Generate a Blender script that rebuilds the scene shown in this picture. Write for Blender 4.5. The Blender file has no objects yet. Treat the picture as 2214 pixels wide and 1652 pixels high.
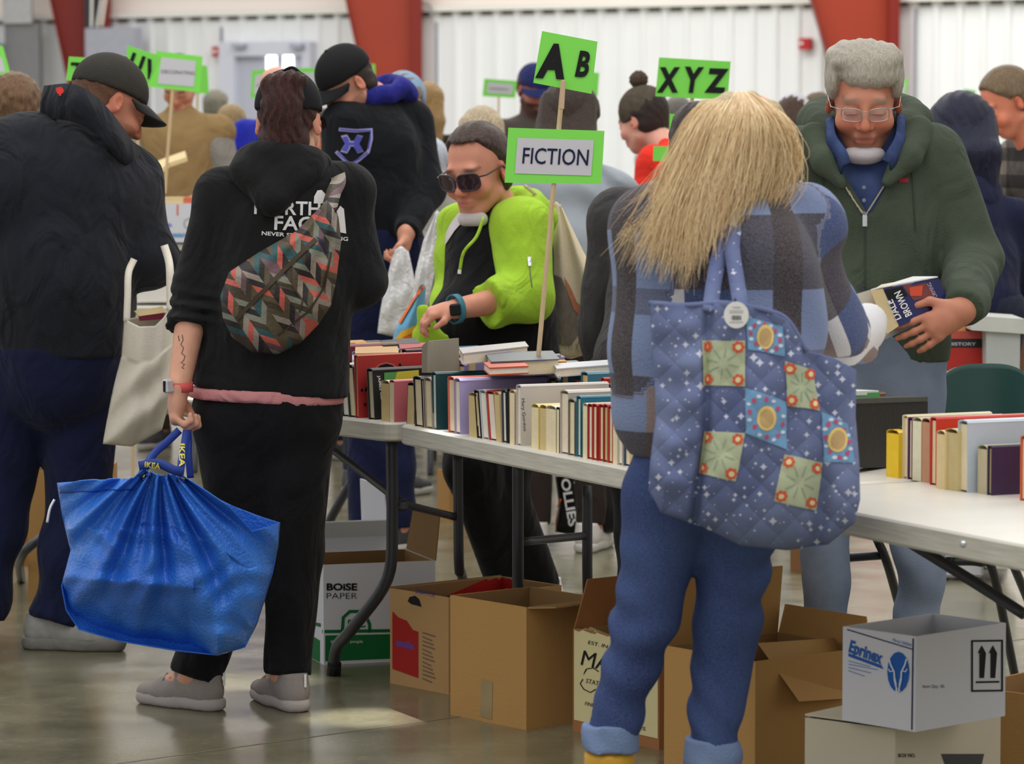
import bpy, math, random
import numpy as np
from mathutils import Vector, Matrix
from mathutils.bvhtree import BVHTree
random.seed(7); RNG = np.random.default_rng(7)
SC = bpy.context.scene; COL = SC.collection
# ------------------------------------------------------------ camera, world, light, exposure
FPX, CX, CY, HORIZON, EYE = 7500.0, 1107.0, 826.0, 290.0, 1.5
PITCH = math.atan((CY - HORIZON) / FPX)
cam_d = bpy.data.cameras.new('camera'); cam = bpy.data.objects.new('camera', cam_d); COL.objects.link(cam)
cam.location = (0, 0, EYE); cam.rotation_euler = (math.pi/2 - PITCH, 0, 0)
cam_d.sensor_width = 36; cam_d.lens = FPX / 2214 * 36; cam_d.clip_end = 200
cam_d.dof.use_dof = True; cam_d.dof.focus_distance = 8.9; cam_d.dof.aperture_fstop = 7.0
SC.camera = cam
w = bpy.data.worlds.new('world'); SC.world = w; w.use_nodes = True
w.node_tree.nodes['Background'].inputs[0].default_value = (1.0, 0.985, 0.96, 1)
w.node_tree.nodes['Background'].inputs[1].default_value = 0.62
SC.view_settings.view_transform = 'Standard'; SC.view_settings.look = 'None'
SC.view_settings.exposure = 0.38; SC.view_settings.gamma = 1; SC.view_settings.use_curve_mapping = False
def area(x, y, z, sx, sy, power, col=(1, .97, .92), rot=(0, 0, 0)):
    l = bpy.data.lights.new('hall_or_fill_light', 'AREA'); l.shape = 'RECTANGLE'; l.size = sx; l.size_y = sy; l.energy = power; l.color = col
    o = bpy.data.objects.new('hall_or_fill_light', l); o.location = (x, y, z); o.rotation_euler = rot; COL.objects.link(o); return o
area(0, -3, 6.5, 8, 3, 260, rot=(math.radians(-25), 0, 0))  # unseen fill lamp behind the camera, added to brighten surfaces facing it
area(0, 4.5, 6.5, 8, 4, 130)
area(0, 12, 7, 10, 4, 230)
area(0, 24, 8, 14, 5, 600)
area(0, 37, 8, 18, 4, 900)

def spot(x, y, px, py, power, deg, blend=1.0):      # narrow spots added to lay pale patches on the concrete, source unseen
    l = bpy.data.lights.new('patch_spot', 'SPOT'); l.energy = power; l.spot_size = math.radians(deg); l.spot_blend = blend; l.shadow_soft_size = .02; l.color = (1, .98, .94)
    o = bpy.data.objects.new('patch_spot', l); o.location = (x, y, 7.5); d = Vector((px-x, py-y, -7.5)); o.rotation_euler = d.to_track_quat('-Z', 'Y').to_euler(); COL.objects.link(o)
spot(-2.3, 7.4, -.7, 9.45, 4200, 3.0); spot(.6, 8.2, -.38, 8.85, 5200, 2.9)
FW = np.array([0, math.cos(PITCH), -math.sin(PITCH)]); UP = np.array([0, math.sin(PITCH), math.cos(PITCH)]); RT = np.array([1., 0, 0])
CAM = np.array([0, 0, EYE])
def ray(x, y): return FW + RT*((x-CX)/FPX) + UP*((CY-y)/FPX)
def at(x, y, Y):            # the point of the world seen at (x, y) that lies Y metres away
    d = ray(x, y); return CAM + d*(Y/d[1])
def onz(x, y, z):           # ... that lies at height z
    d = ray(x, y); return CAM + d*((z-EYE)/d[2])
def unit(v): v = np.array(v, float); return v/max(np.linalg.norm(v), 1e-9)

# ------------------------------------------------------------ objects
def tag(o, label=None, cat=None, group=None, kind=None):
    if label: o['label'] = label
    if cat: o['category'] = cat
    if group: o['group'] = group
    if kind: o['kind'] = kind
    return o
def empty(name, loc, label=None, cat=None, group=None):
    o = bpy.data.objects.new(name, None); o.location = Vector(loc); COL.objects.link(o); o.empty_display_size = .05
    return tag(o, label, cat, group)
def root_loc(p):
    v = Vector((0, 0, 0))
    while p is not None: v = v + Vector(p.location); p = p.parent
    return np.array(v)
def mesh(name, V, F, m=None, parent=None, smooth=False, uv=None, col=None, loc=None):
    V = np.asarray(V, float).reshape(-1, 3)
    off = root_loc(parent); l0 = np.zeros(3)
    if loc is not None: l0 = np.array(loc, float) - off
    me = bpy.data.meshes.new(name); W = V - off - l0
    if isinstance(F, np.ndarray) and F.ndim == 2:
        n, k = F.shape
        me.vertices.add(len(W)); me.vertices.foreach_set('co', W.astype(np.float32).ravel())
        me.loops.add(n*k); me.loops.foreach_set('vertex_index', F.astype(np.int32).ravel())
        me.polygons.add(n); me.polygons.foreach_set('loop_start', np.arange(0, n*k, k, dtype=np.int32))
        me.polygons.foreach_set('loop_total', np.full(n, k, np.int32)); me.update(calc_edges=True)
    else: me.from_pydata(W.tolist(), [], [list(map(int, f)) for f in F])
    if uv is not None:
        li = np.empty(len(me.loops), np.int32); me.loops.foreach_get('vertex_index', li)
        u = me.uv_layers.new(name='UVMap'); u.data.foreach_set('uv', np.asarray(uv, np.float32)[li].ravel())
    if col is not None:
        a = me.color_attributes.new('Col', 'FLOAT_COLOR', 'POINT')
        c = np.ones((len(W), 4), np.float32); c[:, :3] = col; a.data.foreach_set('color', c.ravel())
    if smooth: me.polygons.foreach_set('use_smooth', np.ones(len(me.polygons), bool))
    me.validate(); me.update()
    if m: me.materials.append(m)
    o = bpy.data.objects.new(name, me); o.location = Vector(l0); COL.objects.link(o)
    if parent is not None: o.parent = parent
    return o
def join(parts):
    V = []; F = []; n = 0
    for v, f in parts:
        V.append(np.asarray(v, float).reshape(-1, 3)); F += [[i+n for i in q] for q in f]; n += len(V[-1])
    return np.concatenate(V), F
def boxg(c, ax, ay, az, b=0.0):     # oriented box, axes are full edge vectors, c its centre; optional chamfer
    ax, ay, az = map(lambda t: np.array(t, float), (ax, ay, az)); c = np.array(c, float)
    if b <= 0:
        V = [c + (i*ax + j*ay + k*az)/2 for i in (-1, 1) for j in (-1, 1) for k in (-1, 1)]
        return V, [[0,1,3,2],[4,6,7,5],[0,4,5,1],[2,3,7,6],[0,2,6,4],[1,5,7,3]]
    L = [np.linalg.norm(a) for a in (ax, ay, az)]; U = [a/l for a, l in zip((ax, ay, az), L)]
    V = []; idx = {}
    for i in (-1, 1):
        for j in (-1, 1):
            for k in (-1, 1):
                for m in range(3):
                    s = [i*L[0]/2, j*L[1]/2, k*L[2]/2]
                    for q in range(3):
                        if q != m: s[q] -= math.copysign(b, s[q])
                    idx[(i, j, k, m)] = len(V); V.append(c + s[0]*U[0] + s[1]*U[1] + s[2]*U[2])
    F = []
    for m in range(3):
        o1, o2 = [q for q in range(3) if q != m]
        for s in (-1, 1):
            q = []
            for a, e in ((-1,-1),(1,-1),(1,1),(-1,1)):
                t = [0,0,0]; t[m] = s; t[o1] = a; t[o2] = e; q.append(idx[(*t, m)])
            if s*((-1)**m) < 0: q = q[::-1]
            F.append(q)
    for m in range(3):
        o1, o2 = [q for q in range(3) if q != m]
        for a in (-1, 1):
            for e in (-1, 1):
                t1 = [0,0,0]; t1[m] = -1; t1[o1] = a; t1[o2] = e; t2 = list(t1); t2[m] = 1
                F.append([idx[(*t1, o1)], idx[(*t2, o1)], idx[(*t2, o2)], idx[(*t1, o2)]])
    for i in (-1, 1):
        for j in (-1, 1):
            for k in (-1, 1): F.append([idx[(i,j,k,0)], idx[(i,j,k,1)], idx[(i,j,k,2)]])
    return V, F
def tubeg(pts, r, n=8, caps=True):
    pts = [np.array(p, float) for p in pts]; V = []; F = []
    rr = r if hasattr(r, '__len__') else [r]*len(pts)
    t0 = unit(pts[1]-pts[0]); a = unit(np.cross(t0, [0.31, 0.2, 0.93] if abs(t0[2]) < .9 else [1, .1, 0]))
    for i, p in enumerate(pts):
        t = unit(pts[min(i+1, len(pts)-1)] - pts[max(i-1, 0)]); a = unit(a - t*np.dot(a, t)); b = np.cross(t, a)
        for k in range(n):
            q = 2*math.pi*k/n; V.append(p + rr[i]*(math.cos(q)*a + math.sin(q)*b))
    for i in range(len(pts)-1):
        for k in range(n): F.append([i*n+k, i*n+(k+1) % n, (i+1)*n+(k+1) % n, (i+1)*n+k])
    if caps: F.append(list(range(n))[::-1]); F.append([(len(pts)-1)*n+k for k in range(n)])
    return V, F
def bend(pts, n=6):                 # Catmull-Rom through points
    P = [np.array(p, float) for p in pts]; P = [2*P[0]-P[1]] + P + [2*P[-1]-P[-2]]; out = []
    for i in range(1, len(P)-2):
        for k in range(n):
            t = k/n; a, b, c, d = P[i-1:i+3]
            out.append(.5*((2*b)+(c-a)*t+(2*a-5*b+4*c-d)*t*t+(3*b-a-3*c+d)*t**3))
    out.append(P[-2]); return out
def add(name, geo, m, parent=None, smooth=False, **k): return mesh(name, geo[0], geo[1], m, parent, smooth, **k)

# ------------------------------------------------------------ materials
def srgb(c): return tuple((x/255/12.92 if x/255 <= .04045 else ((x/255+.055)/1.055)**2.4) for x in c)
class NT:
    def __init__(s, name):
        s.m = bpy.data.materials.new(name); s.m.use_nodes = True; s.t = s.m.node_tree; s.p = s.t.nodes['Principled BSDF']
    def n(s, ty, ins=None, **k):
        d = s.t.nodes.new(ty)
        for a, v in k.items(): setattr(d, a, v)
        for i, v in (ins or {}).items(): s.set(d.inputs[i], v)
        return d
    def set(s, i, v):
        if isinstance(v, bpy.types.NodeSocket): s.t.links.new(v, i)
        elif isinstance(v, bpy.types.Node): s.t.links.new(v.outputs[0], i)
        else:
            if hasattr(v, '__len__') and i.type == 'RGBA' and len(v) == 3: v = (*v, 1)
            i.default_value = v
    def M(s, op, a, b=None, c=None):
        d = s.n('ShaderNodeMath', operation=op); s.set(d.inputs[0], a)
        if b is not None: s.set(d.inputs[1], b)
        if c is not None: s.set(d.inputs[2], c)
        return d.outputs[0]
    def mix(s, f, a, b, mode='MIX'):
        d = s.n('ShaderNodeMix', data_type='RGBA', blend_type=mode); s.set(d.inputs[0], f); s.set(d.inputs[6], a); s.set(d.inputs[7], b); return d.outputs[2]
    def noise(s, scale, det=3, vec=None, rough=.5, dist=0):
        d = s.n('ShaderNodeTexNoise'); d.inputs['Scale'].default_value = scale; d.inputs['Detail'].default_value = det; d.inputs['Roughness'].default_value = rough; d.inputs['Distortion'].default_value = dist
        s.set(d.inputs['Vector'], vec if vec is not None else s.geo()); return d.outputs[0]
    def geo(s):
        if not hasattr(s, '_g'): s._g = s.n('ShaderNodeTexCoord').outputs['Object']
        return s._g
    def ramp(s, f, stops, const=False):
        d = s.n('ShaderNodeValToRGB'); cr = d.color_ramp; cr.interpolation = 'CONSTANT' if const else 'LINEAR'
        while len(cr.elements) < len(stops): cr.elements.new(.5)
        for e, (p, c) in zip(cr.elements, stops): e.position = p; e.color = (*c, 1)
        s.set(d.inputs[0], f); return d.outputs[0]
    def rng(s, f, a, b, lo, hi):
        d = s.n('ShaderNodeMapRange'); d.inputs[1].default_value = a; d.inputs[2].default_value = b; d.inputs[3].default_value = lo; d.inputs[4].default_value = hi; s.set(d.inputs[0], f); return d.outputs[0]
    def bump(s, h, st=.3, dist=.01):
        d = s.n('ShaderNodeBump'); d.inputs['Strength'].default_value = st; d.inputs['Distance'].default_value = dist; s.set(d.inputs['Height'], h); s.set(s.p.inputs['Normal'], d); return d
    def base(s, c): s.set(s.p.inputs['Base Color'], c)
    def fin(s, rough=.7, spec=.3, metal=0, sheen=0):
        s.set(s.p.inputs['Roughness'], rough); s.p.inputs['Specular IOR Level'].default_value = spec; s.p.inputs['Metallic'].default_value = metal
        if sheen: s.p.inputs['Sheen Weight'].default_value = sheen
        return s.m
_MC = {}
def plain(name, c, rough=.6, spec=.3, var=.12, sc=12, bump=.15, bs=60, metal=0, sheen=0):
    key = (name, tuple(c))
    if key in _MC: return _MC[key]
    t = NT(name); c = srgb(c); n = t.noise(sc, 4)
    t.base(t.mix(n, tuple(x*(1-var) for x in c), tuple(min(1, x*(1+var)) for x in c)))
    if bump: t.bump(t.noise(bs, 2), bump, .004)
    _MC[key] = t.fin(rough, spec, metal, sheen); return _MC[key]
def cloth(name, c, sc=9, var=.22, fold=.55):
    if name in _MC: return _MC[name]
    t = NT(name); c = srgb(c); n = t.noise(sc, 4); t.base(t.mix(n, tuple(x*(1-var) for x in c), tuple(min(1, x*(1+var)) for x in c)))
    mp = t.n('ShaderNodeMapping', {'Vector': t.geo()}); mp.inputs['Scale'].default_value = (1, 1, .62); mp.inputs['Rotation'].default_value = (.3, .5, .2)
    b1 = t.n('ShaderNodeBump', {'Height': t.noise(7.5, 2, mp.outputs[0], .45, 1.6)}); b1.inputs['Strength'].default_value = fold; b1.inputs['Distance'].default_value = .05
    b2 = t.n('ShaderNodeBump', {'Height': t.noise(260, 2), 'Normal': b1.outputs[0]}); b2.inputs['Strength'].default_value = .5; b2.inputs['Distance'].default_value = .004
    t.set(t.p.inputs['Normal'], b2); _MC[name] = t.fin(.9, .15, 0, .06); return _MC[name]
def flat(name, c, rough=.6): return plain(name, c, rough, .3, .04, 20, 0)
def skin(name, tint=(1, 1, 1)):
    if name in _MC: return _MC[name]
    t = NT(name); a = t.n('ShaderNodeAttribute', attribute_name='Col').outputs[0]; n = t.noise(35, 4)
    t.base(t.mix(.5, a, t.mix(n, (.82, .72, .7), (1.12, 1.1, 1.08)), 'MULTIPLY'))
    t.base(t.mix(1.0, a, t.mix(n, (.86, .8, .78), (1.1, 1.1, 1.1)), 'MULTIPLY'))
    t.p.inputs['Subsurface Weight'].default_value = .12; t.p.inputs['Subsurface Radius'].default_value = (.02, .008, .004)
    t.bump(t.noise(180, 3), .2, .002); _MC[name] = t.fin(.5, .35); return _MC[name]
def hairm(name, c1, c2, stretch=(60, 60, 6)):
    if name in _MC: return _MC[name]
    t = NT(name); mp = t.n('ShaderNodeMapping'); t.set(mp.inputs['Vector'], t.geo()); mp.inputs['Scale'].default_value = stretch
    n = t.noise(3.0, 5, mp.outputs[0], .7)
    t.base(t.ramp(n, [(.3, srgb(c1)), (.7, srgb(c2))])); t.bump(n, .9, .012); _MC[name] = t.fin(.5, .4); return _MC[name]

# ------------------------------------------------------------ signed-distance bodies
def surface_nets(A, xs, ys, zs):
    S = A < 0
    a = S[:-1,:-1,:-1].astype(np.int8)
    c = [S[i:S.shape[0]-1+i, j:S.shape[1]-1+j, k:S.shape[2]-1+k] for i in (0,1) for j in (0,1) for k in (0,1)]
    cnt = sum(x.astype(np.int8) for x in c); act = (cnt > 0) & (cnt < 8)
    I = np.argwhere(act)
    if len(I) == 0: return np.zeros((0, 3)), np.zeros((0, 4), int)
    ids = -np.ones(act.shape, np.int64); ids[act] = np.arange(len(I))
    acc = np.zeros((len(I), 3)); n = np.zeros(len(I))
    cor = [(i, j, k) for i in (0,1) for j in (0,1) for k in (0,1)]
    for p in cor:
        for ax in range(3):
            if p[ax]: continue
            q = list(p); q[ax] = 1
            v0 = A[I[:,0]+p[0], I[:,1]+p[1], I[:,2]+p[2]]; v1 = A[I[:,0]+q[0], I[:,1]+q[1], I[:,2]+q[2]]
            m = (v0 < 0) != (v1 < 0); t = np.where(m, v0/np.where(m, v0-v1, 1), 0)
            o = np.tile(np.array(p, float), (len(I), 1)); o[:, ax] += t
            acc[m] += o[m]; n[m] += 1
    G = I + acc/n[:, None]; V = np.empty_like(G)
    for ax, s in enumerate((xs, ys, zs)): V[:, ax] = np.interp(G[:, ax], np.arange(len(s)), s)
    Q = []
    for ax in range(3):
        b, c2 = [(1, 2), (2, 0), (0, 1)][ax]
        s0 = [slice(1, -1)]*3; s1 = [slice(1, -1)]*3; s0[ax] = slice(0, -1); s1[ax] = slice(1, None)
        d = S[tuple(s0)] != S[tuple(s1)]; E = np.argwhere(d)
        if len(E) == 0: continue
        off = np.ones(3, int); off[ax] = 0; E = E + off
        sg = S[E[:,0], E[:,1], E[:,2]]
        def cell(db, dc):
            T = E.copy(); T[:, b] -= db; T[:, c2] -= dc; return ids[T[:,0], T[:,1], T[:,2]]
        q = np.stack([cell(1, 1), cell(0, 1), cell(0, 0), cell(1, 0)], 1); q[~sg] = q[~sg][:, ::-1]; Q.append(q)
    return V, np.concatenate(Q)
def cap(a, b, ra, rb=None, sq=None, flat=None, k=None):     # tapered capsule; sq=(axis, ratio) flattens it; flat: 'a'/'b'/'ab' cut ends
    return dict(t='c', a=np.array(a, float), b=np.array(b, float), ra=ra, rb=ra if rb is None else rb, sq=sq, fl=flat or '', k=k)
def ell(c, R, ax=None, k=None, sub=False): return dict(t='e', c=np.array(c, float), R=np.array(R, float), ax=np.eye(3) if ax is None else np.array(ax), k=k, sub=sub)
def dist(p, P):
    if p['t'] == 'e':
        q = (P - p['c']) @ p['ax'].T; k0 = np.linalg.norm(q/p['R'], axis=-1); k1 = np.linalg.norm(q/p['R']**2, axis=-1)
        return k0*(k0-1)/np.maximum(k1, 1e-6)
    a, b = p['a'], p['b']; Q = P
    if p['sq']:
        w, r = p['sq']; w = np.array(w, float); f = 1/r-1; Q = P + ((P-a) @ w)[..., None]*f*w; b = b + np.dot(b-a, w)*f*w
    ab = b-a; L = max(np.dot(ab, ab), 1e-9); t = np.clip(((Q-a) @ ab)/L, 0, 1)
    d = np.linalg.norm(Q - a - t[..., None]*ab, axis=-1) - (p['ra'] + (p['rb']-p['ra'])*t)
    if p['fl']:
        u = unit(p['b']-p['a'])
        if 'b' in p['fl']: d = np.maximum(d, (P-p['b']) @ u)
        if 'a' in p['fl']: d = np.maximum(d, (p['a']-P) @ u)
    return d
def prims_box(ps, pad):
    lo = np.full(3, 1e9); hi = -lo
    for p in ps:
        if p.get('sub'): continue
        if p['t'] == 'e': r = p['R'].max(); l = p['c']-r; h = p['c']+r
        else: r = max(p['ra'], p['rb']); l = np.minimum(p['a'], p['b'])-r; h = np.maximum(p['a'], p['b'])+r
        lo = np.minimum(lo, l); hi = np.maximum(hi, h)
    return lo-pad, hi+pad
def axis_coords(lo, hi, st, fine):
    out = [lo]
    while out[-1] < hi:
        s = st
        for a, b, f in fine:
            if a <= out[-1] <= b: s = min(s, f)
        out.append(out[-1]+s)
    return np.array(out)
def sdf_mesh(ps, step=.012, k=.03, fine=(), cut=(), post=None, pad=.03):
    """fine: (lo, hi, step) boxes meshed finer; cut: (point, normal) half-spaces removed; post(P, d) -> d"""
    lo, hi = prims_box(ps, pad)
    ax = [axis_coords(lo[i], hi[i], step, [(f[0][i], f[1][i], f[2]) for f in fine]) for i in range(3)]
    A = np.full([len(a) for a in ax], .12, np.float32)
    for p in ps:
        kk = p['k'] or k
        if p['t'] == 'e': r = p['R'].max(); l = p['c']-r; h = p['c']+r
        else: r = max(p['ra'], p['rb']); l = np.minimum(p['a'], p['b'])-r; h = np.maximum(p['a'], p['b'])+r
        m = kk + .025; sl = []
        for i in range(3):
            i0 = np.searchsorted(ax[i], l[i]-m); i1 = np.searchsorted(ax[i], h[i]+m); sl.append(slice(max(i0-1, 0), i1+1))
        sl = tuple(sl); g = np.stack(np.meshgrid(*[ax[i][sl[i]] for i in range(3)], indexing='ij'), -1)
        if g.size == 0: continue
        d = dist(p, g).astype(np.float32); o = A[sl]
        if p.get('sub'):
            d = -d; h_ = np.maximum(kk-np.abs(d-o), 0)/kk; A[sl] = np.maximum(d, o) + h_*h_*kk/4
        else:
            h_ = np.maximum(kk-np.abs(d-o), 0)/kk; A[sl] = np.minimum(d, o) - h_*h_*kk/4
    if post or len(cut):
        g = np.stack(np.meshgrid(*ax, indexing='ij'), -1)
        if post: A = post(g, A)
        for pt, nn in cut: A = np.maximum(A, (g-np.array(pt)) @ unit(nn))
    return surface_nets(A, *ax)
def wrinkle(amp, f=38, seed=0., tilt=0.):
    def fn(P, d):
        x, y, z = P[..., 0], P[..., 1], P[..., 2]
        v = np.sin(z*f + tilt*x*f + 1.9*np.sin(x*f*.37+seed) + 1.5*np.sin(y*f*.33+seed*2)) * (.5+.5*np.sin(x*f*.21+z*f*.15+seed*3))
        v2 = np.sin(x*f*.62+1.6*np.sin(z*f*.23+seed))*.6
        return d + np.where(np.abs(d) < .05, amp*(v + v2*.7), 0)
    return fn
# ------------------------------------------------------------ people
SKIN = (205, 150, 125)
class Head:
    def __init__(s, C, f, u, hs=1.0):
        s.C = np.array(C, float); s.f = unit(f); u = np.array(u, float); s.u = unit(u - s.f*np.dot(u, s.f)); s.r = np.cross(s.f, s.u); s.hs = hs; s.ax = np.array([s.r, s.f, s.u])
    def w(s, x, y, z): return s.C + s.hs*(x*s.r + y*s.f + z*s.u)
    def loc(s, P): return ((P - s.C) @ s.ax.T)/s.hs
    def e(s, c, R, k=None, sub=False): return ell(s.w(*c), np.array(R)*s.hs, s.ax, k, sub)
    def c(s, a, b, ra, rb=None, k=None): return cap(s.w(*a), s.w(*b), ra*s.hs, None if rb is None else rb*s.hs, k=k)
def head_prims(h, lids=True):
    P = [h.e((0, -.012, .035), (.074, .096, .088)), h.e((0, .03, -.02), (.063, .064, .088)), h.e((0, .052, -.085), (.034, .036, .03)),
         h.c((-.05, .005, -.06), (-.018, .06, -.092), .02, .018), h.c((.05, .005, -.06), (.018, .06, -.092), .02, .018),
         h.c((-.034, .082, .026), (.034, .082, .026), .012), h.e((-.04, .066, -.03), (.026, .026, .024)), h.e((.04, .066, -.03), (.026, .026, .024)),
         h.e((-.031, .106, .004), (.018, .014, .012), .012, True), h.e((.031, .106, .004), (.018, .014, .012), .012, True),
         h.c((0, .094, .012), (0, .113, -.028), .0075, .012, k=.012), h.e((-.012, .1, -.034), (.008, .011, .007), .008), h.e((.012, .1, -.034), (.008, .011, .007), .008),
         h.e((0, .082, -.062), (.026, .02, .02), .012), h.c((-.018, .094, -.057), (.018, .094, -.057), .006, k=.006), h.c((-.014, .094, -.069), (.014, .094, -.069), .007, k=.006),
         h.e((0, .103, -.063), (.024, .004, .0022), .004, True)]
    if lids: P += [h.e((-.031, .083, .003), (.017, .014, .014), .006), h.e((.031, .083, .003), (.017, .014, .014), .006),
                   h.c((-.044, .095, -.003), (-.018, .096, -.003), .0018, k=.003), h.c((.044, .095, -.003), (.018, .096, -.003), .0018, k=.003)]
    for sd in (-1, 1):
        a = np.array([unit(h.r*sd + h.f*-.45), unit(h.f + h.r*sd*.45), h.u])
        P += [ell(h.w(sd*.079, -.008, -.006), np.array([.008, .019, .031])*h.hs, a, .008), ell(h.w(sd*.087, -.002, .0), np.array([.006, .01, .018])*h.hs, a, .006, True)]
    return P
def hand_prims(w, d, n, th, curl=.5, s=1.0, spread=0.):
    """w wrist, d pointing direction, n the side the fingers curl to, th the thumb side"""
    w = np.array(w, float); d = unit(d); n = unit(np.array(n) - d*np.dot(n, d)); t = np.cross(d, n); t = t*np.sign(np.dot(t, th) or 1)
    P = [cap(w - d*.01, w + d*.035*s, .026*s, .03*s, sq=(n, .62)), cap(w + d*.035*s + t*.017*s, w + d*.078*s + t*.022*s, .018*s, .0135*s, sq=(n, .8)),
         cap(w + d*.035*s - t*.012*s, w + d*.074*s - t*.022*s, .019*s, .0135*s, sq=(n, .8)), cap(w + d*.04*s, w + d*.079*s, .017*s, .013*s)]
    for i, L in enumerate((.92, 1.0, .94, .76)):
        o = (1.5-i)*.0195; b = w + d*(.078-.004*abs(i-1.2))*s + t*o*s; cur = curl*.75 + .06*i; dd = d + t*spread*(1.5-i)*.1
        for j, (l, r) in enumerate(((.043, .0092), (.027, .0084), (.021, .0076))):
            v = unit(unit(dd)*math.cos(cur) + n*math.sin(cur)); e = b + v*l*L*s; P.append(cap(b, e, r*s, (r-.0008)*s, k=.006)); b = e; cur += curl*.95
    b = w + d*.022*s + t*.026*s; v1 = unit(d*.62 + t*.62 + n*.35*curl); e = b + v1*.043*s; P.append(cap(b, e, .0135*s, .0105*s, k=.012))
    v2 = unit(d*.85 + t*.22*(1-curl) + n*.55*curl); P.append(cap(e, e + v2*.032*s, .0105*s, .0085*s, k=.006))
    return P
def bx(pts, m): pts = np.array(pts); return pts.min(0)-m, pts.max(0)+m
def body_mesh(root, J, sk=SKIN, lip=(175, 95, 90), brow=(90, 65, 50), stub=None, step=.014, hstep=.0055, hands=(), lids=True, tint=None):
    h = J['H']; P = head_prims(h, lids); R = J['r']; sd = J['side']; F = J['F']
    hd_ = dict(J.get('hand', {})); J = dict(J, hand=hd_)
    for S_ in 'LR':
        if S_ not in hd_: v_ = unit(J['wr'+S_]-J['el'+S_]); hd_[S_] = dict(d=v_, n=unit(np.cross(v_, sd)+1e-3), th=F, curl=.5)
    P.append(cap(h.w(0, -.022, -.05), J['neck'], .05*h.hs*J.get('nk', 1), .058*h.hs*J.get('nk', 1)))
    g = .8; q = (F, J['dp'])
    P += [cap(J['shL'], J['shR'], R['sh']*g, sq=(F, .8)), cap(J['neck'], J['chest'], .06, R['ch']*g*.7, sq=q), cap(J['chest'], J['waist'], R['ch']*g, R['wa']*g, sq=q), cap(J['waist'], J['pel'], R['wa']*g, R['hi']*g, sq=q)]
    fine = [(*bx([h.C], .125*h.hs), hstep)]; P += J.get('xp', [])
    for S in 'LR':
        P += [cap(J['sh'+S], J['el'+S], R['ua']*.75, R['fa']*.72), cap(J['el'+S], J['wr'+S], R['fa']*.74, R['wr']*.95),
              cap(J['hp'+S], J['kn'+S], R['th']*.8, R['kn']*.8), cap(J['kn'+S], J['an'+S], R['kn']*.8, .042), cap(J['an'+S], J['an'+S] + unit(J['toe'+S])*.13 - np.array([0, 0, .05]), .034, .022)]
        if S in J.get('hand', {}):
            a = J['hand'][S]; hp = hand_prims(J['wr'+S], **a); P += hp; lo, hi = prims_box(hp, .006); fine.append((lo, hi, a.get('s', 1) and (.0045 if step < .013 else .007)))
    V, Q = sdf_mesh(P, step, .022, fine)
    L = h.loc(V); n = len(V); c = np.tile(np.array(srgb(sk)), (n, 1))
    def blend(m, col): 
        m = np.clip(m, 0, 1)[:, None]; c[:] = c*(1-m) + np.array(srgb(col))*m
    x, y, z = L.T; inh = (np.abs(z) < .15) & (np.abs(x) < .1) & (np.abs(y) < .14)
    red = tuple(int(v*k) for v, k in zip(sk, (1.0, .8, .76)))
    blend(inh*np.exp(-((np.abs(x)-.04)**2+(z+.03)**2)/.0006)*(y > .05)*.55, red); blend(inh*np.exp(-((x)**2+(z+.03)**2)/.0003)*(y > .09)*.6, red)
    blend(inh*(np.abs(x) > .077)*.5, red)
    if stub: blend(inh*(z < -.035)*(y > .0)*stub[3], stub[:3])
    blend(inh*np.exp(-(x/.021)**4-((z+.063)/.0095)**4)*(y > .085)*.85, lip)
    blend(inh*np.exp(-((np.abs(x)-.034)/.019)**4-((z-.029-(.034-np.abs(x))*.1)/.0055)**4)*(y > .06)*.9, brow)
    blend(inh*np.exp(-((np.abs(x)-.031)/.017)**4-((z+.004)/.0022)**4)*(y > .08)*.75, (60, 40, 35))
    return mesh('body', V, Q, skin('skin'), root, True, col=c)
def limb_uv(V, segs, side):
    best = np.full(len(V), 1e9); uv = np.stack([V @ side, V[:, 2]], 1)
    for (a, b, r, ox) in segs:
        if a is None: d = np.full(len(V), 0.0) + r; t = None
        else:
            ab = b-a; t = np.clip((V-a) @ ab/np.dot(ab, ab), 0, 1); d = np.linalg.norm(V-a-t[:, None]*ab, axis=1)-r
        m = d < best; best[m] = d[m]
        if a is None or not m.any(): continue
        u = unit(ab); s = unit(np.cross(u, [0, 1, .01])); o = np.cross(u, s); W = V[m]-a
        an = np.arctan2(W @ s, W @ o); uv[m, 0] = an*r + ox; uv[m, 1] = (W @ u) + ox*.7
    return uv
def top_prims(J, g=0.0, sleeve=('L', 'R'), cut={}, bloat=1.0):
    R = J['r']; F = J['F']; q = (F, J['dp'])
    P = [cap(J['shL'], J['shR'], R['sh']+g, sq=(F, .92)), cap(J['neck'], J['chest'], .06+g, R['ch']*.8+g, sq=q), cap(J['chest'], J['waist'], R['ch']+g, R['wa']+g, sq=q), cap(J['waist'], J['pel'], R['wa']+g, R['hi']+g, sq=q)]
    if 'belly' in J: P.append(J['belly'])
    for S in sleeve:
        f = cut.get(S, 1.0); el = J['el'+S]; wr = J['wr'+S]; sh = J['sh'+S]
        if f < 1: P += [cap(sh, sh+(el-sh)*f, R['ua']+g, R['ua']*.95+g, flat='b')]
        elif f < 2 and f > 1: P += [cap(sh, el, R['ua']+g, R['fa']+g), cap(el, el+(wr-el)*(f-1), R['fa']+g, R['fa']*.95+g, flat='b')]
        else: P += [cap(sh, el, R['ua']+g, R['fa']+g+.006), cap(el, wr, R['fa']+g+.004, R['wr']+g+.012, flat='b')]
    return P
def uvsegs(J):
    R = J['r']; s = []
    for i, S in enumerate('LR'): s += [(J['sh'+S], J['el'+S], R['ua'], 1.3+i), (J['el'+S], J['wr'+S], R['fa'], 1.7+i)]
    s.append((J['chest'], J['pel'], R['ch']*.9, 0)); 
    return s
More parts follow.
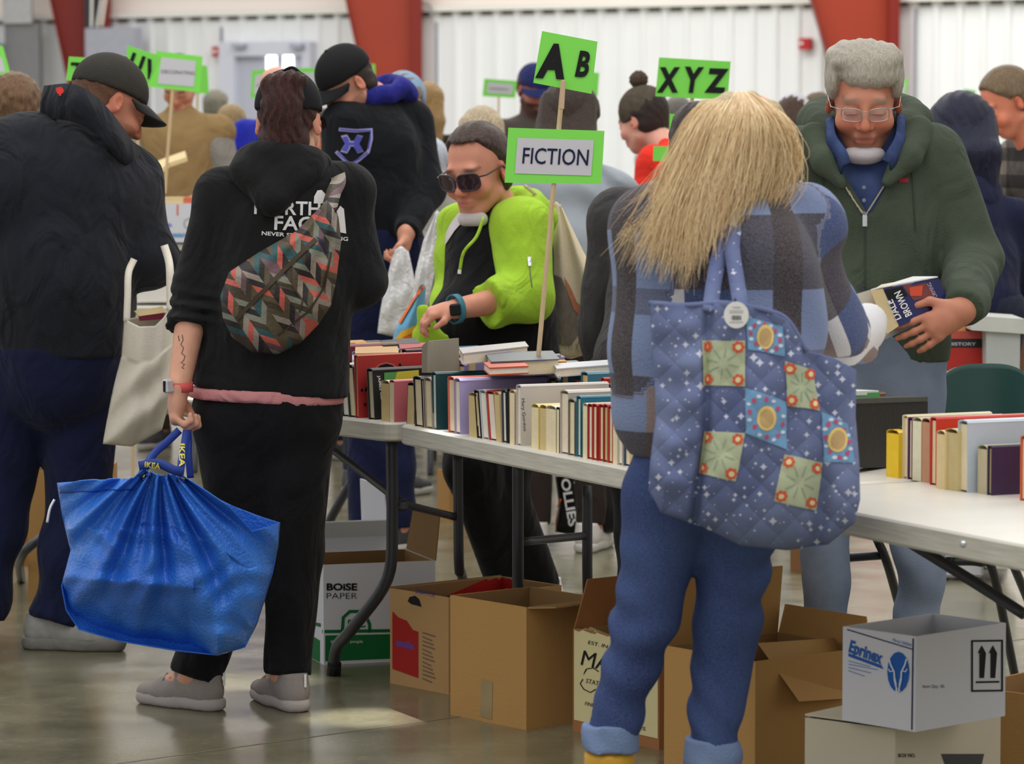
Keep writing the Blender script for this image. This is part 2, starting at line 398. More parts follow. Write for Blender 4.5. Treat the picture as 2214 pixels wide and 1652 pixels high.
def garment(root, name, J, P, m, hem=None, step=.014, k=.035, wr=(.004, 36, 0., .6), cuts=(), uv=False, neckcut=True, label=None, fine=()):
    cuts = list(cuts)
    if hem is not None: cuts.append(((0, 0, hem), (0, 0, -1)))
    V, Q = sdf_mesh(P, step, k, fine, cuts, wrinkle(*wr) if wr else None)
    U = None
    if uv:
        U = np.stack([V @ J['side'], V[:, 2]], 1); segs = uvsegs(J); T = []
        for a, b, r, ox in segs[:-1]:
            ab = b-a; t = np.clip((V-a) @ ab/np.dot(ab, ab), 0, 1); T.append(np.linalg.norm(V-a-t[:, None]*ab, axis=1)/r)
        a, b, r, _ = segs[-1]; A = J['F']; Vq = V + np.outer((V-a) @ A, A)*.25; ab = b-a; t = np.clip((Vq-a) @ ab/np.dot(ab, ab), -.2, 1); dt = np.linalg.norm(Vq-a-t[:, None]*ab, axis=1)/r
        T = np.array(T); kbest = T.argmin(0); arm = T.min(0) < dt*.97
        for i, (a, b, r, ox) in enumerate(segs[:-1]):
            m_ = arm & (kbest == i)
            if not m_.any(): continue
            u = unit(b-a); s = unit(np.cross(u, [.1, 1, .01])); o = np.cross(u, s); W = V[m_]-a; U[m_, 0] = np.arctan2(W @ s, W @ o)*r+ox; U[m_, 1] = W @ u + ox*.7
    o = mesh(name, V, Q, m, root, True, uv=U)
    if label: o['label'] = label
    return o
def trousers(root, J, m, top=None, step=.014, wr=(.004, 40, 1., .3), name='trousers', ank=.0, legs='LR', fr=1.0):
    R = J['r']; F = J['F']; P = [cap(J['waist'], J['pel'], R['wa'], R['hi'], sq=(F, J['dp'])), cap(J['hpL'], J['hpR'], R['th'], sq=(F, .95))]
    for S in legs:
        e = J['an'+S] + np.array([0, 0, ank]); P += [cap(J['hp'+S], J['kn'+S], R['th'], R['kn']), cap(J['kn'+S], e, R['kn'], R['an']*fr, flat='b')]
    c = [((0, 0, top), (0, 0, 1))] if top else []
    V, Q = sdf_mesh(P, step, .03, (), c, wrinkle(*wr)); return mesh(name, V, Q, m, root, True)
def shoe(root, an, toe, m, msole, s=1.0, z=0.0, name='shoe', high=False):
    t = unit([toe[0], toe[1], 0]); n = np.array([-t[1], t[0], 0]); g = np.array([an[0], an[1], z]); up = np.array([0, 0, 1.])
    P = [cap(g - t*.04*s + up*.055*s, g + t*.1*s + up*.045*s, .046*s, .04*s, sq=(n, .85)), cap(g + t*.08*s + up*.04*s, g + t*.17*s + up*.036*s, .043*s, .03*s, sq=(up, .8)), cap(g - t*.035*s + up*.05*s, g - t*.035*s + up*(.17 if high else .105)*s, .04*s, .041*s, flat='b'), cap(g - t*.01*s + up*.07*s, g+t*.03*s + up*(.17 if high else .095)*s, .038*s, .036*s)]
    V, Q = sdf_mesh(P, .007, .02, (), [((0, 0, z+.024*s), (0, 0, -1))]); o = mesh(name, V, Q, m, root, True)
    P = [cap(g - t*.045*s + up*.02*s, g + t*.07*s + up*.02*s, .048*s, .038*s, sq=(n, .9)), cap(g + t*.07*s + up*.02*s, g + t*.17*s + up*.024*s, .044*s, .033*s)]
    V, Q = sdf_mesh(P, .008, .02, (), [((0, 0, z), (0, 0, -1)), ((0, 0, z+.034*s), (0, 0, 1))]); mesh('sole', V, Q, msole, o, True)
    L = [(-.4, 0), (0, .03), (.4, 0)]
    V = join([tubeg([g + t*a*s + up*zz*s + n*.026*s, g + t*(a+.008)*s + up*(zz+.014)*s, g + t*a*s + up*zz*s - n*.026*s], .004, 5) for a, zz in ((.045, .088), (.07, .082), (.095, .076))]); add('laces', V, msole, o, True)
    return o
def hair_short(root, h, m, grow=.012, front=-.01, low=-.03, name='hair', st=.007, curly=0):
    P = [h.e((0, -.014, .036), (.076+grow, .098+grow, .088+grow)), h.e((0, -.04, low+.01), (.064+grow, .05+grow, .06), .02)]
    f = front
    def post(Pp, d):
        L = h.loc(Pp); x, y, z = L[..., 0], L[..., 1], L[..., 2]
        face = np.maximum(-(y - (.052+f) + np.clip(-(z-.06), -.05, .2)*.42 + np.maximum(np.abs(x)-.06, 0)*1.), z-.098)*h.hs
        if curly: d = d - curly*(np.sin(x*130)*np.sin(y*120+1)*np.sin(z*125+2))
        else: d = d + .0022*np.sin(x*210+6*np.sin(z*30))*1.0
        return np.maximum(d, -face)
    ear = [h.e((sd*.085, 0, -.01), (.03, .024, .036), .004, True) for sd in (-1, 1)] if not curly else []
    V, Q = sdf_mesh(P + ear, st, .02, (), [(h.w(0, -.06, low-.035), -h.u)], post); return mesh(name, V, Q, m, root, True)
def baseball_cap(root, h, m, brim=True, tilt=0., st=.007, mb=None, back=False):
    P = [h.e((0, -.012, .04), (.087, .108, .098))]
    V, Q = sdf_mesh(P, st, .02, (), [(h.w(0, .1, .046), -(h.u - h.f*.16))])
    o = mesh('cap', V, Q, m, root, True)
    if brim:
        s = -1 if back else 1; V = []; F = []; n = 12; mm = 7
        for j in range(mm+1):
            for i in range(n+1):
                a = (i/n-.5)*math.pi*.9; rr = .084 + .078*j/mm; x = math.sin(a)*min(rr, .092); y = s*((.012+math.cos(a)*.088) + .07*j/mm*math.cos(a)**.6 if abs(math.cos(a)) > 1e-3 else .012); z = .052 - .02*(x/.08)**2*1.2 - .016*(j/mm)
                V.append(h.w(x, y, z))
        for j in range(mm):
            for i in range(n): F.append([j*(n+1)+i, j*(n+1)+i+1, (j+1)*(n+1)+i+1, (j+1)*(n+1)+i])
        b = mesh('brim', V, F, mb or m, o, True); md = b.modifiers.new('t', 'SOLIDIFY'); md.thickness = .004
    add('button', tubeg([h.w(0, -.012, .136), h.w(0, -.012, .142)], [.008, .005], 8), m, o, True)
    return o
def beanie(root, h, m, mp, pom=True):
    P = [h.e((0, -.012, .045), (.087, .106, .1)), h.c((-.06, -.01, .025), (.06, -.01, .025), .03)]
    V, Q = sdf_mesh(P[:1], .008, .02, (), [(h.w(0, 0, .01), -(h.u+h.f*.1))], wrinkle(.0015, 200)); o = mesh('beanie', V, Q, m, root, True)
    if pom:
        V, Q = sdf_mesh([h.e((0, -.03, .165), (.038, .038, .036))], .006, .01, post=lambda P, d: d+.004*np.sin(P[..., 0]*400)*np.sin(P[..., 2]*400)); mesh('pompom', V, Q, mp, o, True)
    return o
def hood(root, J, m, back=1., size=1.0, step=.009, open_=.0, name='hood'):
    n = J['neck']; F = J['F']; S = J['side']; up = np.array([0, 0, 1.]); P = []
    pts = []
    for i in range(13):
        a = math.pi*2*i/12; r1 = .098*size; r2 = .085*size; pts.append(n + S*r1*math.sin(a) - F*r2*math.cos(a)*back + up*(.035 + .03*math.cos(a))*size - F*.01)
    for i in range(12):
        if open_ and 5 <= i <= 6: continue
        P.append(cap(pts[i], pts[i+1], .034*size, .034*size))
    P += [cap(n - F*.085*size + S*.09*size + up*.02, n - F*.14*size - up*.05*size, .04*size, .045*size), cap(n - F*.085*size - S*.09*size + up*.02, n - F*.14*size - up*.05*size, .04*size, .045*size), cap(n - F*.1*size - S*.05 + up*.01, n - F*.1*size + S*.05 + up*.01, .045*size)]
    V, Q = sdf_mesh(P, step, .028, (), (), wrinkle(.0035, 48, 2., .8)); return mesh(name, V, Q, m, root, True)
def strands(root, curves, m, r=.0016, name='hair_strands', seed=1):
    """loose strands; every one a thin tapering tube, all one hair part"""
    G = []
    for c in curves: G.append(tubeg(c, [r*(1-.75*(i/(len(c)-1))**2) for i in range(len(c))], 4, False))
    V = np.concatenate([np.array(g[0]) for g in G]); F = []; n = 0
    for g in G: F.append(np.array(g[1])+n); n += len(g[0])
    o = mesh(name, V, np.concatenate(F), m, root, True); return o
def ledge(px, Y): return at(px[0], px[1], Y)
def skel(x, ytop, Y, face, St=1.7, wide=1.0, arms='down', pitch=25, turn=0, maxlean=75, hs=None, headf=None):
    """skeleton of a standing person whose crown is seen at (x, ytop) at depth Y; facing 0 = towards the camera, 90 = right, 180 = away"""
    top = at(x, ytop, Y); a = math.radians(face); F = np.array([math.sin(a), -math.cos(a), 0]); S = np.array([math.cos(a), math.sin(a), 0]); up = np.array([0, 0, 1.])
    L = .47*St; th = math.acos(max(math.cos(math.radians(maxlean)), min(1, (top[2]-.53*St)/L)))
    T = up*math.cos(th) + F*math.sin(th); Fb = F*math.cos(th) - up*math.sin(th)
    pel = top - T*L; pel[2] = max(min(pel[2], .56*St), .4)
    k = St/1.7; hs = hs or .98*k**.5
    hc = top - T*.13*hs; p = math.radians(pitch + math.degrees(th)*.7); b = math.radians(face+turn); hF = np.array([math.sin(b), -math.cos(b), 0])
    H = Head(hc, hF*math.cos(p) - up*math.sin(p), up*math.cos(p) + hF*math.sin(p), hs)
    neck = hc - T*.155*hs - F*.02; chest = pel + (neck-pel)*.72; waist = pel + (neck-pel)*.3
    J = dict(H=H, F=F, side=S, neck=neck, chest=chest, waist=waist, pel=pel, dp=.72)
    J['r'] = dict(sh=.06*wide, ch=.155*wide, wa=.15*wide, hi=.165*wide, ua=.058*wide, fa=.047*wide, wr=.034, th=.092*wide, kn=.068, an=.055)
    w = .165*wide**.5*k
    for s, sg in (('L', -1), ('R', 1)):
        q = sg*(1 if math.cos(a) >= 0 else -1)     # L is the limb nearer the left of the picture
        sh = neck - T*.07*k + S*q*w; J['sh'+s] = sh
        if arms == 'down': el = sh + S*q*.05 - up*.29*k + F*.03; wr = el - up*.22*k + F*.1
        else: el = sh + S*q*.06 - up*.27*k + F*.06; wr = el + F*.22*k + up*(-.02) - S*q*.09
        J['el'+s] = el; J['wr'+s] = wr
        hp = pel + S*q*.085*wide - up*.03; J['hp'+s] = hp; an = np.array([pel[0], pel[1], .09]) + S*q*.1 + F*.03*(1 if th < .5 else .3); J['kn'+s] = (hp+an)/2 + F*.04; J['an'+s] = an; J['toe'+s] = F + S*q*.25
    J['hand'] = {s: dict(d=(J['wr'+s]-J['el'+s]), n=unit(np.cross(J['wr'+s]-J['el'+s], S)*-1 + 1e-3), th=F if arms == 'down' else up, curl=.5) for s in 'LR'}
    return J
def ground(J): p = (J['anL']+J['anR'])/2; return np.array([p[0], p[1], 0])
def extra(label, x, ytop, Y, face, top, pants=(40, 45, 60), hair=(90, 65, 45), kind='short', hat=None, group=None, St=1.7, wide=1.0, arms='down', pitch=25, turn=0, sk=SKIN, sleeve=None, vest=None, hoodc=None, shoe_c=(70, 70, 75), wr=(.006, 30, 1., .6), mtop=None, J=None, hem=None, curly=0, stub=None, maxlean=75, hs=None):
    """one visitor of the background crowd"""
    J = J or skel(x, ytop, Y, face, St, wide, arms, pitch, turn, maxlean, hs)
    root = empty('person', ground(J), label, 'person', group)
    body_mesh(root, J, sk, step=.02, hstep=.009, stub=stub)
    m = mtop or cloth('cloth_%d_%d_%d' % top, top); hem = J['pel'][2]-.06 if hem is None else hem
    if vest:
        garment(root, 'shirt', J, top_prims(J, 0), m, J['pel'][2], .016, wr=wr); V = top_prims(J, .018, sleeve=()); garment(root, 'vest', J, V, cloth('cloth_vest_%d' % vest[0], vest), hem, .016, wr=(.004, 30, 2., .3))
    else: garment(root, 'top', J, top_prims(J, .004, cut=sleeve or {}), m, hem, .016, wr=wr)
    if hoodc: hood(root, J, cloth('cloth_%d_%d_%d' % hoodc, hoodc), step=.013)
    trousers(root, J, cloth('cloth_%d_%d_%d' % pants, pants), J['pel'][2]+.05, .018)
    for s in 'LR': shoe(root, J['an'+s], J['toe'+s], plain('shoe_upper_%d' % shoe_c[0], shoe_c), plain('shoe_sole', (200, 198, 190)))
    h = J['H']; hm = hairm('hair_%d_%d' % (hair[0], hair[1]), tuple(int(c*.7) for c in hair), tuple(min(255, int(c*1.25)) for c in hair))
    if hair and kind != 'none':
        hair_short(root, h, hm, .010 if kind == 'short' else .018, st=.01, curly=.008 if kind == 'curly' else 0, low=-.03 if kind == 'short' else -.05)
        if kind == 'long':
            P = []; n = J['neck']; sh = h.w
            for q in (-.055, -.02, .02, .055): P.append(cap(sh(q, -.07, .05), sh(q*1.15, -.085, -.1), .04, .04)); P.append(cap(sh(q*1.15, -.085, -.1), sh(q*1.25, -.1, -.1) - np.array([0, 0, .16]), .04, .022))
            V, Q = sdf_mesh(P, .01, .03, (), (), lambda P, d: d + .002*np.sin((P @ h.r)*300)); mesh('hair', V, Q, hm, root, True)
    if hat:
        if hat[0] == 'cap': baseball_cap(root, h, cloth('cap_%d_%d' % hat[1][:2], hat[1]), st=.01)
        elif hat[0] == 'beanie': beanie(root, h, hat[1], hat[2], hat[3])
    return root, J
# ------------------------------------------------------------ prints that lie on real surfaces
import bmesh
def bvh(*objs):
    V = []; F = []; n = 0
    for o in objs:
        off = root_loc(o); me = o.data
        v = np.empty(len(me.vertices)*3); me.vertices.foreach_get('co', v); v = v.reshape(-1, 3)+off; V += v.tolist()
        F += [[i+n for i in p.vertices] for p in me.polygons]; n += len(v)
    return BVHTree.FromPolygons(V, F)
def text2d(s, bold=0.0, shear=0.0, sub=.12):
    c = bpy.data.curves.new('t', 'FONT'); c.body = s; c.offset = bold; c.align_x = 'LEFT'; c.shear = shear; c.resolution_u = 3
    o = bpy.data.objects.new('t', c); me = o.to_mesh(); b = bmesh.new(); b.from_mesh(me); o.to_mesh_clear(); bpy.data.objects.remove(o); bpy.data.curves.remove(c)
    return tri(b, sub)
def tri(b, sub):
    bmesh.ops.triangulate(b, faces=b.faces[:])
    for _ in range(5):
        e = [x for x in b.edges if x.calc_length() > sub]
        if not e: break
        bmesh.ops.subdivide_edges(b, edges=e, cuts=1); bmesh.ops.triangulate(b, faces=[f for f in b.faces if len(f.verts) > 3])
    V = np.array([v.co[:] for v in b.verts]); b.verts.index_update(); F = [[v.index for v in f.verts] for f in b.faces]; b.free(); return V, F
def poly2d(P, sub=6.0):
    b = bmesh.new(); b.faces.new([b.verts.new((x, y, 0)) for x, y in P]); return tri(b, sub)
def onto(name, tree, P, F, m, parent, off=.0015, thick=True, dmax=.6, ref=None):
    """drop flat shape P (picture coordinates) along the sight lines on to a surface; pieces that miss are left out"""
    V = []; ok = []
    for x, y in P:
        d = Vector(unit(ray(x, y))); h = tree.ray_cast(Vector(CAM), d)
        if h[0] is None: V.append((0, 0, 0)); ok.append(False)
        else:
            n = h[1]; n = n if n.dot(d) < 0 else -n; V.append(tuple(h[0] + n*off)); ok.append(True)
    if not any(ok): return None
    V = np.array(V); Yr = np.median(V[np.array(ok)][:, 1]); G = [f for f in F if all(ok[i] and abs(V[i][1]-Yr) < dmax for i in f)]
    used = sorted({i for f in G for i in f}); mp = {i: k for k, i in enumerate(used)}
    if not used: return None
    return mesh(name, V[used], [[mp[i] for i in f] for f in G], m, parent)
def stamp_text(tree, s, x0, y0, w, h, m, parent, rot=0., bold=0., shear=0., name='lettering', slant=0., off=.0015, sub=.15, dmax=.6):
    """text with its first letter's foot at (x0, y0), w wide and h tall (caps) in picture pixels, rot = degrees clockwise of its baseline"""
    V, F = text2d(s, bold, shear, sub)
    if len(V) == 0: return None
    lo, hi = V[:, :2].min(0), V[:, :2].max(0); q = (V[:, :2]-[lo[0], 0])/[hi[0]-lo[0], .73]
    a = math.radians(rot); ux = np.array([math.cos(a), math.sin(a)])*w; uy = np.array([math.sin(a+math.radians(slant)), -math.cos(a+math.radians(slant))])*h
    return onto(name, tree, np.array([x0, y0]) + q[:, :1]*ux + q[:, 1:]*uy, F, m, parent, off, dmax=dmax)
def stamp_poly(tree, P, m, parent, name='print', off=.0012, sub=8., dmax=.6):
    V, F = poly2d(P, sub); return onto(name, tree, V[:, :2], F, m, parent, off, dmax=dmax)
def circ(x, y, rx, ry=None, n=16, rot=0): ry = ry or rx; return [(x+rx*math.cos(2*math.pi*i/n+rot), y+ry*math.sin(2*math.pi*i/n+rot)) for i in range(n)]
def stroke(pts, w):
    pts = [np.array(p, float) for p in pts]; L = []; R = []
    for i, p in enumerate(pts):
        t = unit(pts[min(i+1, len(pts)-1)]-pts[max(i-1, 0)]); n = np.array([-t[1], t[0]])*w/2; L.append(tuple(p+n)); R.append(tuple(p-n))
    return L + R[::-1]
def pl(P, t):                       # point at fraction t of a polyline
    P = np.array(P, float); s = np.r_[0, np.cumsum(np.linalg.norm(np.diff(P, axis=0), axis=1))]; s /= s[-1]
    return np.stack([np.interp(t, s, P[:, i]) for i in range(P.shape[1])], -1)
def bag(name, T, B, L, R, Y, front, back, m, root=None, n=(60, 60), fold=None, T2=None, open_top=True, ex=2.4, tilt=0., thick=.0025, loc=None, lean=0.):
    """soft bag: outline given by top, bottom, left and right edges, a swelling front sheet and a back sheet"""
    nu, nv = n; u = np.linspace(0, 1, nu); v = np.linspace(0, 1, nv); Uu, Vv = np.meshgrid(u, v, indexing='ij')
    def coons(Tp):
        t = pl(Tp, u); b = pl(B, u); l = pl(L, v); r = pl(R, v)
        U_, V_ = Uu[..., None], Vv[..., None]
        return (1-V_)*t[:, None]+V_*b[:, None]+(1-U_)*l[None]+U_*r[None]-((1-U_)*(1-V_)*t[0]+U_*(1-V_)*t[-1]+(1-U_)*V_*b[0]+U_*V_*b[-1])
    X = coons(T); X2 = coons(T2 or T)
    pr = np.clip(1-np.abs(2*Uu-1)**ex, 0, 1)**(1/1.8)*np.clip(1-(Vv**5), 0, 1)**.5
    if not open_top: pr = pr*np.clip(1-(1-Vv)**6, 0, 1)**.5
    fo = fold(Uu, Vv, X) if fold else 0
    Vs = []; 
    for Xs, dep in ((X, -front*pr + fo), (X2, back*pr)):
        for i in range(nu):
            for j in range(nv): Vs.append(at(Xs[i, j, 0], Xs[i, j, 1], Y + dep[i, j] + tilt*(Vv[i, j]-.5) + lean*(Uu[i, j]-.5)))
    F = []; N = nu*nv
    for i in range(nu-1):
        for j in range(nv-1):
            a = i*nv+j; F.append([a, a+1, a+nv+1, a+nv]); F.append([N+a, N+a+nv, N+a+nv+1, N+a+1])
    UV = np.concatenate([X.reshape(-1, 2)/1000]*2)
    o = mesh(name, Vs, F, m, root, True, uv=UV, loc=loc)
    md = o.modifiers.new('thickness', 'SOLIDIFY'); md.thickness = thick; return o
# ------------------------------------------------------------ the hall
def structure(o): o['kind'] = 'structure'; return o
t = NT('polished_concrete'); n1 = t.noise(.9, 5); n2 = t.noise(5, 6, rough=.6); n3 = t.noise(60, 3)
c = t.ramp(n1, [(.3, srgb((100, 96, 74))), (.7, srgb((130, 125, 102)))]); c = t.mix(.35, c, t.ramp(n2, [(.35, srgb((80, 77, 56))), (.7, srgb((146, 140, 114)))]))
t.base(t.mix(t.rng(n3, .4, .7, 0, .12), c, srgb((170, 165, 148)))); t.bump(t.noise(1.2, 3), .10, .05)
M_floor = t.fin(t.rng(n2, .3, .8, .16, .30), .6)
fl = mesh('floor', [(-16, -4, 0), (16, -4, 0), (16, 62, 0), (-16, 62, 0)], [[0, 1, 2, 3]], M_floor); structure(fl)
t = NT('saw_cut'); t.base(srgb((128, 124, 106))); M_cut = t.fin(.6)
def cut_line(a, b, wd=.006):
    a = np.array(a, float); b = np.array(b, float); d = unit(b-a); n = np.array([-d[1], d[0], 0])*wd/2
    o = mesh('joint', [a-n+[0, 0, .0008], b-n+[0, 0, .0008], b+n+[0, 0, .0008], a+n+[0, 0, .0008]], [[0, 1, 2, 3]], M_cut, fl)
p1 = onz(250, 1652, 0); p2 = onz(1100, 1535, 0); d = unit(p2-p1); cut_line(p1-d*6, p1+d*22)
q = np.array([-d[1], d[0], 0]); 
for s in (3.1, 6.2, 9.3, 14): cut_line(p1+q*s-d*8, p1+q*s+d*20)
# back wall, slightly turned
WL = np.array([-9.6, 50.2, 0]); WR = np.array([9.4, 39.0, 0]); wd = unit(WR-WL); wn = np.array([wd[1], -wd[0], 0])  # wn points to the camera
def wall_at(px):                     # point of the wall line seen in column px
    k = (px-CX)/FPX; A = np.array([[wd[0], -k], [wd[1], -math.cos(0)]]); s = np.linalg.solve(np.array([[wd[0], -k], [wd[1], -1.0]]), -WL[:2]); return WL + wd*s[0]
def H(y, P): return EYE + (HORIZON-y)/FPX*P[1]
M_wall = plain('wall_white', (238, 241, 243), .6, .2, .03, 2, 0); M_up = plain('wall_upper', (240, 231, 224), .8, .1, .03, 1, 0)
M_trim = plain('wall_trim', (238, 238, 232), .5, .3, .02, 4, 0); M_gap = plain('rib_end_gap', (120, 118, 116), .8)
Lw = np.linalg.norm(WR-WL); HL = 3.08
wl = []; s = 0
prof = []
while s < Lw: prof += [(s, 0), (s+.2, 0), (s+.225, .035), (s+.28, .035), (s+.305, 0)]; s += .305
V = [WL + wd*a + wn*b + np.array([0, 0, z]) for a, b in prof for z in (0, HL)]
F = [[2*i, 2*i+2, 2*i+3, 2*i+1] for i in range(len(prof)-1)]
wb = structure(mesh('wall_back', V, F, M_wall))
add('ledge', boxg((WL+WR)/2 + wn*.06 + np.array([0, 0, HL+.03]), wd*Lw, wn*.12, (0, 0, .06)), M_trim, wb)
rb = [boxg(WL + wd*(k*.305+.1) + wn*.012 + np.array([0, 0, HL-.03]), wd*.15, wn*.02, (0, 0, .05)) for k in range(int(Lw/.305))]
add('rib_gap', join(rb), M_gap, wb)
structure(add('wall_upper', boxg((WL+WR)/2 - wn*.1 + np.array([0, 0, HL+3.5]), wd*(Lw+6), wn*.1, (0, 0, 7)), M_up))
structure(add('wall_left', boxg(WL - wd*1.2 - wn*.3 + np.array([0, 0, 2]), wd*2.4, wn*.1, (0, 0, 4)), plain('wall_grey', (176, 176, 178), .7)))
structure(add('wall_right', boxg((16, 20, 3.5), (.1, 0, 0), (0, 60, 0), (0, 0, 7)), M_up))
# red tapered frame columns
M_red = plain('red_oxide_steel', (158, 54, 30), .45, .4, .08, 3, 0); M_red2 = plain('red_oxide_steel_dark', (128, 28, 16), .45, .4, .08, 3, 0)
for i, (xl0, xl1, xr) in enumerate(((118, 170, 236), (752, 806, 906), (1752, 1826, 1930))):
    P0 = wall_at((xl0+xr)/2) + wn*.5; Yc = P0[1]; ztop = 4.6; z0, z1 = EYE+(HORIZON-0)/FPX*Yc, EYE+(HORIZON-250)/FPX*Yc
    X = lambda px: (px-CX)/FPX*Yc
    xr_ = X(xr); sl = (X(xl1)-X(xl0))/(z0-z1); xl = lambda z: X(xl0) + sl*(z0-z)
    cr = empty('red_column', (xr_, Yc, 0), ['dark red tapered steel column at the left edge behind the black jacket man', 'orange-red tapered steel column behind the man in the black hooded sweatshirt', 'orange-red tapered steel column behind the white-haired man'][i], 'column')
    zt, zb = ztop, 0; xb = xl(zb); xb = min(xb, xr_-.25); zz = [0, max(0, z1-.6), ztop]
    mm = M_red2 if i == 0 else M_red
    V = []; 
    for z in (0, .9, z1, z0, zt):
        a = min(xl(z), xr_-.28); V += [(a, Yc, z), (xr_, Yc, z), (a, Yc+.02, z), (xr_, Yc+.02, z)]
    F = []
    for k in range(4): a = 4*k; F += [[a, a+1, a+5, a+4], [a+2, a+6, a+7, a+3]]
    F += [[0, 2, 3, 1], [16, 17, 19, 18]]; mesh('web', V, F, mm, cr)
    add('flange', boxg((xr_-.02, Yc-.01, zt/2), (.13, 0, 0), (0, .32, 0), (0, 0, zt)), M_red2, cr)
    V = []; 
    for z in (0, .9, z1, z0, zt):
        a = min(xl(z), xr_-.28); V += [(a-.02, Yc-.15, z), (a+.0, Yc-.15, z), (a-.02, Yc+.15, z), (a+.0, Yc+.15, z)]
    F = [[0, 1, 3, 2], [16, 18, 19, 17]]
    for k in range(4): a = 4*k; F += [[a, a+4, a+5, a+1], [a+2, a+3, a+7, a+6], [a, a+2, a+6, a+4], [a+1, a+5, a+7, a+3]]
    mesh('flange', V, F, M_red2, cr)
# door with two lit windows
def wpt(px, y, off=.0): P = wall_at(px) + wn*off; P[2] = H(y, P); return P
def wrect(x0, y0, x1, y1, d0, d1):      # box on the wall covering a rectangle, from d0 to d1 in front of it
    a = wpt(x0, y0, (d0+d1)/2); b = wpt(x1, y0, (d0+d1)/2); h = a[2]-H(y1, a); return boxg((a+b)/2 - np.array([0, 0, h/2]), (b-a)*np.array([1, 1, 0]), wn*(d1-d0), (0, 0, h))
M_frame = plain('door_frame_white', (214, 218, 232), .5, .3, .03, 2, 0); M_door = plain('door_grey', (190, 194, 208), .5, .3, .04, 2, 0); M_shade = plain('door_recess', (170, 174, 190), .6)
df = structure(add('door_1', wrect(525, 122, 672, 560, .05, .09), M_door))
for a in ((494, 92, 526, 560), (672, 92, 690, 560), (526, 92, 672, 122)): add('door_frame', wrect(*a, .04, .2), M_frame, df)
add('door_seam', wrect(614, 124, 618, 560, .09, .1), M_shade, df)
t = NT('daylight_pane'); t.base((0, 0, 0)); t.p.inputs['Emission Color'].default_value = (1, .99, 1, 1); t.p.inputs['Emission Strength'].default_value = 5; M_pane = t.fin(.3)
for a in ((588, 120, 608, 158), (624, 118, 644, 160)):
    add('pane', wrect(*a, .092, .1), M_pane, df)
for a in ((530, 96, 556, 104), (655, 96, 680, 106)): add('door_closer', wrect(*a, .2, .3), M_shade, df)
M_alarm = plain('alarm_red', (190, 45, 45), .4)
for a, l in (((472, 102, 486, 124), 'red fire alarm box on the white wall left of the door'), ((1733, 84, 1757, 108), 'red fire alarm strobe on the white wall left of the right-hand red column')):
    o = add('fire_alarm', wrect(*a, .035, .12), M_alarm); tag(o, l, 'alarm'); add('lens', wrect(a[0]+4, a[1]+8, a[0]+11, a[1]+14, .12, .14), M_trim, o)
for a, l in (((485, 60, 488, 220), 'thin grey conduit running down the white wall beside the fire alarm box'), ((948, 50, 951, 300), 'thin grey conduit on the wall right of the middle red column'), ((1977, 20, 1981, 330), 'thin grey conduit on the wall right of the right-hand red column')):
    tag(add('conduit', wrect(*a, .036, .07), plain('conduit_grey', (150, 152, 165), .5)), l, 'conduit')
# left corner: grey framing, studs, low grey panel
g = empty('stud_frame', (wpt(60, 200)[0], wpt(60, 200)[1], 0), 'grey metal framing and pipes in the far left corner of the hall', 'frame')
M_st = plain('stud_grey', (138, 138, 140), .6); M_std = plain('dark_gap', (60, 62, 70), .8)
for x in (6, 28, 44): add('stud', wrect(x, -60, x+6, 96, .5, .6), M_trim, g)
add('panel', wrect(-30, 96, 54, 560, .4, .55), plain('grey_panel', (150, 158, 168), .6), g)
add('panel', wrect(54, 52, 128, 560, .35, .4), M_st, g); add('panel', wrect(56, -60, 118, 52, .42, .46), plain('light_panel', (188, 188, 190), .6), g)
g2 = empty('pipe_run', (wpt(255, 60)[0], wpt(255, 60)[1], 0), 'bundle of white pipes rising beside the left red column', 'pipes')
for x0, y0, x1, y1 in ((250, 60, 252, -40), (262, 60, 272, 0), (272, 58, 284, -20)):
    add('pipe', tubeg([wpt(x0, y0, .5), wpt(x1, y1, .5)], .018, 8), M_trim, g2)
structure(add('trim_1', wrect(236, -60, 250, 62, .3, .5), M_std))
structure(add('trim_2', wrect(236, 62, 340, 560, .3, .5), plain('grey_low_wall', (176, 178, 192), .6)))
b_ = add('conduit_loop', tubeg(bend([wpt(915, 40, .2), wpt(917, 14, .2), wpt(945, 12, .2), wpt(952, 40, .2)]), .02, 6), M_st); tag(b_, 'looped grey cable on the upper wall right of the middle red column', 'cable')

